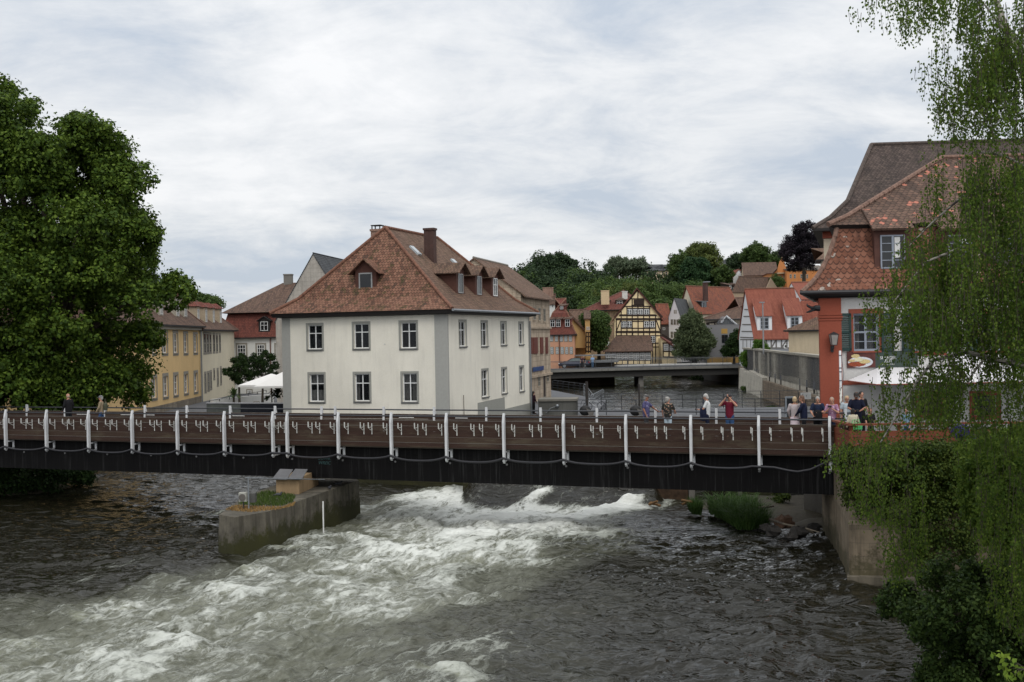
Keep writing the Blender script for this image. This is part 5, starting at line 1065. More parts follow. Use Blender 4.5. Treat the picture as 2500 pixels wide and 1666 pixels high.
# large rusty roof with white gable to the left
g0_, g1_ = PX(1702, 186), PX(1808, 196)
h13 = house('rusty_roof_house', 'house with a large patchy rust-red roof, one wide dormer and a cream gable', 'house', g0_, g1_, 11, -.5, 7.75, 12.25, 'x', plaster('ivory_render', (.62, .57, .45), .1, 1, .1), T_rust, over=.5, verge=.3, capm=C_red, back=Vector((-.12, .99, 0)))
u = hitv(1727, 745, g0_, unit(g0_, g1_))[0]; dormer(h13['roof'], h13['F']['f'], u, .7, 8.25, 1.7, 1.35, .15, 1.8, MATS['dark_trim'], flat('metal_roof', (.17, .18, .18), .6), 'shed', (1.2, 1.15), .2, wst=dict(nx=2, rows=(), fmat=MATS['grey_paint'], fw=.1, pmat=glass()))
chimney(h13['roof'], PX(1725, 190), .8, .8, 9.6, 12.75, M_brick); MB().box(PX(1725, 190, 12.95), (1.1, 1.1, .15)).build('chimney_cap', MATS['zinc'], h13['roof'])
# long brown roof with dormers + tan gable
b0_, b1_ = PX(1792, 222), PX(1893, 232)
h14 = house('long_brown_house', 'long house with dark brown roof and four small dormers, tan gable at its right', 'house', b0_, b1_, 10, 3, 12.4, 15.5, 'x', plaster('tan_render', (.38, .28, .20), .12, 1, .1), T_brown, over=.4, verge=.2, capm=C_brown, back=Vector((.45, .89, 0)))
for k, px in enumerate((1795, 1817, 1835, 1853)): u = hitv(px, 700, b0_, unit(b0_, b1_))[0]; dormer(h14['roof'], h14['F']['f'], u, 1.2, 12.95, 1.1, .85, .5, 2.0, M_beam, T_brown, 'shed', (.8, .7), .25, wst=dict(fmat=WH, fw=.12))
mb = MB(); mb.slab([P(1870, 706, 221), P(1882, 679, 221), P(1900, 706, 221)], 0, d=(0, .5, 0)); mb.build('tan_gable', plaster('tan_render', (.38, .28, .2)), h14['e'])
# brown hipped complex + glass gable, modern grey block
d0_, d1_ = PX(1722, 172), PX(1812, 170)
h15 = house('brown_hipped_house', 'house with low dark brown hipped roof and timbered front behind the glazed gable', 'house', d0_, d1_, 14, -.5, 6.3, 9.7, 'hip', plaster('beige_render', (.50, .44, .34), .1), T_brown, over=.6, hip=(9, 2), capm=C_brown)
beams(h15['e'], h15['F']['f'], [(1724, 790, 1765, 784), (1724, 802, 1765, 797), (1730, 788, 1730, 803), (1745, 788, 1745, 803), (1727, 788, 1727, 803)], .22, M_beam)
e = empty('glazed_gable', PX(1782, 165), 'grey metal gable with glass front on top of the modern block', 'gable'); Mg = fm(PX(1763, 166.5), PX(1811, 166)); lg = (PX(1811, 166) - PX(1763, 166.5)).length
z1_ = P(1775, 772, 166).z; mb = MB(); mb.slab([Mg @ Vector(p) for p in ((0, 0, z1_ - 3.0), (lg, 0, z1_ - 3.0), (lg, 0, z1_ - 1.9), (lg * .26, 0, z1_), (0, 0, z1_ - 1.0))], 0, d=(0, 4, 0)); mb.build('glass_front', flat('glass_grey', (.12, .13, .14), .2), e)
mb = MB(); mb.tube([Mg @ Vector((0, -.1, z1_ - 1.0)), Mg @ Vector((lg * .26, -.1, z1_)), Mg @ Vector((lg, -.1, z1_ - 1.9))], .18, 6); mb.build('roof_edge', flat('pale_metal', (.45, .47, .49), .4), e)
e = empty('modern_block', PX(1770, 166), 'plain grey modern block with ochre strip behind the willow', 'building'); Mg = fm(PX(1722, 164.5), PX(1814, 164)); lg = (PX(1814, 164) - PX(1722, 164.5)).length
MB().bx((0, 0, -.5), (lg, 8, 5.4), Mg).build('wall', flat('block_grey', (.20, .20, .205), .8, var=.08), e); window(e, Mg, rect_px(Mg, 1762, 818, 1777, 838), 2, (.5,), MATS['dark_metal'], st=0); r = rect_px(Mg, 1761, 803, 1776, 815); MB().bx((r[0], -.03, r[2]), (r[1], .01, r[3]), Mg).build('ochre_panel', flat('ochre', (.42, .25, .06), .7), e); MB().bx((.2, -.04, -.3), (lg - .2, .01, .6), Mg).build('ochre_panel', MATS['ochre'], e)
mb = MB(); mb.tube([Mg @ Vector((0, -.1, 6.2)), Mg @ Vector((lg, -.1, 6.2))], .05, 6)
for k in range(24): mb.tube([Mg @ Vector((lg * k / 23, -.1, 5.4)), Mg @ Vector((lg * k / 23, -.1, 6.2))], .025, 5)
mb.build('roof_railing', MATS['dark_metal'], e)
# white half-timbered house with huge orange roof
o0, o1 = PX(1843, 141), PX(1963, 141); bkv = Vector((-.02, 1, 0))
wt2 = plaster('white_infill', (.70, .71, .72), .06, 1, .05)
ze_ = P(1850, 823, 141).z; h16 = house('orange_roof_house', 'white half-timbered house under a huge plain orange tile roof with two hooded dormers', 'house', o0, o1, 9.5, -.5, ze_, P(1850, 708, 146).z, 'x', wt2, T_orange, over=.3, verge=.15, capm=C_red, back=Vector((0, 1, 0)))
beams(h16['e'], h16['F']['f'], [(1866, 829, 1927, 829), (1866, 850, 1927, 850)] + [(x, 829, x, 850) for x in (1871, 1883, 1895, 1908, 1921)] + [(1883, 850, 1895, 829), (1921, 829, 1908, 850)], .17, flat('grey_timber', (.16, .15, .14), .8))
Lf = h16['F']['l']; yb = lambda Y: 560 + Y / 3.266; xb = lambda X: 1600 + X / 3.266
beams(h16['e'], Lf, [(xb(678), yb(862), xb(790), yb(865)), (xb(678), yb(880), xb(790), yb(880)), (xb(690), yb(815), xb(780), yb(815)), (xb(695), yb(760), xb(765), yb(760)), (xb(705), yb(695), xb(755), yb(695)), (xb(712), yb(640), xb(745), yb(640)), (xb(700), yb(880), xb(700), yb(950)), (xb(730), yb(880), xb(730), yb(950)), (xb(760), yb(880), xb(760), yb(950))], .14, MATS['grey_timber'])
for k, (x, y0, y1, zb) in enumerate(((1869, 755, 805, 0), (1943, 755, 805, 0))):
    u = hitv(x, 790, o0, unit(o0, o1))[0]; dormer(h16['roof'], h16['F']['f'], u, .55, ze_ + .75, 1.9, 1.9, 2.3, 2.2, wt2, T_orange, 'shed', (1.1, 1.5), .2, label=['left hooded dormer of the orange roof', 'right hooded dormer of the orange roof'][k], wst=dict(fmat=MATS['grey_paint'], nx=2, rows=(.33, .66), fw=.1))
window(h16['e'], h16['F']['f'], rect_px(h16['F']['f'], 1914, 841, 1923, 851), 1, (), WH, st=0, fw=.1)
# neighbouring orange roof with white gable edge
n0, n1 = PX(1958, 153), PX(2040, 153)
h17 = house('orange_gable_house', 'second orange tiled house with a bright white gable edge right behind the huge roof', 'house', n0, n1, 10, -.5, P(1960, 731, 153).z, P(1940, 692, 158).z, 'x', wt2, T_orange, over=.25, verge=.05, capm=C_red, back=Vector((0, 1, 0)))
n3 = house('orange_lower_wing', 'lower orange tiled wing beneath the white edged gable house', 'house', PX(1963, 150.5), PX(2040, 150.5), 2.2, -.5, P(1962, 795, 150).z, P(1962, 737, 152).z, 'x', wt2, T_orange, over=.15, verge=.05, capm=None)
# cream low building with grey tile roof behind the wall
c0, c1 = PX(1927, 104), PX(2030, 101)
h18 = house('cream_outbuilding', 'low cream outbuilding with grey-brown tile roof on the river wall', 'outbuilding', c0, c1, 6.5, -.5, P(1960, 806, 104).z, P(2000, 770, 106).z + .8, 'hip', plaster('sand_render', (.56, .47, .33), .08), T_side, over=.35, hip=(4.0, 2), capm=None)
# lamp post in front of the orange roof
p = P(1862, 740, 120); e = empty('street_lamp', Vector((p.x, p.y, 1.8)), 'tall thin grey lamp post in front of the orange roof', 'street lamp'); mb = MB(); mb.tube([(p.x, p.y, 1.8), (p.x, p.y, p.z)], [.10, .06], 8); mb.build('pole', flat('lamp_grey', (.24, .25, .26), .5), e); MB().bx((p.x - .35, p.y - .1, p.z), (p.x + .2, p.y + .1, p.z + .12)).build('lamp_head', MATS['lamp_grey'], e)
# hill-top buildings
def far_house(nm, lab, x0, x1, d, L, yz0, ye, yr, roof, wall, rm, hip=(3, 3), wins=(), over=.5, ws=None, back=None):
    a, b = PX(x0, d), PX(x1, d); m = (x0 + x1) / 2; return house(nm, lab, 'building', a, b, L, min(8.0, P(m, yz0, d).z - 3), P(m, ye, d).z, P(m, yr, d + L / 2).z, roof, wall, rm, over=over, hip=hip, capm=None, wins=wins, ws=ws or dict(nx=1, rows=(.5,), fmat=W_surr, st=0, fw=.12), back=back)
pal = plaster('palace_cream', (.62, .50, .36), .05); 
far_house('hilltop_palace', 'beige palace wing with grey hipped roof on the hill left of the big lime tree', 1584, 1622, 330, 20, 690, 661, 646, 'hip', pal, T_slate, (6, 6), [('f', x, ya, x + 4, ya + 9) for x in (1587, 1593, 1599, 1616) for ya in (663,)])
far_house('hilltop_palace', 'beige palace block behind the lime tree, lower and right of the palace wing', 1620, 1660, 345, 20, 690, 660, 646, 'hip', pal, T_slate, (6, 6), [('f', x, ya, x + 4, ya + 9) for x in (1625, 1632, 1639) for ya in (664, 677)])
far_house('grey_roof_villa', 'cream villa with dark hipped roof on the hilltop right of the lime trees', 1742, 1803, 320, 16, 668, 647, 634, 'hip', pal, T_slate, (8, 8), [('f', 1794, 651, 1800, 660)])
far_house('flat_white_block', 'long low white modern block on the hilltop beside the poplars', 1514, 1584, 360, 12, 688, 676, 671, 'x', flat('block_white', (.55, .56, .57), .6), flat('block_roof', (.3, .3, .3), .7), over=.1)
far_house('white_gable_cottage', 'white cottage gable with orange roof on the slope left of the brown roofs', 1793, 1822, 262, 10, 690, 676, 661, 'y', plaster('bright_white_render', (.72, .73, .75)), T_orange, over=.4)
far_house('orange_roof_cottage', 'orange roofed cottage just right of the white cottage gable', 1812, 1832, 268, 9, 690, 680, 660, 'x', wht, T_orange, over=.2)
far_house('chapel_barn', 'long yellow building with steep brown roof and small skylights on the slope', 1820, 1902, 252, 12, 694, 671, 642, 'x', pal, T_brown, wins=[('f', x, 678, x + 4, 685) for x in (1826, 1836, 1846, 1857, 1867, 1879)], back=Vector((.15, .99, 0)))
brk = plaster('orange_brick', (.50, .20, .07), .12); sand_t = flat('sand_trim', (.40, .31, .2), .8)
hv = far_house('orange_villa', 'orange brick villa with stepped gable under the copper beech', 1896, 1925, 240, 14, 700, 668, 668.5, 'x', brk, T_redman, wins=[('f', 1905, 672, 1908, 681), ('f', 1912, 671, 1915, 681)], over=.1)
mb = MB(); mb.slab([P(x, y, 239.8) for x, y in ((1900, 668), (1923, 667), (1921, 658), (1917, 650), (1915, 640), (1909, 630), (1904, 640), (1901, 650), (1899, 660))], 0, d=(0, .6, 0)); mb.build('stepped_gable', brk, hv['e'])
mb = MB(); mb.slab([P(x, y, 239.3) for x, y in ((1898, 669), (1924, 668), (1924, 665), (1898, 666))], 0, d=(0, 1.2, 0)); mb.tube([P(1909, 630, 239.5), P(1909, 622, 239.5)], .18, 6); mb.build('gable_trim', sand_t, hv['e'])
far_house('orange_wing', 'long orange brick wing to the right of the stepped gable', 1924, 2020, 238, 12, 700, 660, 650, 'x', brk, flat('wing_roof', (.13, .11, .09), .9), wins=[('f', x, 670, x + 5, 680) for x in (1928, 1938, 1954, 1968)], over=.2)
far_house('tower_cottage', 'cream cottage with small grey roof at the edge of the restaurant', 2010, 2050, 125, 5, 690, 634, 606, 'hip', plaster('beige_render', (.5, .44, .34)), T_side, (1, 3), over=.6, back=Vector((.25, .97, 0)))
# ---------------------------------------------------------------- restaurant at the right
q0 = PX(2003.5, 46, 2.2); q1 = q0 + Vector((15, -.35, 0)); Fq = fm(q0, q1); Wq = (q1 - q0).length
wr = plaster('greyish_white_render', (.55, .54, .52), .12, 1, .12); red = plaster('oxide_red_render', (.27, .070, .042), .1, 1, .06); oxr = flat('oxide_red_trim', (.25, .065, .038), .8)
GW = flat('greyblue_window_paint', (.25, .28, .33), .5)
e = empty('restaurant', (q0.x + 7, 50, -.1), 'restaurant building with red corner pilaster, green shutters and scalloped red mansard roof', 'restaurant'); RE = e
wins = [(2083.5, 765.5, 2146, 857, 1), (2232, 765, 2298, 857, 1), (2388, 765, 2452, 857, 1), (2246, 966, 2297, 1010, 0), (2378, 966, 2432, 1014, 0)]
hl = [rect_px(Fq, *w[:4]) for w in wins]
bk = Vector((.305, .952, 0)).normalized(); mb = MB(); wall_face(mb, Fq, Wq, -.3, 5.72, hl, .2)
q3 = q0 + bk * 12; mb.poly([Z(q3, -.3), Z(q0, -.3), Z(q0, 5.72), Z(q3, 5.72)]); q2 = q1 + bk * 12; mb.poly([Z(q1, -.3), Z(q2, -.3), Z(q2, 5.72), Z(q1, 5.72)]); mb.poly([Z(q2, -.3), Z(q3, -.3), Z(q3, 5.72), Z(q2, 5.72)]); mb.build('wall', wr, e)
for w, r in zip(wins, hl):
    window(e, Fq, r, 2, (.5, .25, .75) if w[4] else (.5,), GW if w[4] else MATS['dark_trim'], gl_see, .12, .08, .03, .19, oxr, .1, oxr, [(0, .3, 0, 1), (.55, .85, 0, 1)] if w[4] else None, proud=.035, room=roomm)
M_gs = flat('dark_green_shutter', (.010, .035, .032), .5, var=.15)
for (x0, x1) in ((2046.5, 2077), (2150.5, 2180.5), (2200, 2228), (2302, 2331), (2356, 2385)):
    r = rect_px(Fq, x0, 765.5, x1, 857); mb = MB(); M_ = Fq
    for a, b, c, d in ((r[0], r[0] + .09, r[2], r[3]), (r[1] - .09, r[1], r[2], r[3]), (r[0], r[1], r[2], r[2] + .12), (r[0], r[1], r[3] - .1, r[3]), (r[0], r[1], (r[2] + r[3]) / 2 - .05, (r[2] + r[3]) / 2 + .05)): mb.bx((a, -.11, c), (b, -.065, d), M_)
    for k in range(15):
        z = r[2] + .14 + (r[3] - r[2] - .26) * (k + .5) / 15; mb.slab([M_ @ Vector(p) for p in ((r[0] + .09, -.105, z - .045), (r[1] - .09, -.105, z - .045), (r[1] - .09, -.07, z + .02), (r[0] + .09, -.07, z + .02))], .008)
    mb.build('shutter', M_gs, e)
# pilaster, bands
u1 = hitv(2053.5, 860, Vector((Fq[0][3], Fq[1][3], 0)), Vector((Fq[0][0], Fq[1][0], 0)))[0]
mb = MB(); mb.bx((-.04, -.13, -.2), (u1, .02, 5.55), Fq)
for z, w in ((4.62, .03), (4.73, .05), (4.84, .03)): mb.bx((-.04 - w, -.13 - w, z), (u1 + w, 0, z + .07), Fq)
mb.build('pilaster', red, e)
mb = MB(); mb.bx((u1 + .03, -.03, 1.93), (Wq, .01, 2.12), Fq); mb.build('red_band', oxr, e)
# roofs
t = unit(q0, q1); vq = Vector((-t.y, t.x, 0)); Aq, Bq = q0, q1; Cq, Dq = q1 + vq * 12, q0 + vq * 12
sk = bk - vq * bk.dot(vq) ; skew = lambda p, dv: p
def rq(ox, oy, z):
    # left side follows the splayed side wall
    f = lambda base, y: base + bk * (y / bk.dot(vq))
    return [Z(f(q0, -oy) - t * ox, z), Z(f(q1, -oy) + t * ox, z), Z(f(q1, 12 + oy) + t * ox, z), Z(f(q0, 12 + oy) - t * ox, z)]
prof = [(.68, 5.78), (.42, 6.02), (.12, 6.35), (-.12, 6.72), (-.34, 7.15), (-.52, 7.6), (-.68, 8.1), (-.80, 8.62)]
T_scal = rooftile('scalloped_red_tiles', (.165, .066, .040), (.215, .096, .062), (.10, .048, .035), .26, .24, 0, .6, True, .05, .35, (.34, .29, .25))
rings = [rq(o, o * .7, z) for o, z in prof]; mb = MB()
for a, b in zip(rings[:-1], rings[1:]):
    for i in range(4): mb.poly([a[i], a[(i + 1) % 4], b[(i + 1) % 4], b[i]])
man = mb.build('mansard_roof', T_scal, e)
T_up = rooftile('patched_upper_tiles', (.10, .060, .044), (.155, .094, .068), (.055, .038, .03), .24, .22, .15, .5, True, .05, .30, (.42, .16, .11))
U0, U1_ = rq(-.42, -.35, 8.62), rq(-1.2, -.9, 9.0); R0 = Z((q0 + q3) / 2 + t * 5.6, 12.15); R1 = Z((q1 + q2) / 2 - t * 3, 12.15); mb = MB()
for i in range(4): mb.poly([U0[i], U0[(i + 1) % 4], U1_[(i + 1) % 4], U1_[i]])
mb.poly([U1_[0], U1_[1], R1, R0]); mb.poly([U1_[1], U1_[2], R1]); mb.poly([U1_[2], U1_[3], R0, R1]); mb.poly([U1_[3], U1_[0], R0]); up = mb.build('upper_roof', T_up, e)
mb = MB(); caps(U0[0], U1_[0], .12, .4); caps(U1_[0], R0, .12, .4); caps(R0, R1, .12, .4)
for a, b in zip(rings[:-1], rings[1:]): caps(a[0], b[0], .11, .42)
mb.build('ridge_tiles', flat('old_ridge', (.20, .12, .09), .9, var=.45), up)
mb = MB()
for (rg_a, z0, z1, o) in ((rings[0], 5.55, 5.77, 0), (U0, 8.42, 8.61, 0)):
    i0 = [Z(p, z0) for p in (rq(.3, .2, z0) if o == 0 and z0 < 6 else rq(-.75, -.6, z0))]
    for i in range(4): j = (i + 1) % 4; mb.poly([Z(rg_a[i], z1), Z(rg_a[j], z1), i0[j], i0[i]]); mb.poly([i0[i], i0[j], Z(rings[1][j] if z0 < 6 else rings[-1][j], z0 + .02), Z(rings[1][i] if z0 < 6 else rings[-1][i], z0 + .02)])
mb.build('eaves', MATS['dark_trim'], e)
mb = MB(); mb.tube([rings[0][3] + Vector((-.06, 0, 0)), rings[0][0] + Vector((-.06, -.06, 0)), rings[0][1] + Vector((0, -.06, 0))], .085, 8); mb.build('gutter', flat('black_gutter', (.03, .03, .032), .4, .3), e)
# mansard dormers
for k, (x0, y0, x1, y1) in enumerate(((2135, 566, 2219, 664), (2300, 566, 2384, 664), (2420, 566, 2504, 664))):
    Md = fm(q0 + vq * .12, q1 + vq * .12); r = rect_px(Md, x0, y0, x1, y1); mb = MB(); mb.bx((r[0], 0, r[2]), (r[1], 1.2, r[3] + .25), Md)
    dm = mb.build('dormer', M_dw if True else None, man, label=['left mansard dormer with grey-blue window and white curtain', 'middle mansard dormer behind the birch', 'right mansard dormer behind the birch'][k])
    r2 = rect_px(Md, x0 + 14, y0 + 8, x1 - 10, y1 - 8); mb = MB(); mb.mat(GW); a, b, c, d = r2
    for lo, hi in (((a, -.05, c), (a + .06, -.001, d)), ((b - .06, -.05, c), (b, -.001, d)), ((a, -.055, c), (b, -.002, c + .06)), ((a, -.055, d - .06), (b, -.002, d)), (((a + b) / 2 - .045, -.06, c), ((a + b) / 2 + .045, -.003, d))): mb.bx(lo, hi, Md)
    for f in (.25, .5, .75): z = c + (d - c) * f; mb.bx((a, -.045, z - .015), (b, -.004, z + .015), Md)
    mb.mat(glass()); mb.bx((a + .02, -.02, c + .02), (b - .02, -.012, d - .02), Md); mb.mat(flat('net_curtain', (.62, .62, .6), .9)); mb.bx(((a + b) / 2 + .08, -.03, c + (d - c) * .32), (b - .2, -.0205, d - .09), Md); mb.build('window', None, dm)
    mb = MB(); o = Md.to_3x3() @ Vector((0, -.28, 0)); z = r[3] + .12; mb.slab([Md @ Vector(p) for p in ((r[0] - .15, -.32, z), (r[1] + .15, -.32, z), (r[1] + .15, 1.2, z + 1.0), (r[0] - .15, 1.2, z + 1.0))], .10); mb.build('dormer_roof', T_up, dm)
# taller brown roofed house behind
k0_, k1_ = Vector((17.0, 60, 0)), Vector((37, 58.5, 0))
hb = house('tall_brown_house', 'taller cream house with huge brown hipped roof behind the restaurant', 'house', k0_, k1_, 12, -.3, 9.9, 15.15, 'hip', plaster('beige_render', (.5, .44, .34)), rooftile('sooty_brown_tiles', (.058, .042, .036), (.09, .066, .056), (.034, .027, .025), .2, .17, .1, .5), rings=[((.55, .55), 9.72), ((-.35, -.35), 10.35), ((-1.3, -1.3), 11.35)], hip=(2.7, 4), capm=flat('sooty_ridge', (.09, .07, .06), .9, var=.5), cap=.12, back=Vector((.30, .954, 0)))
MB().bx((-.05, -.06, 9.2), (3, .02, 9.6), hb['F']['f']).build('cornice', oxr, hb['e'])
# wall lantern, waterspout, banner, awning
lx, ly = hitv(2029, 830, Vector((Fq[0][3], Fq[1][3], 0)), Vector((Fq[0][0], Fq[1][0], 0)))
e2 = empty('wall_lantern', Fq @ Vector((lx, -.13, ly - .4)), 'black wall lantern with tapered glass on the red pilaster', 'lantern'); c = Fq @ Vector((lx, -.42, ly))
mb = MB(); s4 = lambda r, z: [c + Vector((a * r, b * r, z)) for a, b in ((-1, -1), (1, -1), (1, 1), (-1, 1))]
g = MB(); a_, b_ = s4(.10, -.20), s4(.155, .22)
for i in range(4): j = (i + 1) % 4; g.poly([a_[i], a_[j], b_[j], b_[i]]); mb.tube([a_[i], b_[i]], .014, 5)
g.build('lantern_glass', flat('milky_pane', (.30, .28, .26), .3), e2)
rf_a, rf_b = s4(.18, .22), c + Vector((0, 0, .34))
for i in range(4): mb.poly([rf_a[i], rf_a[(i + 1) % 4], rf_b])
mb.slab(s4(.11, -.20), .03); mb.tube([c + Vector((0, 0, -.22)), c + Vector((0, 0, -.34)), c + Vector((0, .2, -.42)), c + Vector((0, .30, -.36))], .02, 6); mb.box(c + Vector((0, .27, -.38)), (.12, .05, .26)); mb.build('lantern_frame', MATS['dark_metal'], e2)
wsx = P(1998, 753, 45.6); mb = MB(); s = 1 / 58.5
wp_ = lambda x, y: P(x, y, 45.55)
mb.tube([wp_(2001, 753), wp_(1993, 753), wp_(1988, 752)], [.13, .12, .10], 9); mb.tube([wp_(1989, 752), wp_(1981, 752), wp_(1973, 748), wp_(1970, 745), wp_(1971, 742)], [.08, .06, .05, .035, .02], 7); mb.tube([wp_(1990, 755), wp_(1983, 758), wp_(1976, 761), wp_(1970, 763), wp_(1969, 762)], [.08, .06, .045, .03, .02], 7); mb.ball(wp_(1991, 749), .05, 8, 6)
mb.build('waterspout', flat('black_iron', (.02, .022, .024), .4, .5), None, label='black dragon-head waterspout with open jaws sticking out of the red pilaster', cat='waterspout')
e2 = empty('food_banner', Fq @ Vector((1.2, -.05, 2.7)), 'banner with a plate of schnitzel and asparagus on the restaurant wall under the first window', 'banner')
r = rect_px(Fq, 2067, 857.5, 2240, 897); um = rect_px(Fq, 2067, 857, 2136, 897)[1]
MB().bx((r[0], -.062, r[2]), (um, -.045, r[3]), Fq).build('photo_panel', flat('banner_maroon', (.10, .025, .02), .5, var=.5, scale=5), e2); MB().bx((um, -.062, r[2]), (r[1], -.045, r[3]), Fq).build('text_panel', flat('banner_green', (.035, .055, .045), .5), e2)
def disc(cx_, cz_, rx, rz_, mat, y, nm, n=28, wob=0, par=e2):
    mb = MB(); rr_ = random.Random(int(cx_ * 100)); mb.slab([Fq @ Vector((cx_ + rx * math.cos(a) * (1 + wob * rr_.uniform(-1, 1)), y, cz_ + rz_ * math.sin(a) * (1 + wob * rr_.uniform(-1, 1)))) for a in [2 * math.pi * i / n for i in range(n)]], 0, d=Fq.to_3x3() @ Vector((0, .006, 0))); return mb.build(nm, mat, par)
wd, hg = um - r[0], r[3] - r[2]; ux = lambda f: r[0] + wd * f; vz = lambda f: r[3] - hg * f
disc(ux(.47), vz(.66), wd * .44, hg * .33, flat('plate_white', (.62, .63, .66), .4), -.070, 'plate')
disc(ux(.34), vz(.78), wd * .30, hg * .15, flat('schnitzel', (.30, .06, .02), .6, var=.5, scale=20), -.078, 'schnitzel', wob=.1)
disc(ux(.62), vz(.62), wd * .20, hg * .13, flat('asparagus', (.58, .46, .22), .6, var=.3, scale=20), -.086, 'asparagus', wob=.1); disc(ux(.40), vz(.50), wd * .16, hg * .12, flat('sauce', (.66, .62, .42), .6), -.088, 'sauce', wob=.1)
disc(ux(.17), vz(.56), wd * .12, hg * .08, MATS['asparagus'], -.084, 'lemon', wob=.05); disc(ux(.30), vz(.28), wd * .15, hg * .12, MATS['asparagus'], -.072, 'potato', wob=.1)
TW = MATS['white_paint']; mt = lambda u, z: Fq @ Matrix.Translation((u, -.066, z)); cxb = um + (r[1] - um) * .30
text3d('banner_text', 'SPARGEL', mt(cxb, vz(.50)), .17, TW, e2, .002, 'CENTER'); text3d('banner_text', 'ZEIT', mt(cxb, vz(.70)), .17, TW, e2, .002, 'CENTER'); text3d('banner_text', 'IM MONAT MAI', mt(cxb, vz(.86)), .075, TW, e2, .002, 'CENTER')
e2 = empty('awning', Fq @ Vector((5, -1, 2.1)), 'white sloping awning over the restaurant terrace', 'awning'); ua = hitv(2066, 930, Vector((Fq[0][3], Fq[1][3], 0)), Vector((Fq[0][0], Fq[1][0], 0)))[0]
mb = MB(); mb.mat(flat('awning_canvas', (.66, .65, .66), .85, var=.05)); pa = Fq @ Vector((ua + 1.3, -.05, 3.0)); 
mb.slab([Fq @ Vector(p) for p in ((ua + 1.3, -.06, 2.62), (ua + 4.3, -.06, 2.62), (ua + 4.3, -2.3, 2.06), (ua + .55, -2.3, 2.06), (ua, -.3, 2.14))], .02); mb.build('canvas', None, e2); mb = MB(); mb.slab([Fq @ Vector(p) for p in ((ua + 4.32, -.06, 3.1), (Wq, -.06, 3.1), (Wq, -2.28, 2.07), (ua + 4.32, -2.28, 2.07))], .02); mb.build('canvas', MATS['awning_canvas'], e2)
mb = MB(); mb.tube([Fq @ Vector((ua, -.32, 2.1)), Fq @ Vector((ua + .55, -2.32, 2.03)), Fq @ Vector((Wq, -2.32, 2.03))], .025, 6); mb.build('front_bar', oxr, e2)
# peeling flag pole with cables
p = PX(2053, 43.8, 1.5); e2 = empty('old_pole', (p.x, p.y, 0), 'peeling white metal pole beside the red pilaster at the bridge end', 'pole'); mb = MB(); mb.mat(M_wp); mb.tube([(p.x, p.y, -.1), (p.x, p.y, 3.40)], .045, 10)
n = NT('peeling_paint'); a = n.noise(n.pos((3, 3, 1)), 6, 5, .7); pm = n.fin(n.mix(n.ramp(a, [(.5, (0, 0, 0)), (.56, (1, 1, 1))]), (.55, .54, .5), (.04, .03, .025)), .7)
mb.build('shaft', None, e2, smooth=True); mb = MB(); mb.tube([(p.x, p.y, -.1), (p.x, p.y, 1.95)], .052, 10); mb.build('peeling_base', pm, e2, smooth=True); mb = MB()
for z in (2.2, 2.55, 2.7, 3.2): mb.tube([(p.x, p.y, z), (p.x, p.y, z + .035)], .058, 10)
mb.tube([(p.x + .05, p.y, 3.2), (p.x + .09, p.y, 2.8), (p.x + .13, p.y, 2.5), (p.x + .10, p.y, 2.2), (p.x + .05, p.y, 2.1)], .012, 5); mb.build('bands', flat('pole_band', (.12, .13, .15), .5), e2)

# ---------------------------------------------------------------- fences and furniture on the quay
def fence(name, label, pts, h, mat, step=1.5, rails=(1.0, .78, .55, .3), bend=.0, bal=0.0, pw=.03, z=None):
    e = empty(name, pts[0], label, 'railing'); 
    for a, b in zip(pts[:-1], pts[1:]):
        a, b = Vector(a), Vector(b); l = (b - a).length; n = max(1, round(l / step)); d = (b - a) / n; nn = Vector((-(b - a).y, (b - a).x, 0)).normalized()
        for i in range(n + 1):
            p = a + d * i; mb = MB(); mb.tube([p, p + Vector((0, 0, h * .86)), p + Vector((0, 0, h)) + nn * bend], pw, 6); mb.build('post', mat, e)
        mb = MB()
        for f in rails: o = Vector((0, 0, h * f)) + (nn * bend if f > .95 else Vector()); mb.tube([a + o, b + o], .02 if f > .95 else .012, 5)
        if bal:
            m = int(l / bal)
            for i in range(m): p = a + (b - a) * (i / m); mb.tube([p + Vector((0, 0, h * .08)), p + Vector((0, 0, h * .8))], .009, 3, False)
        mb.build('rails', mat, e)
    return e
DM = MATS['dark_metal']; g_ = lambda x, y: PZ(x, y, ZT)
fence('quay_railing', 'dark steel railing along the near side of the quay walkway behind the footbridge', [g_(1409, 1014), g_(1700, 1013), g_(1990, 1011)], 1.1, DM, 2.2, bend=-.0, pw=.028)
fence('quay_railing', 'dark steel railing with bent post tops along the water side of the quay walkway', [Vector((6.7, 84.2, ZT)), Vector((16, 84.2, ZT)), Vector((26, 84.2, ZT))], 1.25, DM, 1.5, bend=.12)
fence('quay_railing', 'short dark railing with bent post tops on the paved spit beside the sandstone house', [g_(1349, 953.5), g_(1431, 965.5)], 1.05, DM, 1.75, bend=.16, pw=.045)
fence('gangway_railing', 'jumble of steel gangway rails going down to the water behind the quay', [g_(1425, 966), Vector((6.6, 92, -1.9)), Vector((9.2, 112, -2.4))], 1.1, MATS['zinc'], 2.0, (1, .7, .4), .1)
e = empty('concrete_box', g_(1362, 1015), 'board-marked concrete enclosure with a thick slab lid on the quay', 'concrete enclosure')
Mc = fm(g_(1314.5, 1016), g_(1408, 1015)); lc_ = (g_(1408, 1015) - g_(1314.5, 1016)).length; MB().bx((0, 0, ZT - .01), (lc_, 2.2, ZT + 1.05), Mc).build('walls', plaster('board_concrete', (.115, .115, .105), .5, 2, .9), e); MB().bx((-.02, -.1, ZT + 1.05), (lc_ + .05, 2.3, ZT + 1.2), Mc).build('lid', plaster('lid_concrete', (.19, .18, .155), .4, 2, .5), e)
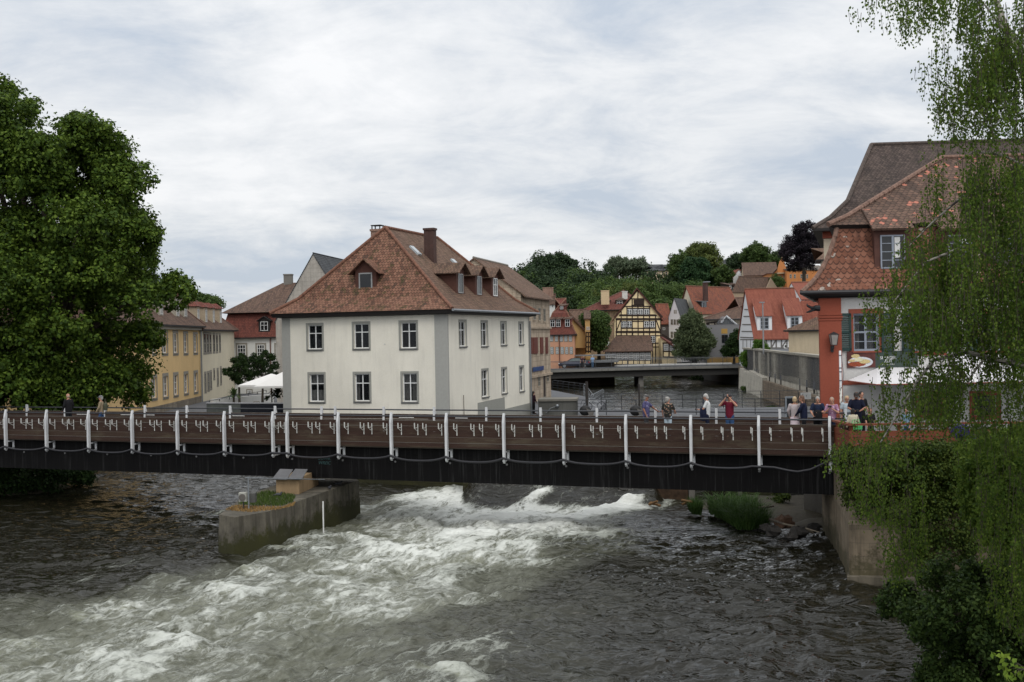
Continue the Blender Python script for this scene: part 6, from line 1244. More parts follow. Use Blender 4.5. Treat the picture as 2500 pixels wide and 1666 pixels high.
e2 = empty('tap_lamp', Mc @ Vector((lc_ * .5, -.1, ZT + .6)), 'round metal lamp fixed on the concrete enclosure', 'lamp'); mb = MB(); mb.ball(Mc @ Vector((lc_ * .5, -.12, ZT + .72)), .13, 10, 8); mb.tube([Mc @ Vector((lc_ * .5, -.1, ZT + .7)), Mc @ Vector((lc_ * .32, -.1, ZT + .55)), Mc @ Vector((lc_ * .2, -.1, ZT + .2))], .025, 6); mb.build('lamp', MATS['zinc'], e2)
for (x, yt, yb, r, lab) in ((1433.5, 932, 1006, .11, 'thick dark wooden post standing on the quay beside the bicycle'), (1561.5, 938, 1012, .07, 'slim dark lamp post on the quay left of the man in the floral shirt')):
    p = g_(x, yb); d = p.y; mb = MB(); mb.tube([p, Z(p, P(x, yt, d).z)], r, 10); mb.build('mooring_post', flat('tarred_wood', (.035, .03, .027), .8), None, label=lab, cat='post')
for (x, lab) in ((1429, 'black round bin bag sack with grey flap on the quay'), (1552, 'black folded cover on the quay left of the floral shirt man')):
    p = g_(x, 1016); e2 = empty('covered_lifebuoy', p, lab, 'covered object'); mb = MB(); mb.ball(p + Vector((0, 0, .38)), (.42, .22, .38), 12, 8); mb.build('cover', flat('black_cover', (.012, .012, .013), .6), e2, smooth=True); mb = MB(); mb.slab([p + Vector(a) for a in ((.05, -.26, .55), (.6, -.2, .35), (.55, -.2, .02), (.25, -.26, .05))], .03); mb.build('flap', flat('grey_cover', (.13, .12, .11), .8), e2)
    mb = MB(); mb.tube([p + Vector((-.1 + .2 * math.cos(a), 0, .75 + .38 * math.sin(a))) for a in np.linspace(0, 3.14, 9)], .015, 5); mb.build('hoop', DM, e2)
# bicycle
p = g_(1452, 1003); e2 = empty('bicycle', p, 'white bicycle leaning against the posts on the quay', 'bicycle'); wm_p = flat('bike_white', (.55, .57, .58), .4)
def wheel(c, r, par):
    mb = MB(); mb.tube([c + Vector((r * math.cos(a), 0, r * math.sin(a))) for a in np.linspace(0, 2 * math.pi, 20)], .02, 5); mb.build('tyre', DM, par)
for dx in (-.52, .52):
    c = p + Vector((dx, 0, .34)); w_ = MB(); w_.tube([c + Vector((.30 * math.cos(a), 0, .30 * math.sin(a))) for a in np.linspace(0, 2 * math.pi, 20)], .010, 4)
    for a in np.linspace(0, math.pi, 6): w_.tube([c + Vector((.3 * math.cos(a), 0, .3 * math.sin(a))), c - Vector((.3 * math.cos(a), 0, .3 * math.sin(a)))], .005, 3)
    wo = w_.build('wheel', MATS['zinc'], e2); wheel(c, .33, wo)
mb = MB(); P_ = lambda a, b: p + Vector((a, 0, b)); mb.tube([P_(-.52, .34), P_(-.4, .78), P_(-.36, .95)], .02, 6); mb.tube([P_(-.41, .75), P_(.18, .72), P_(.05, .32), P_(-.40, .70)], .02, 6); mb.tube([P_(.52, .34), P_(.05, .32)], .016, 6); mb.tube([P_(.52, .34), P_(.17, .72), P_(.21, .88)], .016, 6); mb.build('frame', wm_p, e2)
mb = MB(); mb.ball(P_(.22, .92), (.13, .07, .04), 8, 6); mb.build('saddle', DM, e2); mb = MB(); mb.tube([P_(-.36, .95) + Vector((-.1, -.26, .03)), P_(-.36, .97), P_(-.36, .95) + Vector((-.1, .26, .03))], .014, 6); mb.build('handlebar', DM, e2)
# info boards near the pilaster
e2 = empty('info_board', PX(1967, 60, -1), 'white tilted information board on a post left of the red pilaster', 'sign'); Mi = fm(PX(1954.5, 60, 1), PX(1980, 60, 1)); li = (PX(1980, 60) - PX(1954.5, 60)).length; za, zb = P(1967, 975, 60).z, P(1967, 959, 60).z
MB().bx((0, 0, za), (li, .04, zb), Mi).build('panel', MATS['white_paint'], e2); text3d('drawing', 'S  y', Mi @ Matrix.Translation((li * .12, -.012, (za + zb) / 2 - .03)), .2, flat('faint_ink', (.2, .2, .2), .8), e2, .002); mb = MB(); mb.tube([Mi @ Vector((li / 2, .05, -1.6)), Mi @ Vector((li / 2, .05, zb - .05))], .035, 8); mb.build('post', DM, e2)
e2 = empty('notice_cabinet', PX(1931, 58, -1), 'dark notice cabinet with pale frame standing left of the couple', 'sign'); Mi = fm(PX(1919, 58), PX(1942.5, 58)); li = .51; za, zb = -1.5, P(1930, 968.5, 58).z; MB().bx((.05, 0, za), (li - .05, .12, zb - .09), Mi).build('panel', flat('notice_black', (.02, .024, .03), .3), e2); mb = MB(); mb.bx((0, -.02, zb - .09), (li, .14, zb), Mi); mb.bx((0, -.01, za), (.05, .13, zb - .09), Mi); mb.build('frame', flat('frame_pale', (.34, .38, .42), .5), e2)
# river retaining wall, right bank
e = empty('river_retaining_wall', (27, 110, Zu), 'curved grey ashlar river wall with narrow drain slots at the right bank', 'river wall')
pl = [PX(1815, 141, 1), PX(1838, 132, 1), PX(1872, 119.5, 1), PX(1925, 104, 1), PX(2004, 88, 1), Vector((24.2, 76, 0))]
sx = [(1837, 1838.6, 898, 916), (1841, 1842.6, 899, 918), (1846, 1847.8, 901, 921), (1851.5, 1853, 903, 924), (1877.5, 1880, 910.5, 933), (1891, 1893.8, 913, 936.5), (1905, 1908, 915.5, 943), (1951.5, 1954, 924.5, 953), (1968, 1971.5, 928, 958), (1985.5, 1989.5, 932, 962)]
for a, b in zip(pl[:-1], pl[1:]):
    M = fm(a, b); o = Vector((M[0][3], M[1][3], 0)); tt = Vector((M[0][0], M[1][0], 0)); L_ = (b - a).length; hs = []
    for x0, x1, y0, y1 in sx:
        r = rect_px(M, x0, y0, x1, y1)
        if .05 < r[0] and r[1] < L_ - .05: hs.append(r)
    mb = MB(); mb.mat(S_wall); wall_face(mb, M, L_, -1.3, 2.05, hs, .4, MATS['dark_trim']); mb.build('ashlar_face', S_wall, e)
    if hs:
        mb = MB()
        for h_ in hs: mb.add([M @ Vector((h_[0], .38, h_[2])), M @ Vector((h_[1], .38, h_[2])), M @ Vector((h_[1], .38, h_[3])), M @ Vector((h_[0], .38, h_[3]))], [(0, 1, 2, 3)])
        mb.build('drain_slot', MATS['dark_trim'], e)
    MB().bx((-.1, -.12, 2.05), (L_ + .1, .6, 2.25), M).build('coping', plaster('coping_stone', (.33, .31, .26), .4, 2, .7), e)
    if a.y < 122: MB().bx((0, -.45, Zu - .8), (L_, .05, -1.05), M).build('rubble_base', S_rough, e)
    else:
        mb = MB(); mb.slab([M @ Vector(p) for p in ((0, -.75, Zu - .8), (L_, -.75, Zu - .8), (L_, -.5, -.75), (0, -.5, -.35))], 0, d=M.to_3x3() @ Vector((0, .6, 0))); mb.build('battered_base', S_wall, e)
slab_px('bank', [p.xy[:] for p in (pl[0], pl[1], pl[2], pl[3], pl[4])] + [(60, 88), (60, 141)], -.6, 2.0, M_pave)
wallbox('stone_abutment', PX(1803, 147, 0), PX(1817, 141.5, 0), Zu - .8, -.35, 3, S_rough, 'rough stone abutment at the right end of the road bridge', 'abutment')

# ---------------------------------------------------------------- road bridge with car and passers-by
e = empty('road_bridge', (8, 155, -1), 'grey concrete road bridge with steel railings crossing the river behind the quay', 'bridge')
ra, rb_ = PX(1300, 150.5, -.5), PX(1812, 149.5, -.25); Mr = fm(ra, rb_); lr = (rb_ - ra).length; za_, zb_ = -.52, -.27
def sloped(lo, hi, mat, nm): # box following the bridge's rise
    mb = MB(); f = lambda u: za_ + (zb_ - za_) * math.sin(min(1, u / lr * .9 + .1) * math.pi / 2); N = 12
    for i in range(N):
        u0, u1 = lo[0] + (hi[0] - lo[0]) * i / N, lo[0] + (hi[0] - lo[0]) * (i + 1) / N
        vs = [Mr @ Vector((u, y, z + f(u))) for u in (u0, u1) for y in (lo[1], hi[1]) for z in (lo[2], hi[2])]; fs = [(0, 4, 5, 1), (2, 3, 7, 6), (1, 5, 7, 3), (0, 2, 6, 4)]
        if i == 0: fs.append((0, 1, 3, 2))
        if i == N - 1: fs.append((4, 6, 7, 5))
        mb.add(vs, fs)
    return mb.build(nm, mat, e)
sloped((0, 0, -.34), (lr, .45, 0), plaster('edge_concrete', (.19, .185, .17), .4, 2, .8), 'edge_beam'); sloped((0, 10, -.46), (lr, 10.45, .05), MATS['edge_concrete'], 'edge_beam')
sloped((0, .45, -.4), (lr, 10, -.03), M_asph, 'carriageway'); sloped((0, .45, -.03), (lr, 2.2, .10), M_pave, 'pavement'); sloped((0, 8.6, -.03), (lr, 10, .14), plaster('light_pavement', (.5, .5, .48), .1), 'pavement')
sloped((0, .5, -1.22), (lr, 1.2, -.4), flat('girder_dark', (.04, .038, .035), .8), 'girder'); sloped((0, 9.2, -1.35), (lr, 9.9, -.4), MATS['girder_dark'], 'girder'); sloped((0, 1.2, -.9), (lr, 9.2, -.41), MATS['girder_dark'], 'soffit')
px_ = hitv(1566.5, 930, Vector((Mr[0][3], Mr[1][3], 0)), Vector((Mr[0][0], Mr[1][0], 0)))[0]; MB().bx((px_ - .33, 1.0, Zu - 1), (px_ + .33, 9.4, -1.6), Mr).build('bridge_pier', M_conc, e)
for y, nm in ((.2, 'near'), (10.2, 'far')):
    mb = MB(); f = lambda u: za_ + (zb_ - za_) * math.sin(min(1, u / lr * .9 + .1) * math.pi / 2); us = np.arange(0, lr, 2.15)
    for z, r_ in ((1.12, .035), (.98, .018), (.12, .018)): mb.tube([Mr @ Vector((u, y, f(u) + z)) for u in np.linspace(0, lr, 14)], r_, 5)
    for u in np.arange(0, lr, .13): p0_ = Mr @ Vector((u, y, f(u) + .12)); mb.tube([p0_, p0_ + Vector((0, 0, .86))], .008, 3, False)
    mb.build('railing', flat('railing_steel', (.09, .095, .10), .5, .4), e)
    for u in us: p0_ = Mr @ Vector((u, y, f(u))); mb = MB(); mb.tube([p0_, p0_ + Vector((0, 0, 1.12))], .035, 5); mb.build('railing_post', MATS['railing_steel'], e)
# car, nose to the left
cc = PX(1401, 155.5, 0); cz_ = -.40; e = empty('parked_car', Z(cc, cz_), 'dark blue estate car driving left over the road bridge', 'car'); Mc = Matrix.Translation((cc.x, cc.y, cz_))
side = [(-2.15, .35), (-2.18, .62), (-2.0, .80), (-1.35, .93), (-.95, 1.0), (-.35, 1.38), (.35, 1.45), (1.2, 1.40), (1.75, 1.05), (2.12, .98), (2.18, .6), (2.12, .35)]
mb = MB(); 
secs = []
for w, inset in ((-.86, .0), (-.80, .0), (.80, .0), (.86, .0)):
    k = 1 if abs(w) < .85 else .97; secs.append([Mc @ Vector((x * k, w * (1 if z < 1.0 else .84), z)) for x, z in side])
b_ = len(mb.v); 
for s_ in secs: mb.v += s_
n_ = len(side)
for i in range(3):
    for k in range(n_): mb.f.append((b_ + i * n_ + k, b_ + i * n_ + (k + 1) % n_, b_ + (i + 1) * n_ + (k + 1) % n_, b_ + (i + 1) * n_ + k)); mb.mi.append(0)
mb.f.append(tuple(b_ + k for k in range(n_))[::-1]); mb.mi.append(0); mb.f.append(tuple(b_ + 3 * n_ + k for k in range(n_))); mb.mi.append(0)
mb.mats = [flat('car_paint', (.018, .022, .04), .25, .4, .5)]; mb.build('body', None, e)
mb = MB(); mb.slab([Mc @ Vector(p) for p in ((-.80, -.80, 1.02), (-.32, -.745, 1.34), (.3, -.735, 1.39), (1.1, -.745, 1.34), (1.5, -.80, 1.04))], 0, d=(0, .03, 0)); mb.build('side_window', flat('car_glass', (.10, .13, .13), .1), e)
for x in (-1.38, 1.38):
    w_ = MB(); w_.tube([Mc @ Vector((x, -.90, .33)), Mc @ Vector((x, -.66, .33))], .21, 14); wo = w_.build('wheel', MATS['zinc'], e); w_ = MB(); w_.tube([Mc @ Vector((x, -.88, .33)), Mc @ Vector((x, -.66, .33))], .33, 16); w_.build('tyre', MATS['dark_trim'], wo)
    w_ = MB(); w_.tube([Mc @ Vector((x, .66, .33)), Mc @ Vector((x, .88, .33))], .33, 16); w_.build('wheel', MATS['dark_trim'], e)
MB().bx((1.98, -.84, .72), (2.17, -.6, .92), Mc).build('tail_light', flat('tail_red', (.45, .02, .03), .3), e); MB().bx((-2.17, -.84, .62), (-1.95, -.6, .76), Mc).build('headlight', flat('head_glass', (.7, .72, .75), .15), e); MB().bx((2.0, -.7, .5), (2.21, .7, .62), Mc).build('bumper', MATS['zinc'], e)

# ---------------------------------------------------------------- cafe terrace left of the cream house
ca, cb = PX(504, 76.5, -.1), PX(700, 74.5, -.1); Mf_ = fm(ca, cb); lf = (cb - ca).length
e = empty('cafe_terrace', Z((ca + cb) / 2, -3), 'cafe terrace with dark glazed parapet and pale rail left of the cream house', 'terrace')
MB().bx((0, .1, Zw - .5), (lf, 12, -1.05), Mf_).build('deck', M_conc, e); MB().bx((0, 0, -1.5), (lf * .43, .1, -.05), Mf_).build('glass_parapet', flat('parapet_grey', (.11, .12, .11), .3, var=.4, scale=2), e); MB().bx((lf * .43, 0, -1.5), (lf, .1, -.05), Mf_).build('glass_parapet', flat('parapet_dark', (.012, .014, .02), .15), e); MB().bx((0, -.04, -.05), (lf, .14, .03), Mf_).build('rail', flat('pale_rail', (.40, .40, .42), .5), e)
fence('ramp_railing', 'sloping dark railing rising across the back of the cafe terrace', [P(512, 985, 86), P(650, 959, 92)], .2, DM, 1.2, (1.0,), 0)
wallbox('ramp_wall', PX(520, 88), PX(668, 95), -1.5, -.35, .3, plaster('white_render', (.5, .5, .5)), 'low white ramp wall with dark openings behind the cafe terrace')
def parasol(px, py, d, r, hh, lab):
    c = P(px, py, d); e = empty('parasol', Z(c, -1.05), lab, 'parasol', 'white parasols on the cafe terrace'); mb = MB(); ap = c + Vector((0, 0, hh)); k = [c + Vector((r * a, r * b, 0)) for a, b in ((-1, -1), (0, -1), (1, -1), (1, 0), (1, 1), (0, 1), (-1, 1), (-1, 0))]
    for i in range(8): mid = k[i] * .5 + k[(i + 1) % 8] * .5; mb.poly([k[i], k[(i + 1) % 8], ap]); mb.poly([k[i], k[i] - Vector((0, 0, .14)), k[(i + 1) % 8] - Vector((0, 0, .14)), k[(i + 1) % 8]])
    mb.build('canopy', flat('parasol_canvas', (.72, .71, .69), .8, var=.04), e); mb = MB(); mb.tube([Z(c, -1.05), ap], .045, 8); mb.build('pole', flat('pole_brown', (.05, .035, .025), .6), e); mb = MB()
    for q_ in k: mb.tube([ap - Vector((0, 0, .9)), (q_ + ap) / 2 - Vector((0, 0, .03))], .015, 4)
    mb.build('strut', MATS['pole_brown'], e)
parasol(663, 937, 82, 2.0, .75, 'left large square white parasol on the cafe terrace'); parasol(699, 940, 79, 1.9, 1.05, 'front right white parasol half hidden by the cream house')
M_wk = flat('wicker_tan', (.20, .15, .10), .8)
def cafe_chair(c, rz, lab):
    e = empty('cafe_chair', c, lab, 'chair', 'wicker chairs on the cafe terrace', rz); mb = MB(); mb.tube([(-.24, .2, .42), (-.26, .24, .75), (-.2, .27, .86), (.2, .27, .86), (.26, .24, .75), (.24, .2, .42)], .02, 6)
    for x in np.linspace(-.2, .2, 7): mb.tube([(x, .21, .44), (x, .26, .86)], .012, 4)
    mb.build('backrest', M_wk, e, world=False); MB().bx((-.25, -.24, .40), (.25, .24, .45)).build('seat', M_wk, e, world=False)
    for a in (-.22, .22):
        for b in (-.21, .21): mb = MB(); mb.tube([(a, b, 0), (a, b, .41)], .018, 5); mb.build('leg', DM, e, world=False)
for k, (px, d, rz, w) in enumerate(((612, 78, 2.9, 'leftmost'), (636, 77.5, 3.3, 'second from the left'), (663, 77, 2.8, 'nearest the cream house'), (628, 80, .4, 'second row'))): c = PX(px, d, -1.05); cafe_chair(Z(c, -1.05), rz, 'wicker chair on the cafe terrace, ' + w)
for k, (px, d) in enumerate(((655, 79), (624, 79))):
    c = PX(px, d, -1.05); e = empty('cafe_table', Z(c, -1.05), ['round cafe table near the cream house', 'round cafe table under the left parasol'][k], 'table', 'round tables on the cafe terrace'); mb = MB(); mb.lathe(Z(c, -1.05), [(.0, .72), (.42, .72), (.42, .75), (0, .75)], 16); mb.build('table_top', MATS['zinc'], e); mb = MB(); mb.tube([Z(c, -1.05), Z(c, -.33)], .04, 8); mb.lathe(Z(c, -1.05), [(.25, 0), (.22, .03), (0, .04)], 12); mb.build('pedestal', DM, e)
# ================================================================ vegetation
def poly_inside(A, q):
    c = np.zeros(len(q), bool); j = len(A) - 1
    for i in range(len(A)):
        c ^= ((A[i, 1] > q[:, 1]) != (A[j, 1] > q[:, 1])) & (q[:, 0] < (A[j, 0] - A[i, 0]) * (q[:, 1] - A[i, 1]) / (A[j, 1] - A[i, 1] + 1e-12) + A[i, 0]); j = i
    return c
def poly_dist(A, q):
    d = np.full(len(q), 1e9)
    for i in range(len(A)):
        a, b = A[i - 1], A[i]; ab = b - a; t = np.clip(((q - a) @ ab) / (ab @ ab + 1e-9), 0, 1); d = np.minimum(d, np.linalg.norm(q - (a + t[:, None] * ab), axis=1))
    return d
def unproj(q, d):
    a = (q[:, 0] - CX) / FPX * d; b = (HY - q[:, 1]) / FPX * d; return np.stack([cr * a + sr * b, d, -sr * a + cr * b + EYE], 1)
def leaves(P0, nrm, size, r, shape='diamond', rnd=.9):
    """leaf quads at P0 facing roughly nrm"""
    n = len(P0); v = r.normal(size=(n, 3)); v /= np.linalg.norm(v, axis=1, keepdims=True) + 1e-9; m = nrm + v * rnd; m /= np.linalg.norm(m, axis=1, keepdims=True) + 1e-9
    a = np.cross(m, r.normal(size=(n, 3))); a /= np.linalg.norm(a, axis=1, keepdims=True) + 1e-9; b = np.cross(m, a); s = (size * (.6 + .8 * r.random(n)))[:, None]
    k = s * .5
    if shape == 'diamond': co = np.stack([P0 - a * k, P0 - b * k * .62 + m * k * .15, P0 + a * k, P0 + b * k * .62 + m * k * .15], 1)
    else: co = np.stack([P0 - a * k - b * k * .5, P0 + a * k * .2 - b * k * .8, P0 + a * k + b * k * .3, P0 - a * k * .4 + b * k * .8], 1)
    return co.reshape(-1, 3)
def clumps(C, Rr, nper, size, r, flat_=.8, up=.35, hollow=.55, shape='diamond', rnd=.9):
    K = len(C); i = np.repeat(np.arange(K), nper); v = r.normal(size=(len(i), 3)); v /= np.linalg.norm(v, axis=1, keepdims=True); rad = (hollow + (1 - hollow) * r.random(len(i)) ** .8); rad *= 1 + .25 * r.normal(size=len(i)).clip(-1, 1.6)
    v2 = v * np.array([1, 1, flat_]); P0 = C[i] + v2 * (Rr[i] * rad)[:, None]; n = v.copy(); n[:, 2] += up; n /= np.linalg.norm(n, axis=1, keepdims=True); return leaves(P0, n, size, r, shape, rnd)
def outline_tree(name, label, cat, outl, d, thick, ncl, clr, nper, size, mat, seed, trunk=None, group=None, kind=None, bark=None, holes=(), flat_=.8, parent=None, limbs=10, edge=None, shape='diamond', up=.35, hollow=.55, lobes=0, rnd=.9):
    """crown: clumps of leaves spread through a body whose side view has the given outline; its depth follows the distance to the outline"""
    r = np.random.default_rng(seed); A = np.array(outl, float); lo, hi = A.min(0), A.max(0); pxm = FPX / d; q = np.zeros((0, 2))
    while len(q) < ncl:
        c = lo + r.random((ncl * 4, 2)) * (hi - lo); c = c[poly_inside(A, c)]; dd = poly_dist(A, c); c = c[dd > clr * pxm * (edge if edge is not None else .28 if lobes else .35)]
        for hx, hy, hr in holes: c = c[np.hypot(c[:, 0] - hx, c[:, 1] - hy) > hr]
        q = np.vstack([q, c])
    q = q[:ncl]; dd = poly_dist(A, q) / pxm; s = r.random(ncl) * 2 - 1; s = np.sign(s) * np.abs(s) ** .7
    dep = d + s * np.minimum(thick, .4 + np.sqrt(np.maximum(0, dd) * thick * 1.2)); Rr = clr * (.65 + .7 * r.random(ncl)); Rr = np.minimum(Rr, (.45 if lobes else .25) * clr + dd * .95)
    C = unproj(q, dep) if False else None
    # keep true sizes: place in the plane of distance d, then move back or forward along +Y
    C = unproj(q, np.full(ncl, float(d))); C[:, 1] += dep - d
    if lobes:
        LR = Rr.copy(); k = lobes; li = np.repeat(np.arange(ncl), k); dv = r.normal(size=(len(li), 3)); dv[:, 2] = dv[:, 2] * .8 + .35; dv /= np.linalg.norm(dv, axis=1, keepdims=True); Cc = C[li] + dv * (LR[li] * r.uniform(.6, 1.05, len(li)))[:, None] * np.array([1, 1, .8]); Rc = LR[li] * r.uniform(.24, .42, len(li))
        co = clumps(Cc, Rc, nper, size, r, flat_, up, hollow, shape, rnd)
    else: co = clumps(C, Rr, nper, size, r, flat_, up, hollow, shape, rnd)
    if trunk is None and parent is None:
        return tag(quads_mesh(name, co, 4, mat), label, cat, group, kind)
    tb = Vector(trunk[0]) if trunk else None; e = parent or empty(name, tb, label, cat, group)
    if kind: e['kind'] = kind
    quads_mesh('crown', co, 4, mat, e)
    if trunk:
        mb = MB(); hub = Vector(trunk[1]); r0 = trunk[2]; b = bark or flat('bark_brown', (.06, .048, .036), .95, var=.4)
        mb.tube([tb - Vector((0, 0, .3)), tb * .5 + hub * .5 + Vector((.1, 0, 0)) * r0, hub], [r0 * 1.15, r0 * .85, r0 * .7], 10)
        idx = r.choice(ncl, min(limbs, ncl), replace=False)
        for i in idx:
            c = Vector(C[i]); s0 = hub + (hub - tb) * r.uniform(-.25, .05); mid = s0 * .45 + c * .55 + Vector((0, 0, (c - s0).length * .10)); mb.tube([s0, mid, c], [r0 * .42, r0 * .25, r0 * .07], 6)
        mb.build('trunk', b, e)
    return e
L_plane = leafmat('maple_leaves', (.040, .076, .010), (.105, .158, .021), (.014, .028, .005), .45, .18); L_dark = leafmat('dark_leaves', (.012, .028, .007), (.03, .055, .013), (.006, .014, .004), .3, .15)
L_mid = leafmat('mid_leaves', (.050, .085, .024), (.09, .135, .036), (.022, .042, .014), .12, .25); L_far = leafmat('far_leaves', (.024, .044, .019), (.048, .076, .030), (.012, .024, .012), .05, .12)
L_lime = leafmat('lime_leaves', (.075, .10, .028), (.13, .155, .04), (.035, .055, .018), .08, .25); L_beech = leafmat('copper_beech_leaves', (.012, .010, .014), (.028, .020, .026), (.006, .005, .008), .2, .08)
L_birch = leafmat('birch_leaves', (.055, .105, .016), (.14, .20, .032), (.024, .050, .010), .9, .4, .5); L_ivy = leafmat('ivy_leaves', (.030, .054, .010), (.07, .095, .016), (.010, .021, .005), .7, .22, .6)
L_will = leafmat('willow_leaves', (.07, .095, .045), (.12, .15, .07), (.03, .046, .022), .25, .3)
# the big maple / plane tree at the left, three overlapping masses
big = [(-260, 120), (-60, 120), (10, 165), (34, 205), (20, 225), (60, 235), (78, 220), (88, 250), (112, 290), (124, 300), (150, 285), (185, 292), (200, 280), (215, 305), (262, 312), (285, 332), (306, 345), (310, 370), (342, 400), (346, 412), (322, 425), (345, 452), (340, 478), (318, 500), (352, 510), (380, 540), (378, 570), (398, 600), (400, 612), (386, 650), (402, 668), (428, 664), (455, 700), (438, 735), (410, 748), (392, 772), (362, 805), (350, 850), (330, 880), (318, 915), (300, 935), (318, 965), (312, 985), (270, 1003), (150, 1012), (-260, 1015)]
tb = Vector((-27.5, 64, -1.3))
BT = outline_tree('maple_tree', 'huge dark green broadleaf tree filling the left edge behind the footbridge', 'tree', big, 63, 5.0, 170, 1.65, 62, .18, L_plane, 21, trunk=(tb, Vector((-26.5, 63.5, 3.5)), .55), holes=[(205, 488, 11), (320, 400, 8)], limbs=26, up=.6, shape='q', hollow=.35, lobes=34, rnd=.7, edge=.14)
# leafy under-storey on the left bank
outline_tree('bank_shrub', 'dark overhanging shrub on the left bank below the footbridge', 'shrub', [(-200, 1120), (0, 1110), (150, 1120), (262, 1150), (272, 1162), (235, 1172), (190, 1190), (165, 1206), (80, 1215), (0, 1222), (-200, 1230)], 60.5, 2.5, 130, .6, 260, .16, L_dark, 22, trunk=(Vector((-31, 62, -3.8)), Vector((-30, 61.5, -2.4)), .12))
struct(MB().bx((-75, 57.5, Zw - 1), (-30.5, 80, -1.6)).build('bank', M_mud)); mound('river_bank', (-29.5, 60.5), 5.5, 3.5, 1.1, M_mud, 8)
# cafe trees and plants
outline_tree('cafe_tree', 'small dark round tree with a slim trunk left on the cafe terrace', 'tree', [(538, 903), (548, 898), (558, 900), (562, 882), (574, 868), (575, 856), (588, 856), (592, 868), (604, 872), (606, 886), (614, 905), (618, 925), (606, 940), (590, 944), (575, 935), (560, 925), (545, 915)], 88, 1.6, 62, .32, 130, .13, L_dark, 31, trunk=(PX(585, 88, -1.1), P(583, 925, 88), .10))
outline_tree('cafe_tree', 'small dark tree beside the parasols next to the cream house', 'tree', [(606, 884), (612, 862), (624, 858), (630, 866), (648, 852), (662, 858), (672, 880), (682, 905), (676, 922), (660, 930), (640, 926), (620, 925), (610, 910)], 90, 1.6, 62, .32, 130, .13, L_dark, 32, trunk=(PX(640, 90, -1.1), P(642, 918, 90), .10))
outline_tree('background_tree', 'round green tree top showing above the annex roof left of the mansard house', 'tree', [(466, 735), (470, 722), (490, 718), (515, 719), (530, 726), (542, 738), (540, 752), (500, 756), (470, 748)], 175, 4, 60, 1.1, 90, .35, L_mid, 33, trunk=(PX(505, 175, -1), P(505, 750, 175), .3))
def spiky(px, py0, py1, d, n, ln, wd, mat, name, label, cat, seed, stem=True, droop=.8):
    b = P(px, py1, d); hd = P(px, py0, d); e = empty(name, b, label, cat); r = np.random.default_rng(seed)
    if stem: mb = MB(); mb.tube([b, hd], [.09, .07], 7); mb.build('stem', MATS['bark_brown'], e)
    mb = MB()
    for i in range(n):
        az = r.random() * 6.28; el_ = r.uniform(-.2, 1.35); dr = Vector((math.cos(az) * math.cos(el_), math.sin(az) * math.cos(el_), math.sin(el_))); sd_ = Vector((-math.sin(az), math.cos(az), 0)) * wd; c0 = hd if stem else hd + (b - hd) * r.random() * .6; l = ln * r.uniform(.7, 1.1)
        p1_, p2_ = c0 + dr * l * .55, c0 + dr * l + Vector((0, 0, -l * .35 * droop)); mb.add([c0 - sd_ * .4, c0 + sd_ * .4, p1_ + sd_, p1_ - sd_, p2_], [(0, 1, 2, 3), (3, 2, 4)])
    mb.build('fronds', mat, e, uv=False); return e
L_palm = leafmat('palm_fronds', (.05, .09, .03), (.10, .14, .05), (.02, .04, .015), 2, .2)
spiky(571, 966, 988, 78.5, 46, .85, .06, L_palm, 'potted_palm', 'small fan palm at the parapet of the cafe terrace', 'palm', 41); spiky(652, 972, 985, 80, 40, .5, .06, L_dark, 'potted_plant', 'dark spiky potted plant between cafe tables', 'plant', 42, False); spiky(678, 955, 985, 79, 70, .9, .08, L_dark, 'potted_plant', 'tall dark bushy potted plant against the cream house', 'plant', 43, False)
# reeds and shrubs on the right bank under the bridge
rp = [PZ(x, y, -3.4) for x, y in ((1728, 1238), (1800, 1228), (1845, 1238), (1865, 1262), (1880, 1276), (1830, 1286), (1800, 1285), (1765, 1262), (1735, 1250))]
L_reed = leafmat('reed_blades', (.04, .085, .02), (.08, .14, .035), (.02, .045, .01), 1.2, .3)  # blade tones darkened to carry the footbridge's shade
blades('reeds', 2600, lambda n, r: in_poly(rp, -3.55, n, r), .85, .03, L_reed, 51, 1.1, kind='stuff', label='clump of tall green reeds at the water edge under the footbridge', cat='reeds')
rp2 = [PZ(x, y, -3.4) for x, y in ((1680, 1236), (1712, 1236), (1712, 1250), (1690, 1248))]; blades('reeds', 700, lambda n, r: in_poly(rp2, -3.55, n, r), .6, .03, L_reed, 52, .6, kind='stuff', label='small low tuft of reeds left of the tall clump', cat='reeds')
outline_tree('bank_shrub', 'leafy shrub on the bank between the reeds and the concrete wall', 'shrub', [(1890, 1212), (1905, 1200), (1930, 1205), (1932, 1240), (1928, 1262), (1945, 1280), (1925, 1284), (1898, 1268), (1885, 1240)], 49.5, .7, 40, .28, 160, .10, L_ivy, 53, trunk=(PX(1915, 49.5, -3.2), P(1912, 1240, 49.5), .05))
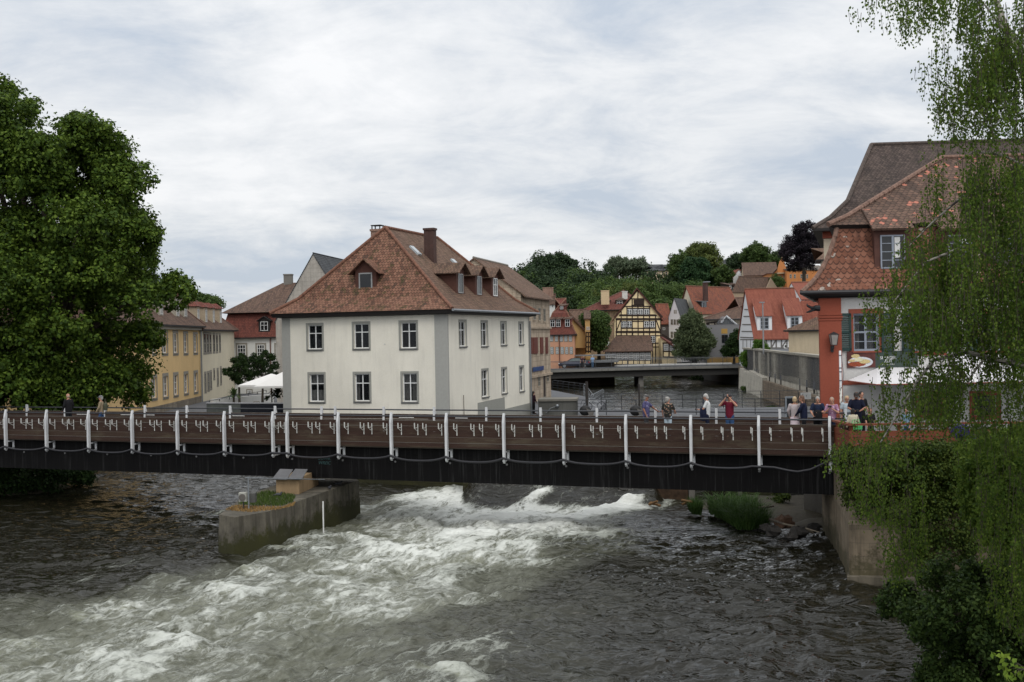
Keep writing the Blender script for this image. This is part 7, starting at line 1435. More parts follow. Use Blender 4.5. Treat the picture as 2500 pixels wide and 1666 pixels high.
# bushes on the far right bank
outline_tree('wall_shrub', 'bright green shrub hanging at the right end of the road bridge', 'shrub', [(1806, 870), (1815, 856), (1832, 852), (1836, 862), (1834, 890), (1826, 902), (1812, 896)], 138, .8, 40, .5, 120, .16, leafmat('fresh_leaves', (.06, .13, .02), (.11, .19, .03), (.03, .07, .01), .5, .3), 61)
outline_tree('planter_shrub', 'green climbing plant spilling over the wall in front of the orange roof house', 'shrub', [(1838, 846), (1842, 830), (1858, 828), (1872, 838), (1884, 850), (1900, 848), (1910, 855), (1840, 857)], 131, .6, 40, .4, 90, .16, MATS['fresh_leaves'], 62)
outline_tree('waterside_grass_bush', 'mossy green growth at the foot of the river retaining wall', 'shrub', [(1808, 945), (1830, 944), (1838, 960), (1832, 965), (1812, 956)], 134, .6, 24, .4, 90, .14, L_mid, 63)
outline_tree('waterside_shrub', 'grassy tuft along the base of the river wall behind the railing', 'shrub', [(1868, 988), (1885, 990), (1915, 1002), (1928, 1008), (1900, 1006), (1872, 998)], 100, .6, 30, .3, 80, .12, L_ivy, 64)
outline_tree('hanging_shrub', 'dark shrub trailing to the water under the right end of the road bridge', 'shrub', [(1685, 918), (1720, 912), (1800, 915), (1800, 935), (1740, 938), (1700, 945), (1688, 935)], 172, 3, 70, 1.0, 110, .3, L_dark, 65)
# river-side trees beyond the road bridge
outline_tree('willow_tree', 'grey-green drooping willow in front of the rusty roofed house', 'tree', [(1640, 875), (1652, 845), (1648, 820), (1662, 795), (1665, 775), (1680, 765), (1688, 752), (1700, 762), (1712, 775), (1722, 800), (1735, 818), (1742, 835), (1735, 855), (1738, 872), (1700, 880)], 162, 4, 170, .9, 150, .3, L_will, 71, trunk=(PX(1695, 162, -.6), P(1695, 800, 162), .35), up=.1)
outline_tree('dark_yew', 'dark conical shrub against the modern grey block', 'tree', [(1760, 872), (1765, 845), (1780, 830), (1790, 810), (1805, 800), (1812, 820), (1810, 870)], 160, 2, 80, .7, 130, .25, L_dark, 72, trunk=(PX(1792, 160, -.6), P(1792, 840, 160), .2))
outline_tree('riverside_tree', 'round green tree between the mustard house and the timbered house', 'tree', [(1416, 775), (1425, 764), (1450, 758), (1475, 762), (1487, 775), (1488, 800), (1484, 830), (1478, 855), (1450, 862), (1442, 845), (1440, 810), (1420, 795)], 168, 3.5, 120, .95, 150, .3, L_mid, 73, trunk=(PX(1462, 168, -.6), P(1462, 830, 168), .3))
# the wooded hill: one mass
W1 = [(1250, 700), (1285, 685), (1312, 675), (1335, 665), (1372, 660), (1390, 668), (1405, 690), (1440, 688), (1468, 684), (1496, 700), (1516, 716), (1584, 716), (1660, 718), (1740, 700), (1790, 700), (1830, 712), (1830, 790), (1260, 790)]
r = np.random.default_rng(81)
def forest(name, label, outl, d, ncl, clr, nper, size, mat, seed, slope):
    A = np.array(outl, float); rr = np.random.default_rng(seed); lo, hi = A.min(0), A.max(0); q = np.zeros((0, 2))
    while len(q) < ncl: c = lo + rr.random((ncl * 3, 2)) * (hi - lo); q = np.vstack([q, c[poly_inside(A, c)]])
    q = q[:ncl]; f = (q[:, 1] - lo[1]) / (hi[1] - lo[1]); dep = d - slope * f + rr.normal(0, 3, ncl); C = unproj(q, dep); Rr = clr * (.6 + .8 * rr.random(ncl)) * (dep / d)
    # darker gaps come from real gaps between tree-sized domes
    k = 16; li = np.repeat(np.arange(ncl), k); dv = rr.normal(size=(len(li), 3)); dv[:, 2] = np.abs(dv[:, 2]) * .9; dv /= np.linalg.norm(dv, axis=1, keepdims=True); Cc = C[li] + dv * (Rr[li] * rr.uniform(.7, 1.0, len(li)))[:, None]; Rc = Rr[li] * rr.uniform(.26, .4, len(li))
    return tag(quads_mesh(name, clumps(Cc, Rc, nper, size, rr, .85, .5, .45, 'diamond', .7), 4, mat), label, 'forest', None, 'stuff')
forest('wooded_hill', 'dense dark green wood covering the hill behind the old town', W1, 330, 190, 5.0, 95, .6, L_far, 82, 70)
forest('wooded_hill', 'scattered lighter crowns on the wooded slope', [(1290, 700), (1400, 695), (1480, 706), (1520, 718), (1640, 722), (1700, 745), (1600, 765), (1400, 770), (1290, 720)], 312, 60, 4.0, 55, .7, L_mid, 83, 50)
forest('garden_shrubs', 'yellowish green garden trees on the slope below the wood', [(1470, 725), (1520, 708), (1600, 708), (1680, 715), (1720, 728), (1700, 770), (1560, 780), (1440, 765)], 255, 80, 3.0, 50, .55, L_lime if False else L_mid, 84, 35)
def ft(nm, lab, outl, d, ncl, clr, nper, size, mat, seed, base, thick=5, **k):
    cx = sum(p[0] for p in outl) / len(outl); cy = sum(p[1] for p in outl) / len(outl); b = P(cx, base, d); return outline_tree(nm, lab, 'tree', outl, d, thick, max(8, ncl // 5), clr * 1.7, max(16, nper // 2), size * .72, mat, seed, trunk=(b, P(cx, cy, d), .35), **{**dict(lobes=16, hollow=.35, rnd=.7), **k})
ft('crest_tree', 'dark domed tree standing highest on the wooded hill', [(1300, 668), (1318, 652), (1335, 632), (1362, 626), (1380, 634), (1398, 642), (1402, 660), (1380, 678), (1310, 680)], 318, 110, 2.0, 120, .7, L_far, 91, 720)
ft('poplar', 'left poplar of the grey-green pair on the hilltop', [(1482, 668), (1484, 648), (1498, 632), (1515, 629), (1530, 635), (1536, 655), (1530, 672), (1510, 676), (1488, 676)], 340, 80, 1.9, 80, .7, leafmat('poplar_leaves', (.10, .13, .08), (.15, .18, .11), (.055, .08, .045), .06, .2), 92, 700, group='poplars on the hilltop')
ft('poplar', 'right poplar of the grey-green pair on the hilltop', [(1532, 672), (1530, 650), (1538, 632), (1552, 628), (1566, 636), (1576, 650), (1574, 668), (1555, 674)], 340, 80, 1.9, 80, .7, MATS['poplar_leaves'], 93, 700, group='poplars on the hilltop')
ft('lime_tree', 'tall domed lime tree on the slope, highest of the green group', [(1684, 640), (1686, 618), (1696, 604), (1712, 597), (1728, 600), (1742, 614), (1750, 632), (1752, 655), (1758, 680), (1745, 700), (1700, 700), (1690, 670)], 285, 190, 2.0, 130, .65, L_lime, 94, 705)
ft('lime_tree', 'shorter rounded lime tree left of the tall one on the slope', [(1645, 650), (1648, 628), (1656, 618), (1672, 618), (1684, 625), (1688, 650), (1682, 685), (1665, 700), (1652, 690), (1648, 670)], 288, 130, 1.9, 120, .65, L_mid, 95, 705)
ft('broadleaf_tree', 'dark green dome in front of the tall lime tree', [(1668, 690), (1672, 655), (1688, 638), (1706, 636), (1722, 645), (1730, 670), (1728, 695), (1700, 708), (1678, 704)], 268, 130, 1.8, 130, .6, leafmat('deep_green', (.022, .055, .022), (.045, .085, .03), (.012, .03, .012), .1, .15), 96, 712)
ft('broadleaf_tree', 'bright green bushy tree right of the lime trees by the white cottage', [(1748, 700), (1745, 665), (1758, 652), (1772, 652), (1780, 668), (1782, 690), (1775, 700)], 262, 90, 1.1, 110, .55, L_mid, 97, 708)
ft('broadleaf_tree', 'tree behind the long brown roof, tallest of its row', [(1818, 640), (1824, 622), (1832, 602), (1848, 597), (1860, 606), (1862, 620), (1870, 640), (1862, 660), (1825, 665)], 300, 90, 1.8, 110, .65, L_mid, 98, 690)
ft('broadleaf_tree', 'smaller tree between the tall one and the copper beech', [(1868, 660), (1870, 630), (1880, 610), (1892, 612), (1900, 630), (1906, 655), (1890, 662)], 305, 60, 1.6, 90, .6, L_mid, 99, 690)
ft('broadleaf_tree', 'low tree group at the left of the row behind the brown roof', [(1780, 640), (1790, 628), (1805, 620), (1820, 630), (1826, 655), (1810, 668), (1785, 662)], 310, 70, 1.6, 90, .6, L_far, 100, 690)
ft('copper_beech', 'large almost black copper beech beside the orange villa', [(1902, 610), (1912, 596), (1916, 580), (1928, 565), (1940, 556), (1965, 550), (1990, 552), (2012, 560), (2030, 575), (2036, 600), (2020, 625), (2000, 640), (1985, 660), (1965, 672), (1950, 668), (1935, 655), (1925, 640), (1915, 630)], 215, 190, 1.35, 150, .40, L_beech, 101, 705, thick=6, up=.1)
ft('garden_tree', 'thin green bush in front of the stepped gable villa', [(1884, 700), (1890, 678), (1902, 675), (1908, 690), (1905, 706), (1888, 706)], 232, 30, 1.1, 70, .4, L_mid, 102, 712, thick=2)
ft('slope_tree', 'yellow green tree tops above the rusty roofed house', [(1440, 745), (1462, 715), (1480, 706), (1510, 712), (1530, 700), (1560, 706), (1590, 720), (1580, 745), (1500, 760)], 240, 140, 1.9, 120, .5, L_lime, 103, 765)
ft('slope_tree', 'green tree behind the timbered gable on its right', [(1590, 770), (1600, 735), (1620, 712), (1650, 705), (1680, 716), (1690, 740), (1660, 765), (1620, 775)], 235, 150, 1.9, 120, .5, L_mid, 104, 785)

# ---------------------------------------------------------------- the weeping birch at the right, near the camera
def strands(name, outl, d, th, nst, lmin, lmax, nleaf, size, mat, seed, parent, sway=.13):
    """hanging twigs of small leaves inside a body with the given side view"""
    A = np.array(outl, float); rr = np.random.default_rng(seed); lo, hi = A.min(0), A.max(0); q = np.zeros((0, 2))
    while len(q) < nst: c = lo + rr.random((nst * 3, 2)) * (hi - lo); q = np.vstack([q, c[poly_inside(A, c)]])
    K = max(8, nst // 13); ki = rr.integers(0, K, nst); q = q[:K][ki] + rr.normal(0, 1, (nst, 2)).clip(-1.6, 1.6) * np.array([.12, .2]) * FPX / d; dk = rr.uniform(-th, th, K)[ki]
    C = unproj(q, np.full(nst, float(d))); C[:, 1] += dk + rr.normal(0, .12, nst); L_ = rr.uniform(lmin, lmax, nst); cos = []; tw = MB()
    pxm = FPX / d
    for i in range(nst):
        l = L_[i]
        while l > .25 and not poly_inside(A, np.array([[q[i, 0], q[i, 1] + l * pxm * .8]]))[0]: l *= .7
        k = max(3, int(nleaf * l / lmax)); t_ = np.sort(rr.random(k)); ph = rr.random() * 6.28; am = sway * (.4 + rr.random()); dx = np.sin(t_ * 2.0 + ph) * am * t_ * l; dy = np.cos(t_ * 1.7 + ph) * am * t_ * l
        base = C[i] + np.stack([dx, dy, -t_ * l], 1); pts = base + rr.normal(0, .028, (k, 3)); cos.append(pts)
        if i % 2 == 0: tw.tube([tuple(C[i])] + [tuple(base[j]) for j in (k // 2, k - 1)], [.006, .004, .003], 3, False)
    P0 = np.concatenate(cos); n = rr.normal(size=P0.shape); n[:, 2] *= .35; n /= np.linalg.norm(n, axis=1, keepdims=True)
    a = np.zeros_like(P0); a[:, 2] = -1; a += rr.normal(0, .45, a.shape); a /= np.linalg.norm(a, axis=1, keepdims=True); b = np.cross(n, a); b /= np.linalg.norm(b, axis=1, keepdims=True) + 1e-9; s = (size * rr.uniform(.7, 1.25, len(P0)))[:, None]
    co = np.stack([P0, P0 + a * s * .35 + b * s * .38, P0 + a * s, P0 + a * s * .35 - b * s * .38], 1).reshape(-1, 3)
    quads_mesh(name, co, 4, mat, parent)['kind'] = 'stuff'; tw.build('twigs', flat('birch_twig', (.07, .055, .04), .8), parent, uv=False)['kind'] = 'stuff'; return C
bk_ = NT('birch_bark'); a = bk_.noise(bk_.pos((2, 2, 9)), 2.5, 5, .6); M_bark = bk_.fin(bk_.mix(bk_.ramp(a, [(.5, (0, 0, 0)), (.58, (1, 1, 1))]), (.30, .28, .24), (.05, .045, .04)), .85)
e = empty('weeping_birch', (10.6, 18.6, -3.6), 'weeping birch with hanging leafy twigs along the right edge', 'tree'); BI = e
up1 = [(2138, -60), (2150, 5), (2180, -5), (2200, 40), (2215, 55), (2240, 62), (2280, 70), (2312, 50), (2316, -60)]
up2 = [(2310, -60), (2325, 60), (2305, 120), (2290, 160), (2280, 200), (2290, 235), (2310, 262), (2322, 275), (2345, 255), (2372, 300), (2360, 330), (2400, 345), (2440, 335), (2520, 340), (2600, 330), (2600, -60)]
lo1 = [(2290, 500), (2282, 450), (2288, 395), (2302, 345), (2420, 335), (2600, 330), (2600, 900), (2420, 900), (2400, 850), (2330, 835), (2260, 860), (2225, 850), (2195, 830), (2172, 775), (2140, 735), (2150, 690), (2185, 690), (2205, 650), (2232, 610), (2262, 560), (2288, 530)]
lo2 = [(2195, 905), (2205, 880), (2240, 870), (2300, 850), (2420, 850), (2600, 880), (2600, 1100), (2420, 1110), (2330, 1040), (2250, 1020), (2190, 1080), (2130, 1120), (2085, 1180), (2078, 1120), (2140, 1010), (2150, 960)]
strands('leaves', up1, 17.5, 1.0, 230, .25, .8, 26, .048, L_birch, 111, e); strands('leaves', up2, 17.5, 1.4, 1100, .3, 1.2, 34, .048, L_birch, 112, e)
lo3 = [(2062, 1095), (2120, 1075), (2250, 1085), (2260, 1200), (2250, 1330), (2210, 1430), (2160, 1370), (2120, 1260), (2085, 1200)]; lo4 = [(2370, 1080), (2600, 1060), (2600, 1580), (2500, 1560), (2440, 1440), (2390, 1300)]
strands('leaves', lo3, 21.5, .5, 330, .3, .9, 26, .052, L_birch, 115, e); strands('leaves', lo4, 19.5, 1.0, 800, .3, 1.0, 30, .052, L_birch, 116, e)
strands('leaves', lo1, 18.5, 1.6, 2700, .3, 1.1, 36, .050, L_birch, 113, e); strands('leaves', lo2, 19.5, 1.4, 1050, .3, .9, 28, .050, L_birch, 114, e)
mb = MB()
def br(pts, r0, r1, d):
    n = len(pts); mb.tube([P(x, y, d + (k_ * .15)) for k_, (x, y) in enumerate(pts)], list(np.linspace(r0, r1, n)), 7)
br([(2560, 1500), (2550, 1100), (2540, 700), (2520, 300), (2500, 140), (2450, 60), (2432, 0), (2420, -60)], .16, .03, 18.2)
br([(2545, 900), (2440, 880), (2360, 860), (2280, 880), (2240, 930), (2200, 1000), (2150, 1080)], .05, .012, 18.4); br([(2540, 700), (2450, 640), (2360, 600), (2260, 640), (2180, 740)], .045, .01, 17.8)
br([(2530, 480), (2440, 460), (2350, 480), (2280, 540), (2220, 600)], .035, .008, 18.0); br([(2528, 420), (2450, 380), (2380, 370), (2330, 400)], .03, .006, 18.2); br([(2520, 300), (2440, 290), (2390, 300), (2340, 325), (2318, 345)], .02, .004, 17.6)
br([(2542, 800), (2450, 760), (2360, 740), (2290, 780), (2230, 830)], .035, .008, 18.3); br([(2500, 140), (2440, 60), (2380, -20)], .03, .01, 17.4); br([(2400, 880), (2370, 920), (2340, 990)], .02, .006, 18.2)
mb.build('trunk', M_bark, e)
# ivy over the abutment wall
outline_tree('ivy_curtain', 'thick curtain of ivy covering the sandstone wall below the terrace', 'ivy', [(2046, 1130), (2062, 1100), (2095, 1092), (2150, 1085), (2250, 1082), (2400, 1080), (2600, 1080), (2600, 1380), (2300, 1370), (2235, 1375), (2190, 1350), (2165, 1300), (2150, 1262), (2110, 1245), (2085, 1262), (2062, 1225), (2075, 1190), (2056, 1160)], 35.0, 1.0, 620, .40, 430, .075, L_ivy, 121, flat_=1, shape='q', hollow=.4)
outline_tree('ivy_curtain', 'darker ivy lobe hanging over the corner of the sandstone wall under the hose end', 'ivy', [(2046, 1130), (2060, 1105), (2078, 1115), (2082, 1160), (2068, 1175)], 36.8, .4, 26, .22, 180, .09, L_dark, 122, flat_=1, shape='q', hollow=.4)
# bushes in the right foreground
mound('river_bank', (16.0, 24.5), 6.2, 9.5, 2.2, M_mud, 12, Zw - .3)
e1 = outline_tree('hazel_bush', 'leafy bush in the right foreground with bent twigs over the water', 'bush', [(2170, 1500), (2180, 1455), (2230, 1430), (2290, 1390), (2330, 1370), (2420, 1380), (2600, 1340), (2600, 1720), (2290, 1720), (2240, 1640), (2235, 1590), (2250, 1560), (2190, 1530)], 23.5, 1.6, 300, .27, 190, .088, leafmat('bush_leaves', (.022, .045, .010), (.06, .095, .022), (.007, .015, .005), 1.2, .2, .4), 131, trunk=(PX(2520, 23.5, -3.2), PX(2450, 23.5, -2.2), .06), limbs=70, flat_=1)
e1 = outline_tree('hazel_bush', 'mass of pale green leaves at the right edge below the birch', 'bush', [(2380, 1090), (2440, 1060), (2600, 1040), (2600, 1420), (2480, 1400), (2440, 1330), (2400, 1300), (2370, 1180)], 22.5, 1.4, 360, .28, 210, .075, L_birch, 132, trunk=(PX(2580, 22.5, -3.2), PX(2500, 22.5, -.5), .06), limbs=24, flat_=1)
outline_tree('ash_sprig', 'bright yellow-green sprig of long leaves in the bottom right corner', 'sprig', [(2430, 1640), (2440, 1620), (2500, 1560), (2560, 1600), (2560, 1680), (2460, 1660)], 12.0, .25, 12, .09, 10, .075, leafmat('sprig_leaves', (.12, .20, .025), (.20, .28, .04), (.08, .13, .02), 3, .4), 133, trunk=(P(2560, 1690, 12), P(2510, 1630, 12), .012), limbs=12)
n_ = leafmat('lavender', (.05, .045, .16), (.09, .08, .26), (.03, .025, .09), 3, .2)
outline_tree('flower_basket', 'bluish purple lavender in a basket hanging on the terrace railing', 'plant', [(2325, 1045), (2345, 1036), (2368, 1044), (2374, 1068), (2356, 1082), (2335, 1072)], 36.9, .3, 30, .14, 160, .05, n_, 134, flat_=1)
# the maple's dense foliage and dark trunk zone are above
# ================================================================ people
def capsule(mb, a, ra, b, rb, n=12):
    a, b = Vector(a), Vector(b); d = (b - a); L_ = d.length; d = d.normalized() if L_ > 1e-6 else Vector((0, 0, 1)); pts, rs = [], []
    for k in range(4): t = k / 3 * math.pi / 2; pts.append(a - d * ra * math.cos(t)); rs.append(max(.0008, ra * math.sin(t)))
    for k in range(4): t = k / 3 * math.pi / 2; pts.append(b + d * rb * math.sin(t)); rs.append(max(.0008, rb * math.cos(t)))
    mb.tube(pts, rs, n)
def fuse(mb, name, mat, parent, vox, smooth=2):
    me = bpy.data.meshes.new(name); me.from_pydata([tuple(v) for v in mb.v], [], mb.f); me.materials.append(mat); me.update()
    o = bpy.data.objects.new(name, me); COL.objects.link(o); m = o.modifiers.new('r', 'REMESH'); m.mode = 'VOXEL'; m.voxel_size = vox; m.use_smooth_shade = True
    if smooth: m2 = o.modifiers.new('s', 'SMOOTH'); m2.factor = .5; m2.iterations = smooth
    bpy.context.view_layer.update(); m3 = bpy.data.meshes.new_from_object(o.evaluated_get(bpy.context.evaluated_depsgraph_get())); o.modifiers.clear(); o.data = m3; bpy.data.meshes.remove(me)
    o.parent = parent; return o
def pattern(name, base, cols, scale=9):
    if name in MATS: return MATS[name]
    n = NT(name); v = n.n('ShaderNodeTexVoronoi', {'Scale': scale}); n.l(n.pos(), v.inputs['Vector']); k = len(cols)
    c = n.ramp(v.outputs['Color'], [(.0, base), (.45, base)] + [(.5 + .5 * i / k, cols[i]) for i in range(k)], 'CONSTANT'); d = n.ramp(v.outputs['Distance'], [(.30 / 1, (1, 1, 1)), (.5, (0, 0, 0))])
    MATS[name] = n.fin(n.mix(d, base, c), .85); return MATS[name]
def cloth(name, c): return flat('cloth_' + name, c, .85, 0, .2, .15, 12)
SKIN = flat('skin', (.42, .22, .15), .55, 0, .35, .08); SKIN2 = flat('skin_tanned', (.30, .14, .09), .55, 0, .35, .08)
def person(px, y, h, rz, label, top, legs, hair, hairstyle='short', la=None, ra=None, sleeve='short', skirt=False, cap=None, skin=None, lean=0.0, walk=0.0, fat=1.0, pos=None, shorts=False, turn=0.0, tilt=0.0, sit=False, specs=False):
    if pos is None: s_ = hitv(px, 975, B_(0, y, 0), bd)[0]; pos = B_(s_, y, -.02)
    e = empty('person', pos, label, 'person', None, rz); k = h / 1.75; sk = skin or SKIN; S = lambda x, y_, z: Vector((x * k, (y_ + lean * max(0, z - .92)) * k, z * k))
    hip, ch, nk = S(0, 0, .93), S(0, -.01, 1.28), S(0, 0, 1.47); hc = S(0, .02 + tilt * .05, 1.615 - tilt * .03)
    la = la or ((-.25, .0, 1.16), (-.26, .10, .90)); ra = ra or ((.25, .0, 1.16), (.26, .10, .90))
    sh = [(-1, la), (1, ra)]; w = walk
    fl = [(S(-.09, w * .5, .48), S(-.09, w * .75, .07)), (S(.09, -w * .25, .50), S(.09, -w * .9, .10))]
    if sit: fl = [(S(-.1, .42, .90), S(-.1, .45, .5)), (S(.1, .42, .90), S(.1, .45, .5))]
    b = MB(); capsule(b, hip, .135 * k * fat, ch, .155 * k * fat); capsule(b, S(-.11, 0, 1.38), .085 * k, S(.11, 0, 1.38), .085 * k); capsule(b, S(0, 0, 1.38), .062 * k, S(0, .01, 1.55), .052 * k)
    Rh = Matrix.Rotation(turn, 3, 'Z') @ Matrix.Rotation(-tilt * .5, 3, 'X'); b.ball(hc + Vector((0, 0, .02 * k)), (.077 * k, .094 * k, .105 * k), 14, 10, Rh); b.ball(hc + Rh @ Vector((0, .02, -.065)) * k, (.056 * k, .066 * k, .062 * k), 12, 8, Rh)
    b.ball(hc + Rh @ Vector((0, .102, -.012)) * k, (.013 * k, .02 * k, .022 * k), 8, 6, Rh)
    for sx in (-1, 1): b.ball(hc + Rh @ Vector((sx * .079, -.005, -.005)) * k, (.012 * k, .02 * k, .03 * k), 8, 6, Rh)
    for (sx, arm) in sh:
        s0 = S(sx * .175, 0, 1.40); el_ = S(*arm[0]); wr_ = S(*arm[1]); capsule(b, s0, .058 * k, el_, .043 * k); capsule(b, el_, .043 * k, wr_, .027 * k)
        d = (wr_ - el_).normalized(); sd_ = d.cross(Vector((0, 0, 1)) if abs(d.z) < .8 else Vector((0, 1, 0))).normalized(); nn = sd_.cross(d); pc = wr_ + d * .045 * k
        for q_ in (-.026, -.009, .009, .026): capsule(b, wr_ + d * .012 * k, .015 * k, pc + sd_ * q_ * k + d * .035 * k, .013 * k, 8)
        for i_, q_ in enumerate((-.03, -.010, .010, .029)):
            ln = (.042, .052, .050, .038)[i_] * k; f0 = pc + sd_ * q_ * k + d * .04 * k; f1 = f0 + (d * .85 + nn * .45) * ln; f2 = f1 + (d * .3 + nn * .9) * ln * .7; capsule(b, f0, .0095 * k, f1, .009 * k, 7); capsule(b, f1, .009 * k, f2, .008 * k, 7)
        t0_ = wr_ + d * .02 * k - sd_ * .025 * k * sx; t1_ = t0_ + (d * .5 - sd_ * sx * .7 + nn * .3) * .045 * k; capsule(b, t0_, .012 * k, t1_, .010 * k, 7); capsule(b, t1_, .010 * k, t1_ + (d * .8 + nn * .4) * .03 * k, .009 * k, 7)
    for sx, (kn, an) in zip((-1, 1), fl):
        h0 = S(sx * .09, 0, .90); capsule(b, h0, .085 * k, kn, .055 * k); capsule(b, kn, .055 * k, an, .038 * k); capsule(b, an + S(0, 0, -.03), .036 * k, an + Vector((0, .15, -.045)) * k, .028 * k)
    for v in b.v:
        if abs(v.x) < .19 * k and .80 * k < v.z < 1.455 * k: v.y *= .70
    body = fuse(b, 'body', sk, e, .011, 1)
    # clothes
    c = MB(); fr = fat; capsule(c, S(0, 0, .90 if not skirt else .95), .160 * k * fr, ch, .172 * k * fr); capsule(c, S(-.125, 0, 1.37), .090 * k, S(.125, 0, 1.37), .090 * k)
    for sx, arm in sh:
        s0 = S(sx * .175, 0, 1.40); el_ = S(*arm[0]); wr_ = S(*arm[1])
        if sleeve == 'long': capsule(c, s0, .073 * k, el_, .060 * k); capsule(c, el_, .058 * k, el_.lerp(wr_, .95), .042 * k)
        else: capsule(c, s0, .075 * k, s0.lerp(el_, .72), .066 * k)
    for i_ in range(len(c.v)):
        v = c.v[i_]; zz = v.z / k; 
        if abs(v.x) < .2 * k: v.y = v.y * .74
    fuse(c, 'jacket' if sleeve == 'long' else 'shirt', top, e, .014, 2)
    c = MB(); capsule(c, S(0, 0, .90), .148 * k * fr, S(0, 0, .98), .145 * k * fr)
    for sx, (kn, an) in zip((-1, 1), fl):
        h0 = S(sx * .085, 0, .88); capsule(c, h0, .100 * k, kn, .074 * k)
        if not shorts: capsule(c, kn, .072 * k, kn.lerp(an, .9), .060 * k)
    if skirt: capsule(c, S(0, 0, .9), .16 * k, S(0, 0, .55), .2 * k)
    for v in c.v:
        if v.z > .8 * k: v.y *= .8
    fuse(c, 'skirt' if skirt else 'trousers', legs, e, .016, 2)
    c = MB()
    for sx, (kn, an) in zip((-1, 1), fl): a2 = an + Vector((0, -.03, -.045)) * k; capsule(c, a2, .045 * k, a2 + Vector((0, .20, -.012)) * k, .036 * k)
    fuse(c, 'shoes', MATS['dark_trim'], e, .014, 1)
    if hair is not None:
        c = MB(); hk = 1.0 if hairstyle != 'bald' else .0
        if hairstyle == 'bald': c.ball(hc + Rh @ Vector((0, -.03, -.02)) * k, (.083 * k, .085 * k, .055 * k), 12, 8, Rh)
        else:
            c.ball(hc + Rh @ Vector((0, -.018, .036)) * k, (.090 * k, .100 * k, .104 * k), 14, 10, Rh); c.ball(hc + Rh @ Vector((0, -.045, -.03)) * k, (.080 * k, .070 * k, .080 * k), 12, 8, Rh)
            if hairstyle == 'long': capsule(c, hc + Rh @ Vector((0, -.06, -.04)) * k, .075 * k, hc + Rh @ Vector((0, -.09, -.22)) * k, .055 * k)
            if hairstyle == 'curly':
                for i_ in range(26): a_ = i_ * 2.4; z_ = -.06 + .17 * (i_ / 26); c.ball(hc + Rh @ Vector((.085 * math.cos(a_) * math.sqrt(max(.1, 1 - (z_ / .15) ** 2)), -.03 + .08 * math.sin(a_) * (1 if math.sin(a_) < 0 else .5), z_ + .02)) * k, .024 * k, 7, 5)
        fuse(c, 'hair', hair, e, .010, 1)
    if cap is not None:
        c = MB(); c.ball(hc + Rh @ Vector((0, -.005, .062)) * k, (.095 * k, .108 * k, .075 * k), 14, 8, Rh); q = [hc + Rh @ Vector(a) * k for a in ((-.07, .08, .055), (.07, .08, .055), (.05, .18, .04), (-.05, .18, .04))]; c.slab(q, .014 * k); fuse(c, 'cap', cap, e, .009, 0)
    c = MB()
    for sx in (-1, 1): c.ball(hc + Rh @ Vector((sx * .030, .088, .012)) * k, (.022 * k if specs else .011 * k, .008 * k, .017 * k if specs else .008 * k), 8, 6, Rh)
    c.build('sunglasses' if specs else 'eyes', MATS['dark_trim'], e, world=False, uv=False)
    c = MB(); c.ball(hc + Rh @ Vector((0, .083, -.058)) * k, (.024 * k, .008 * k, .006 * k), 8, 5, Rh); c.build('mouth', flat('lips', (.30, .10, .08), .5), e, world=False, uv=False)
    return e, k, S
def held(name, e, loc, fn, label, cat):
    M = WM[e.name]; o = empty(name, M @ Vector(loc), label, cat, None, e.rotation_euler.z); fn(o); return o
def camera_(o, s=1.0):
    MB().box((0, 0, 0), (.13 * s, .06 * s, .09 * s)).build('body', MATS['dark_trim'], o, world=False); mb = MB(); mb.tube([(0, .03, 0), (0, .10 * s, 0)], .035 * s, 12); mb.build('lens', MATS['dark_metal'], o, world=False)
def phone_(o): MB().box((0, 0, 0), (.15, .012, .075)).build('case', MATS['dark_trim'], o, world=False)
def bag_(mat, sx=.32, sy=.14, sz=.28):
    def f(o):
        mb = MB(); mb.ball((0, 0, 0), (sx / 2, sy / 2, sz / 2), 12, 8); mb.box((0, 0, -.02), (sx * .8, sy * .8, sz * .8)); fuse(mb, 'bag_body', mat, o, .015, 3); mb = MB(); mb.tube([(-sx * .3, 0, sz * .4), (-sx * .25, 0, sz * .9), (sx * .25, 0, sz * .9), (sx * .3, 0, sz * .4)], .012, 6); mb.build('strap', mat, o, world=False)
    return f
grey = flat('hair_grey', (.30, .29, .27), .8); white_h = flat('hair_white', (.38, .37, .35), .8); blond = flat('hair_blond', (.45, .34, .20), .7); brown = flat('hair_brown', (.12, .065, .04), .7); black = flat('hair_black', (.015, .013, .012), .7); fair = flat('hair_fair', (.32, .25, .2), .8)
navy, blk, jeans, ljean = cloth('navy', (.010, .014, .035)), cloth('black', (.010, .010, .012)), cloth('jeans', (.03, .07, .16)), cloth('light_jeans', (.36, .44, .50))
person(167, 2.0, 1.80, R(60), 'bald older man in a black jacket seen from behind on the left of the footbridge', blk, blk, fair, 'bald', sleeve='long', fat=1.12, tilt=.2)
a = person(247, 1.6, 1.72, R(95), 'person in beige jacket, grey knit cap and blue jeans walking left', cloth('beige', (.25, .20, .13)), jeans, grey, 'short', sleeve='long', cap=flat('knit_grey', (.13, .13, .145), .9), la=((-.22, .06, 1.15), (-.20, .20, .95)), walk=.25, fat=.95)
held('backpack', a[0], (.0, -.20, 1.18), bag_(cloth('olive', (.07, .075, .05)), .30, .18, .42), 'olive green backpack worn by the person in beige', 'backpack')
fl1 = pattern('blue_floral', (.075, .07, .16), [(.22, .22, .34), (.04, .04, .09), (.30, .29, .38)], 11)
person(1577, 2.9, 1.74, R(-110), 'man in blue floral shirt and grey cap resting one arm on the far handrail', fl1, cloth('charcoal', (.045, .045, .05)), grey, 'short', cap=flat('cap_grey', (.09, .09, .09), .9), la=((-.36, .18, 1.20), (-.50, .34, 1.04)), ra=((.24, -.05, 1.15), (.24, .05, .92)), fat=1.22, skin=SKIN2)
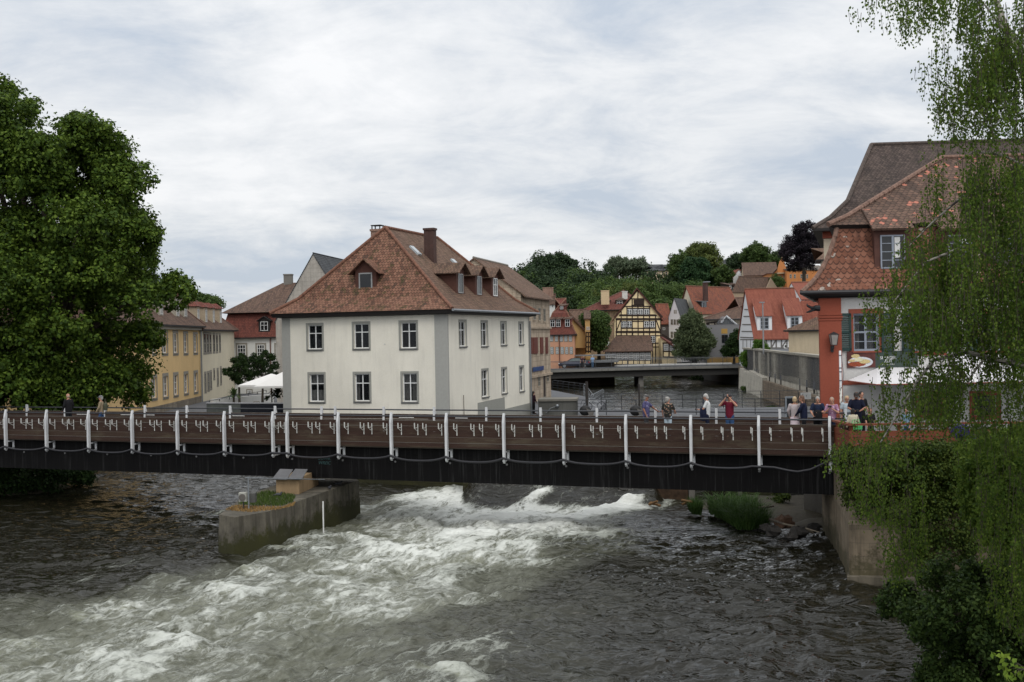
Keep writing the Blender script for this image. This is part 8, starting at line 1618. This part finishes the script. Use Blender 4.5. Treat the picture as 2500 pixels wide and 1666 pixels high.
fl2 = pattern('black_floral', (.018, .018, .016), [(.35, .22, .16), (.20, .17, .10), (.45, .38, .30)], 14)
person(1630, 2.6, 1.66, R(-30), 'grey-haired woman in black flowered blouse and light jeans seen from behind', fl2, ljean, grey, 'curly', ra=((.27, .10, 1.15), (.22, .30, 1.05)), fat=1.08, turn=R(-35))
a = person(1726, 2.7, 1.80, R(75), 'white-haired man in white shirt with a navy jacket over his arm holding a phone', cloth('white', (.60, .62, .62)), navy, white_h, 'short', la=((-.22, .12, 1.16), (-.14, .36, 1.12)), ra=((.24, .02, 1.15), (.20, .28, 1.10)), tilt=.6, fat=1.0)
held('jacket', a[0], (-.10, .14, .98), bag_(navy, .34, .30, .62), 'navy jacket hanging over the arm of the white-haired man', 'jacket'); held('phone', a[0], (-.05, .46, 1.16), phone_, 'dark phone held by the white-haired man', 'phone')
a = person(1781, 2.6, 1.78, R(150), 'man in maroon T-shirt and jeans lifting a camera to his face', cloth('maroon', (.13, .010, .025)), jeans, brown, 'short', la=((-.34, .18, 1.30), (-.07, .20, 1.60)), ra=((.34, .18, 1.30), (.07, .20, 1.60)), skin=SKIN, cap=flat('cap_dark', (.03, .03, .035), .9))
held('camera', a[0], (0, .19, 1.66), camera_, 'camera held up by the man in maroon', 'camera')
person(1940, 2.3, 1.70, R(-20), 'blond woman in pale grey cardigan and pink top hugged by a man in navy', cloth('pale_mauve', (.42, .37, .37)), cloth('pale_pink', (.60, .50, .53)), blond, 'short', sleeve='long', skirt=True, fat=.95, la=((-.26, .02, 1.16), (-.22, .15, .95)))
person(1962, 2.1, 1.76, R(80), 'man in navy hooded jacket and sunglasses with his arm round the blond woman', navy, blk, brown, 'long', sleeve='long', la=((-.18, .18, 1.20), (-.05, .42, .98)), ra=((.30, .10, 1.14), (.16, .36, 1.0)), fat=1.15, specs=True, lean=.08)
a = person(1996, 2.3, 1.72, R(165), 'short-haired grey woman in dark blue top with a black jacket over her arms', cloth('dark_blue', (.014, .022, .05)), blk, grey, 'short', la=((-.26, .08, 1.16), (-.05, .25, 1.10)), ra=((.26, .08, 1.16), (.18, .26, 1.02)), tilt=.4)
held('black_bag', a[0], (0, .16, .98), bag_(blk, .36, .20, .46), 'black bag hanging in front of the grey-haired woman', 'bag')
fl3 = pattern('pink_floral', (.30, .16, .24), [(.50, .38, .46), (.16, .08, .18), (.60, .50, .55)], 14)
a = person(2031, 2.3, 1.68, R(150), 'long-haired woman in pink flowered top looking at her phone', fl3, navy, fair, 'long', la=((-.28, .14, 1.14), (-.05, .30, 1.30)), ra=((.28, .14, 1.12), (.08, .30, 1.28)))
held('phone', a[0], (0, .36, 1.34), phone_, 'phone held up by the woman in the pink flowered top', 'phone')
pp = lambda x, d: PX(x, d, 0)
person(0, 0, 1.62, R(175), 'fair-haired person in pale clothes half hidden behind the white pole', cloth('pale_blue', (.40, .46, .50)), jeans, blond, 'curly', pos=pp(2069, 43.6))
a = person(0, 0, 1.88, R(170), 'tall man in navy polo shirt and dark cap standing by the white wall', cloth('navy_polo', (.006, .008, .022)), blk, brown, 'short', pos=pp(2092, 42.0), cap=flat('cap_brown', (.035, .03, .028), .9), la=((-.28, .10, 1.16), (-.12, .30, 1.08)), ra=((.28, .10, 1.16), (.12, .30, 1.08)), fat=1.18, tilt=.8, skin=SKIN2)
held('camera', a[0], (0, .33, 1.17), camera_, 'camera held at the chest of the tall man in navy', 'camera')
person(0, 0, 1.80, R(200), 'dark-haired man half hidden behind the tall man in navy', blk, blk, black, 'short', pos=pp(2104, 43.4))
a = person(0, 0, 1.40, R(10), 'dark-haired person in cream jacket seen from behind, dark strap across the back', cloth('cream', (.44, .40, .30)), blk, black, 'short', sleeve='long', pos=pp(2084, 39.6), skin=flat('skin_dark', (.08, .04, .03), .5), fat=1.25)
held('green_bag', a[0], (.0, -.22, .78), bag_(flat('bag_green', (.08, .42, .14), .5), .5, .2, .25), 'bright green bag behind the person in the cream jacket', 'bag')
person(0, 0, 1.35, R(200), 'seated guest in dark shirt behind the birch leaves on the terrace', blk, blk, brown, 'short', pos=pp(2126, 40.3))
person(0, 0, 1.32, R(120), 'seated guest in light blue shirt behind the birch leaves on the terrace', cloth('sky', (.20, .32, .42)), jeans, grey, 'short', pos=pp(2215, 40.5))
# on the road bridge
rbp = lambda x, d: PX(x, d, -.33)
person(0, 0, 1.72, R(0), 'person in light blue shirt and jeans standing on the road bridge', cloth('shirt_blue', (.22, .34, .52)), cloth('jean2', (.05, .10, .17)), white_h, 'short', pos=rbp(1447, 151.8), fat=1.1)
person(0, 0, 1.68, R(200), 'person in dark clothes walking on the road bridge in front of the car', cloth('maroon_dark', (.05, .02, .03)), blk, brown, 'short', pos=rbp(1421, 151.9), walk=.25)
person(0, 0, 1.62, R(160), 'second dark-dressed walker just right of the first on the road bridge', blk, cloth('grey_trs', (.08, .08, .08)), fair, 'short', pos=rbp(1426, 152.3), walk=.2)
person(0, 0, 1.70, R(-60), 'dark figure standing at the corner of the cream house beside the downpipe', cloth('aubergine', (.03, .012, .02)), blk, black, 'long', pos=Z(PX(1303, 81.5, ZT), ZT), sleeve='long')
# cafe furniture on the restaurant terrace
def slat_chair(c, rz, lab):
    e = empty('terrace_chair', c, lab, 'chair', 'wooden chairs on the restaurant terrace', rz); m = flat('chair_wood', (.07, .025, .015), .6)
    MB().box((0, 0, .45), (.44, .42, .04)).build('seat', m, e, world=False)
    mb = MB()
    for z in (.62, .74, .86): mb.box((0, .22 + (z - .5) * .1, z), (.42, .025, .08))
    mb.box((-.2, .22, .68), (.04, .03, .46)); mb.box((.2, .22, .68), (.04, .03, .46)); mb.build('backrest', m, e, world=False)
    for a in (-.19, .19):
        for b in (-.18, .18): MB().box((a, b, .22), (.035, .035, .44)).build('leg', m, e, world=False)
for k, (x, d, rz) in enumerate(((2262, 38.9, .2), (2300, 38.8, -.2), (2325, 39.4, 2.9))): slat_chair(Z(pp(x, d), 0), rz, 'dark slatted chair on the restaurant terrace, ' + ('left one', 'middle one', 'tilted one by the lavender')[k])
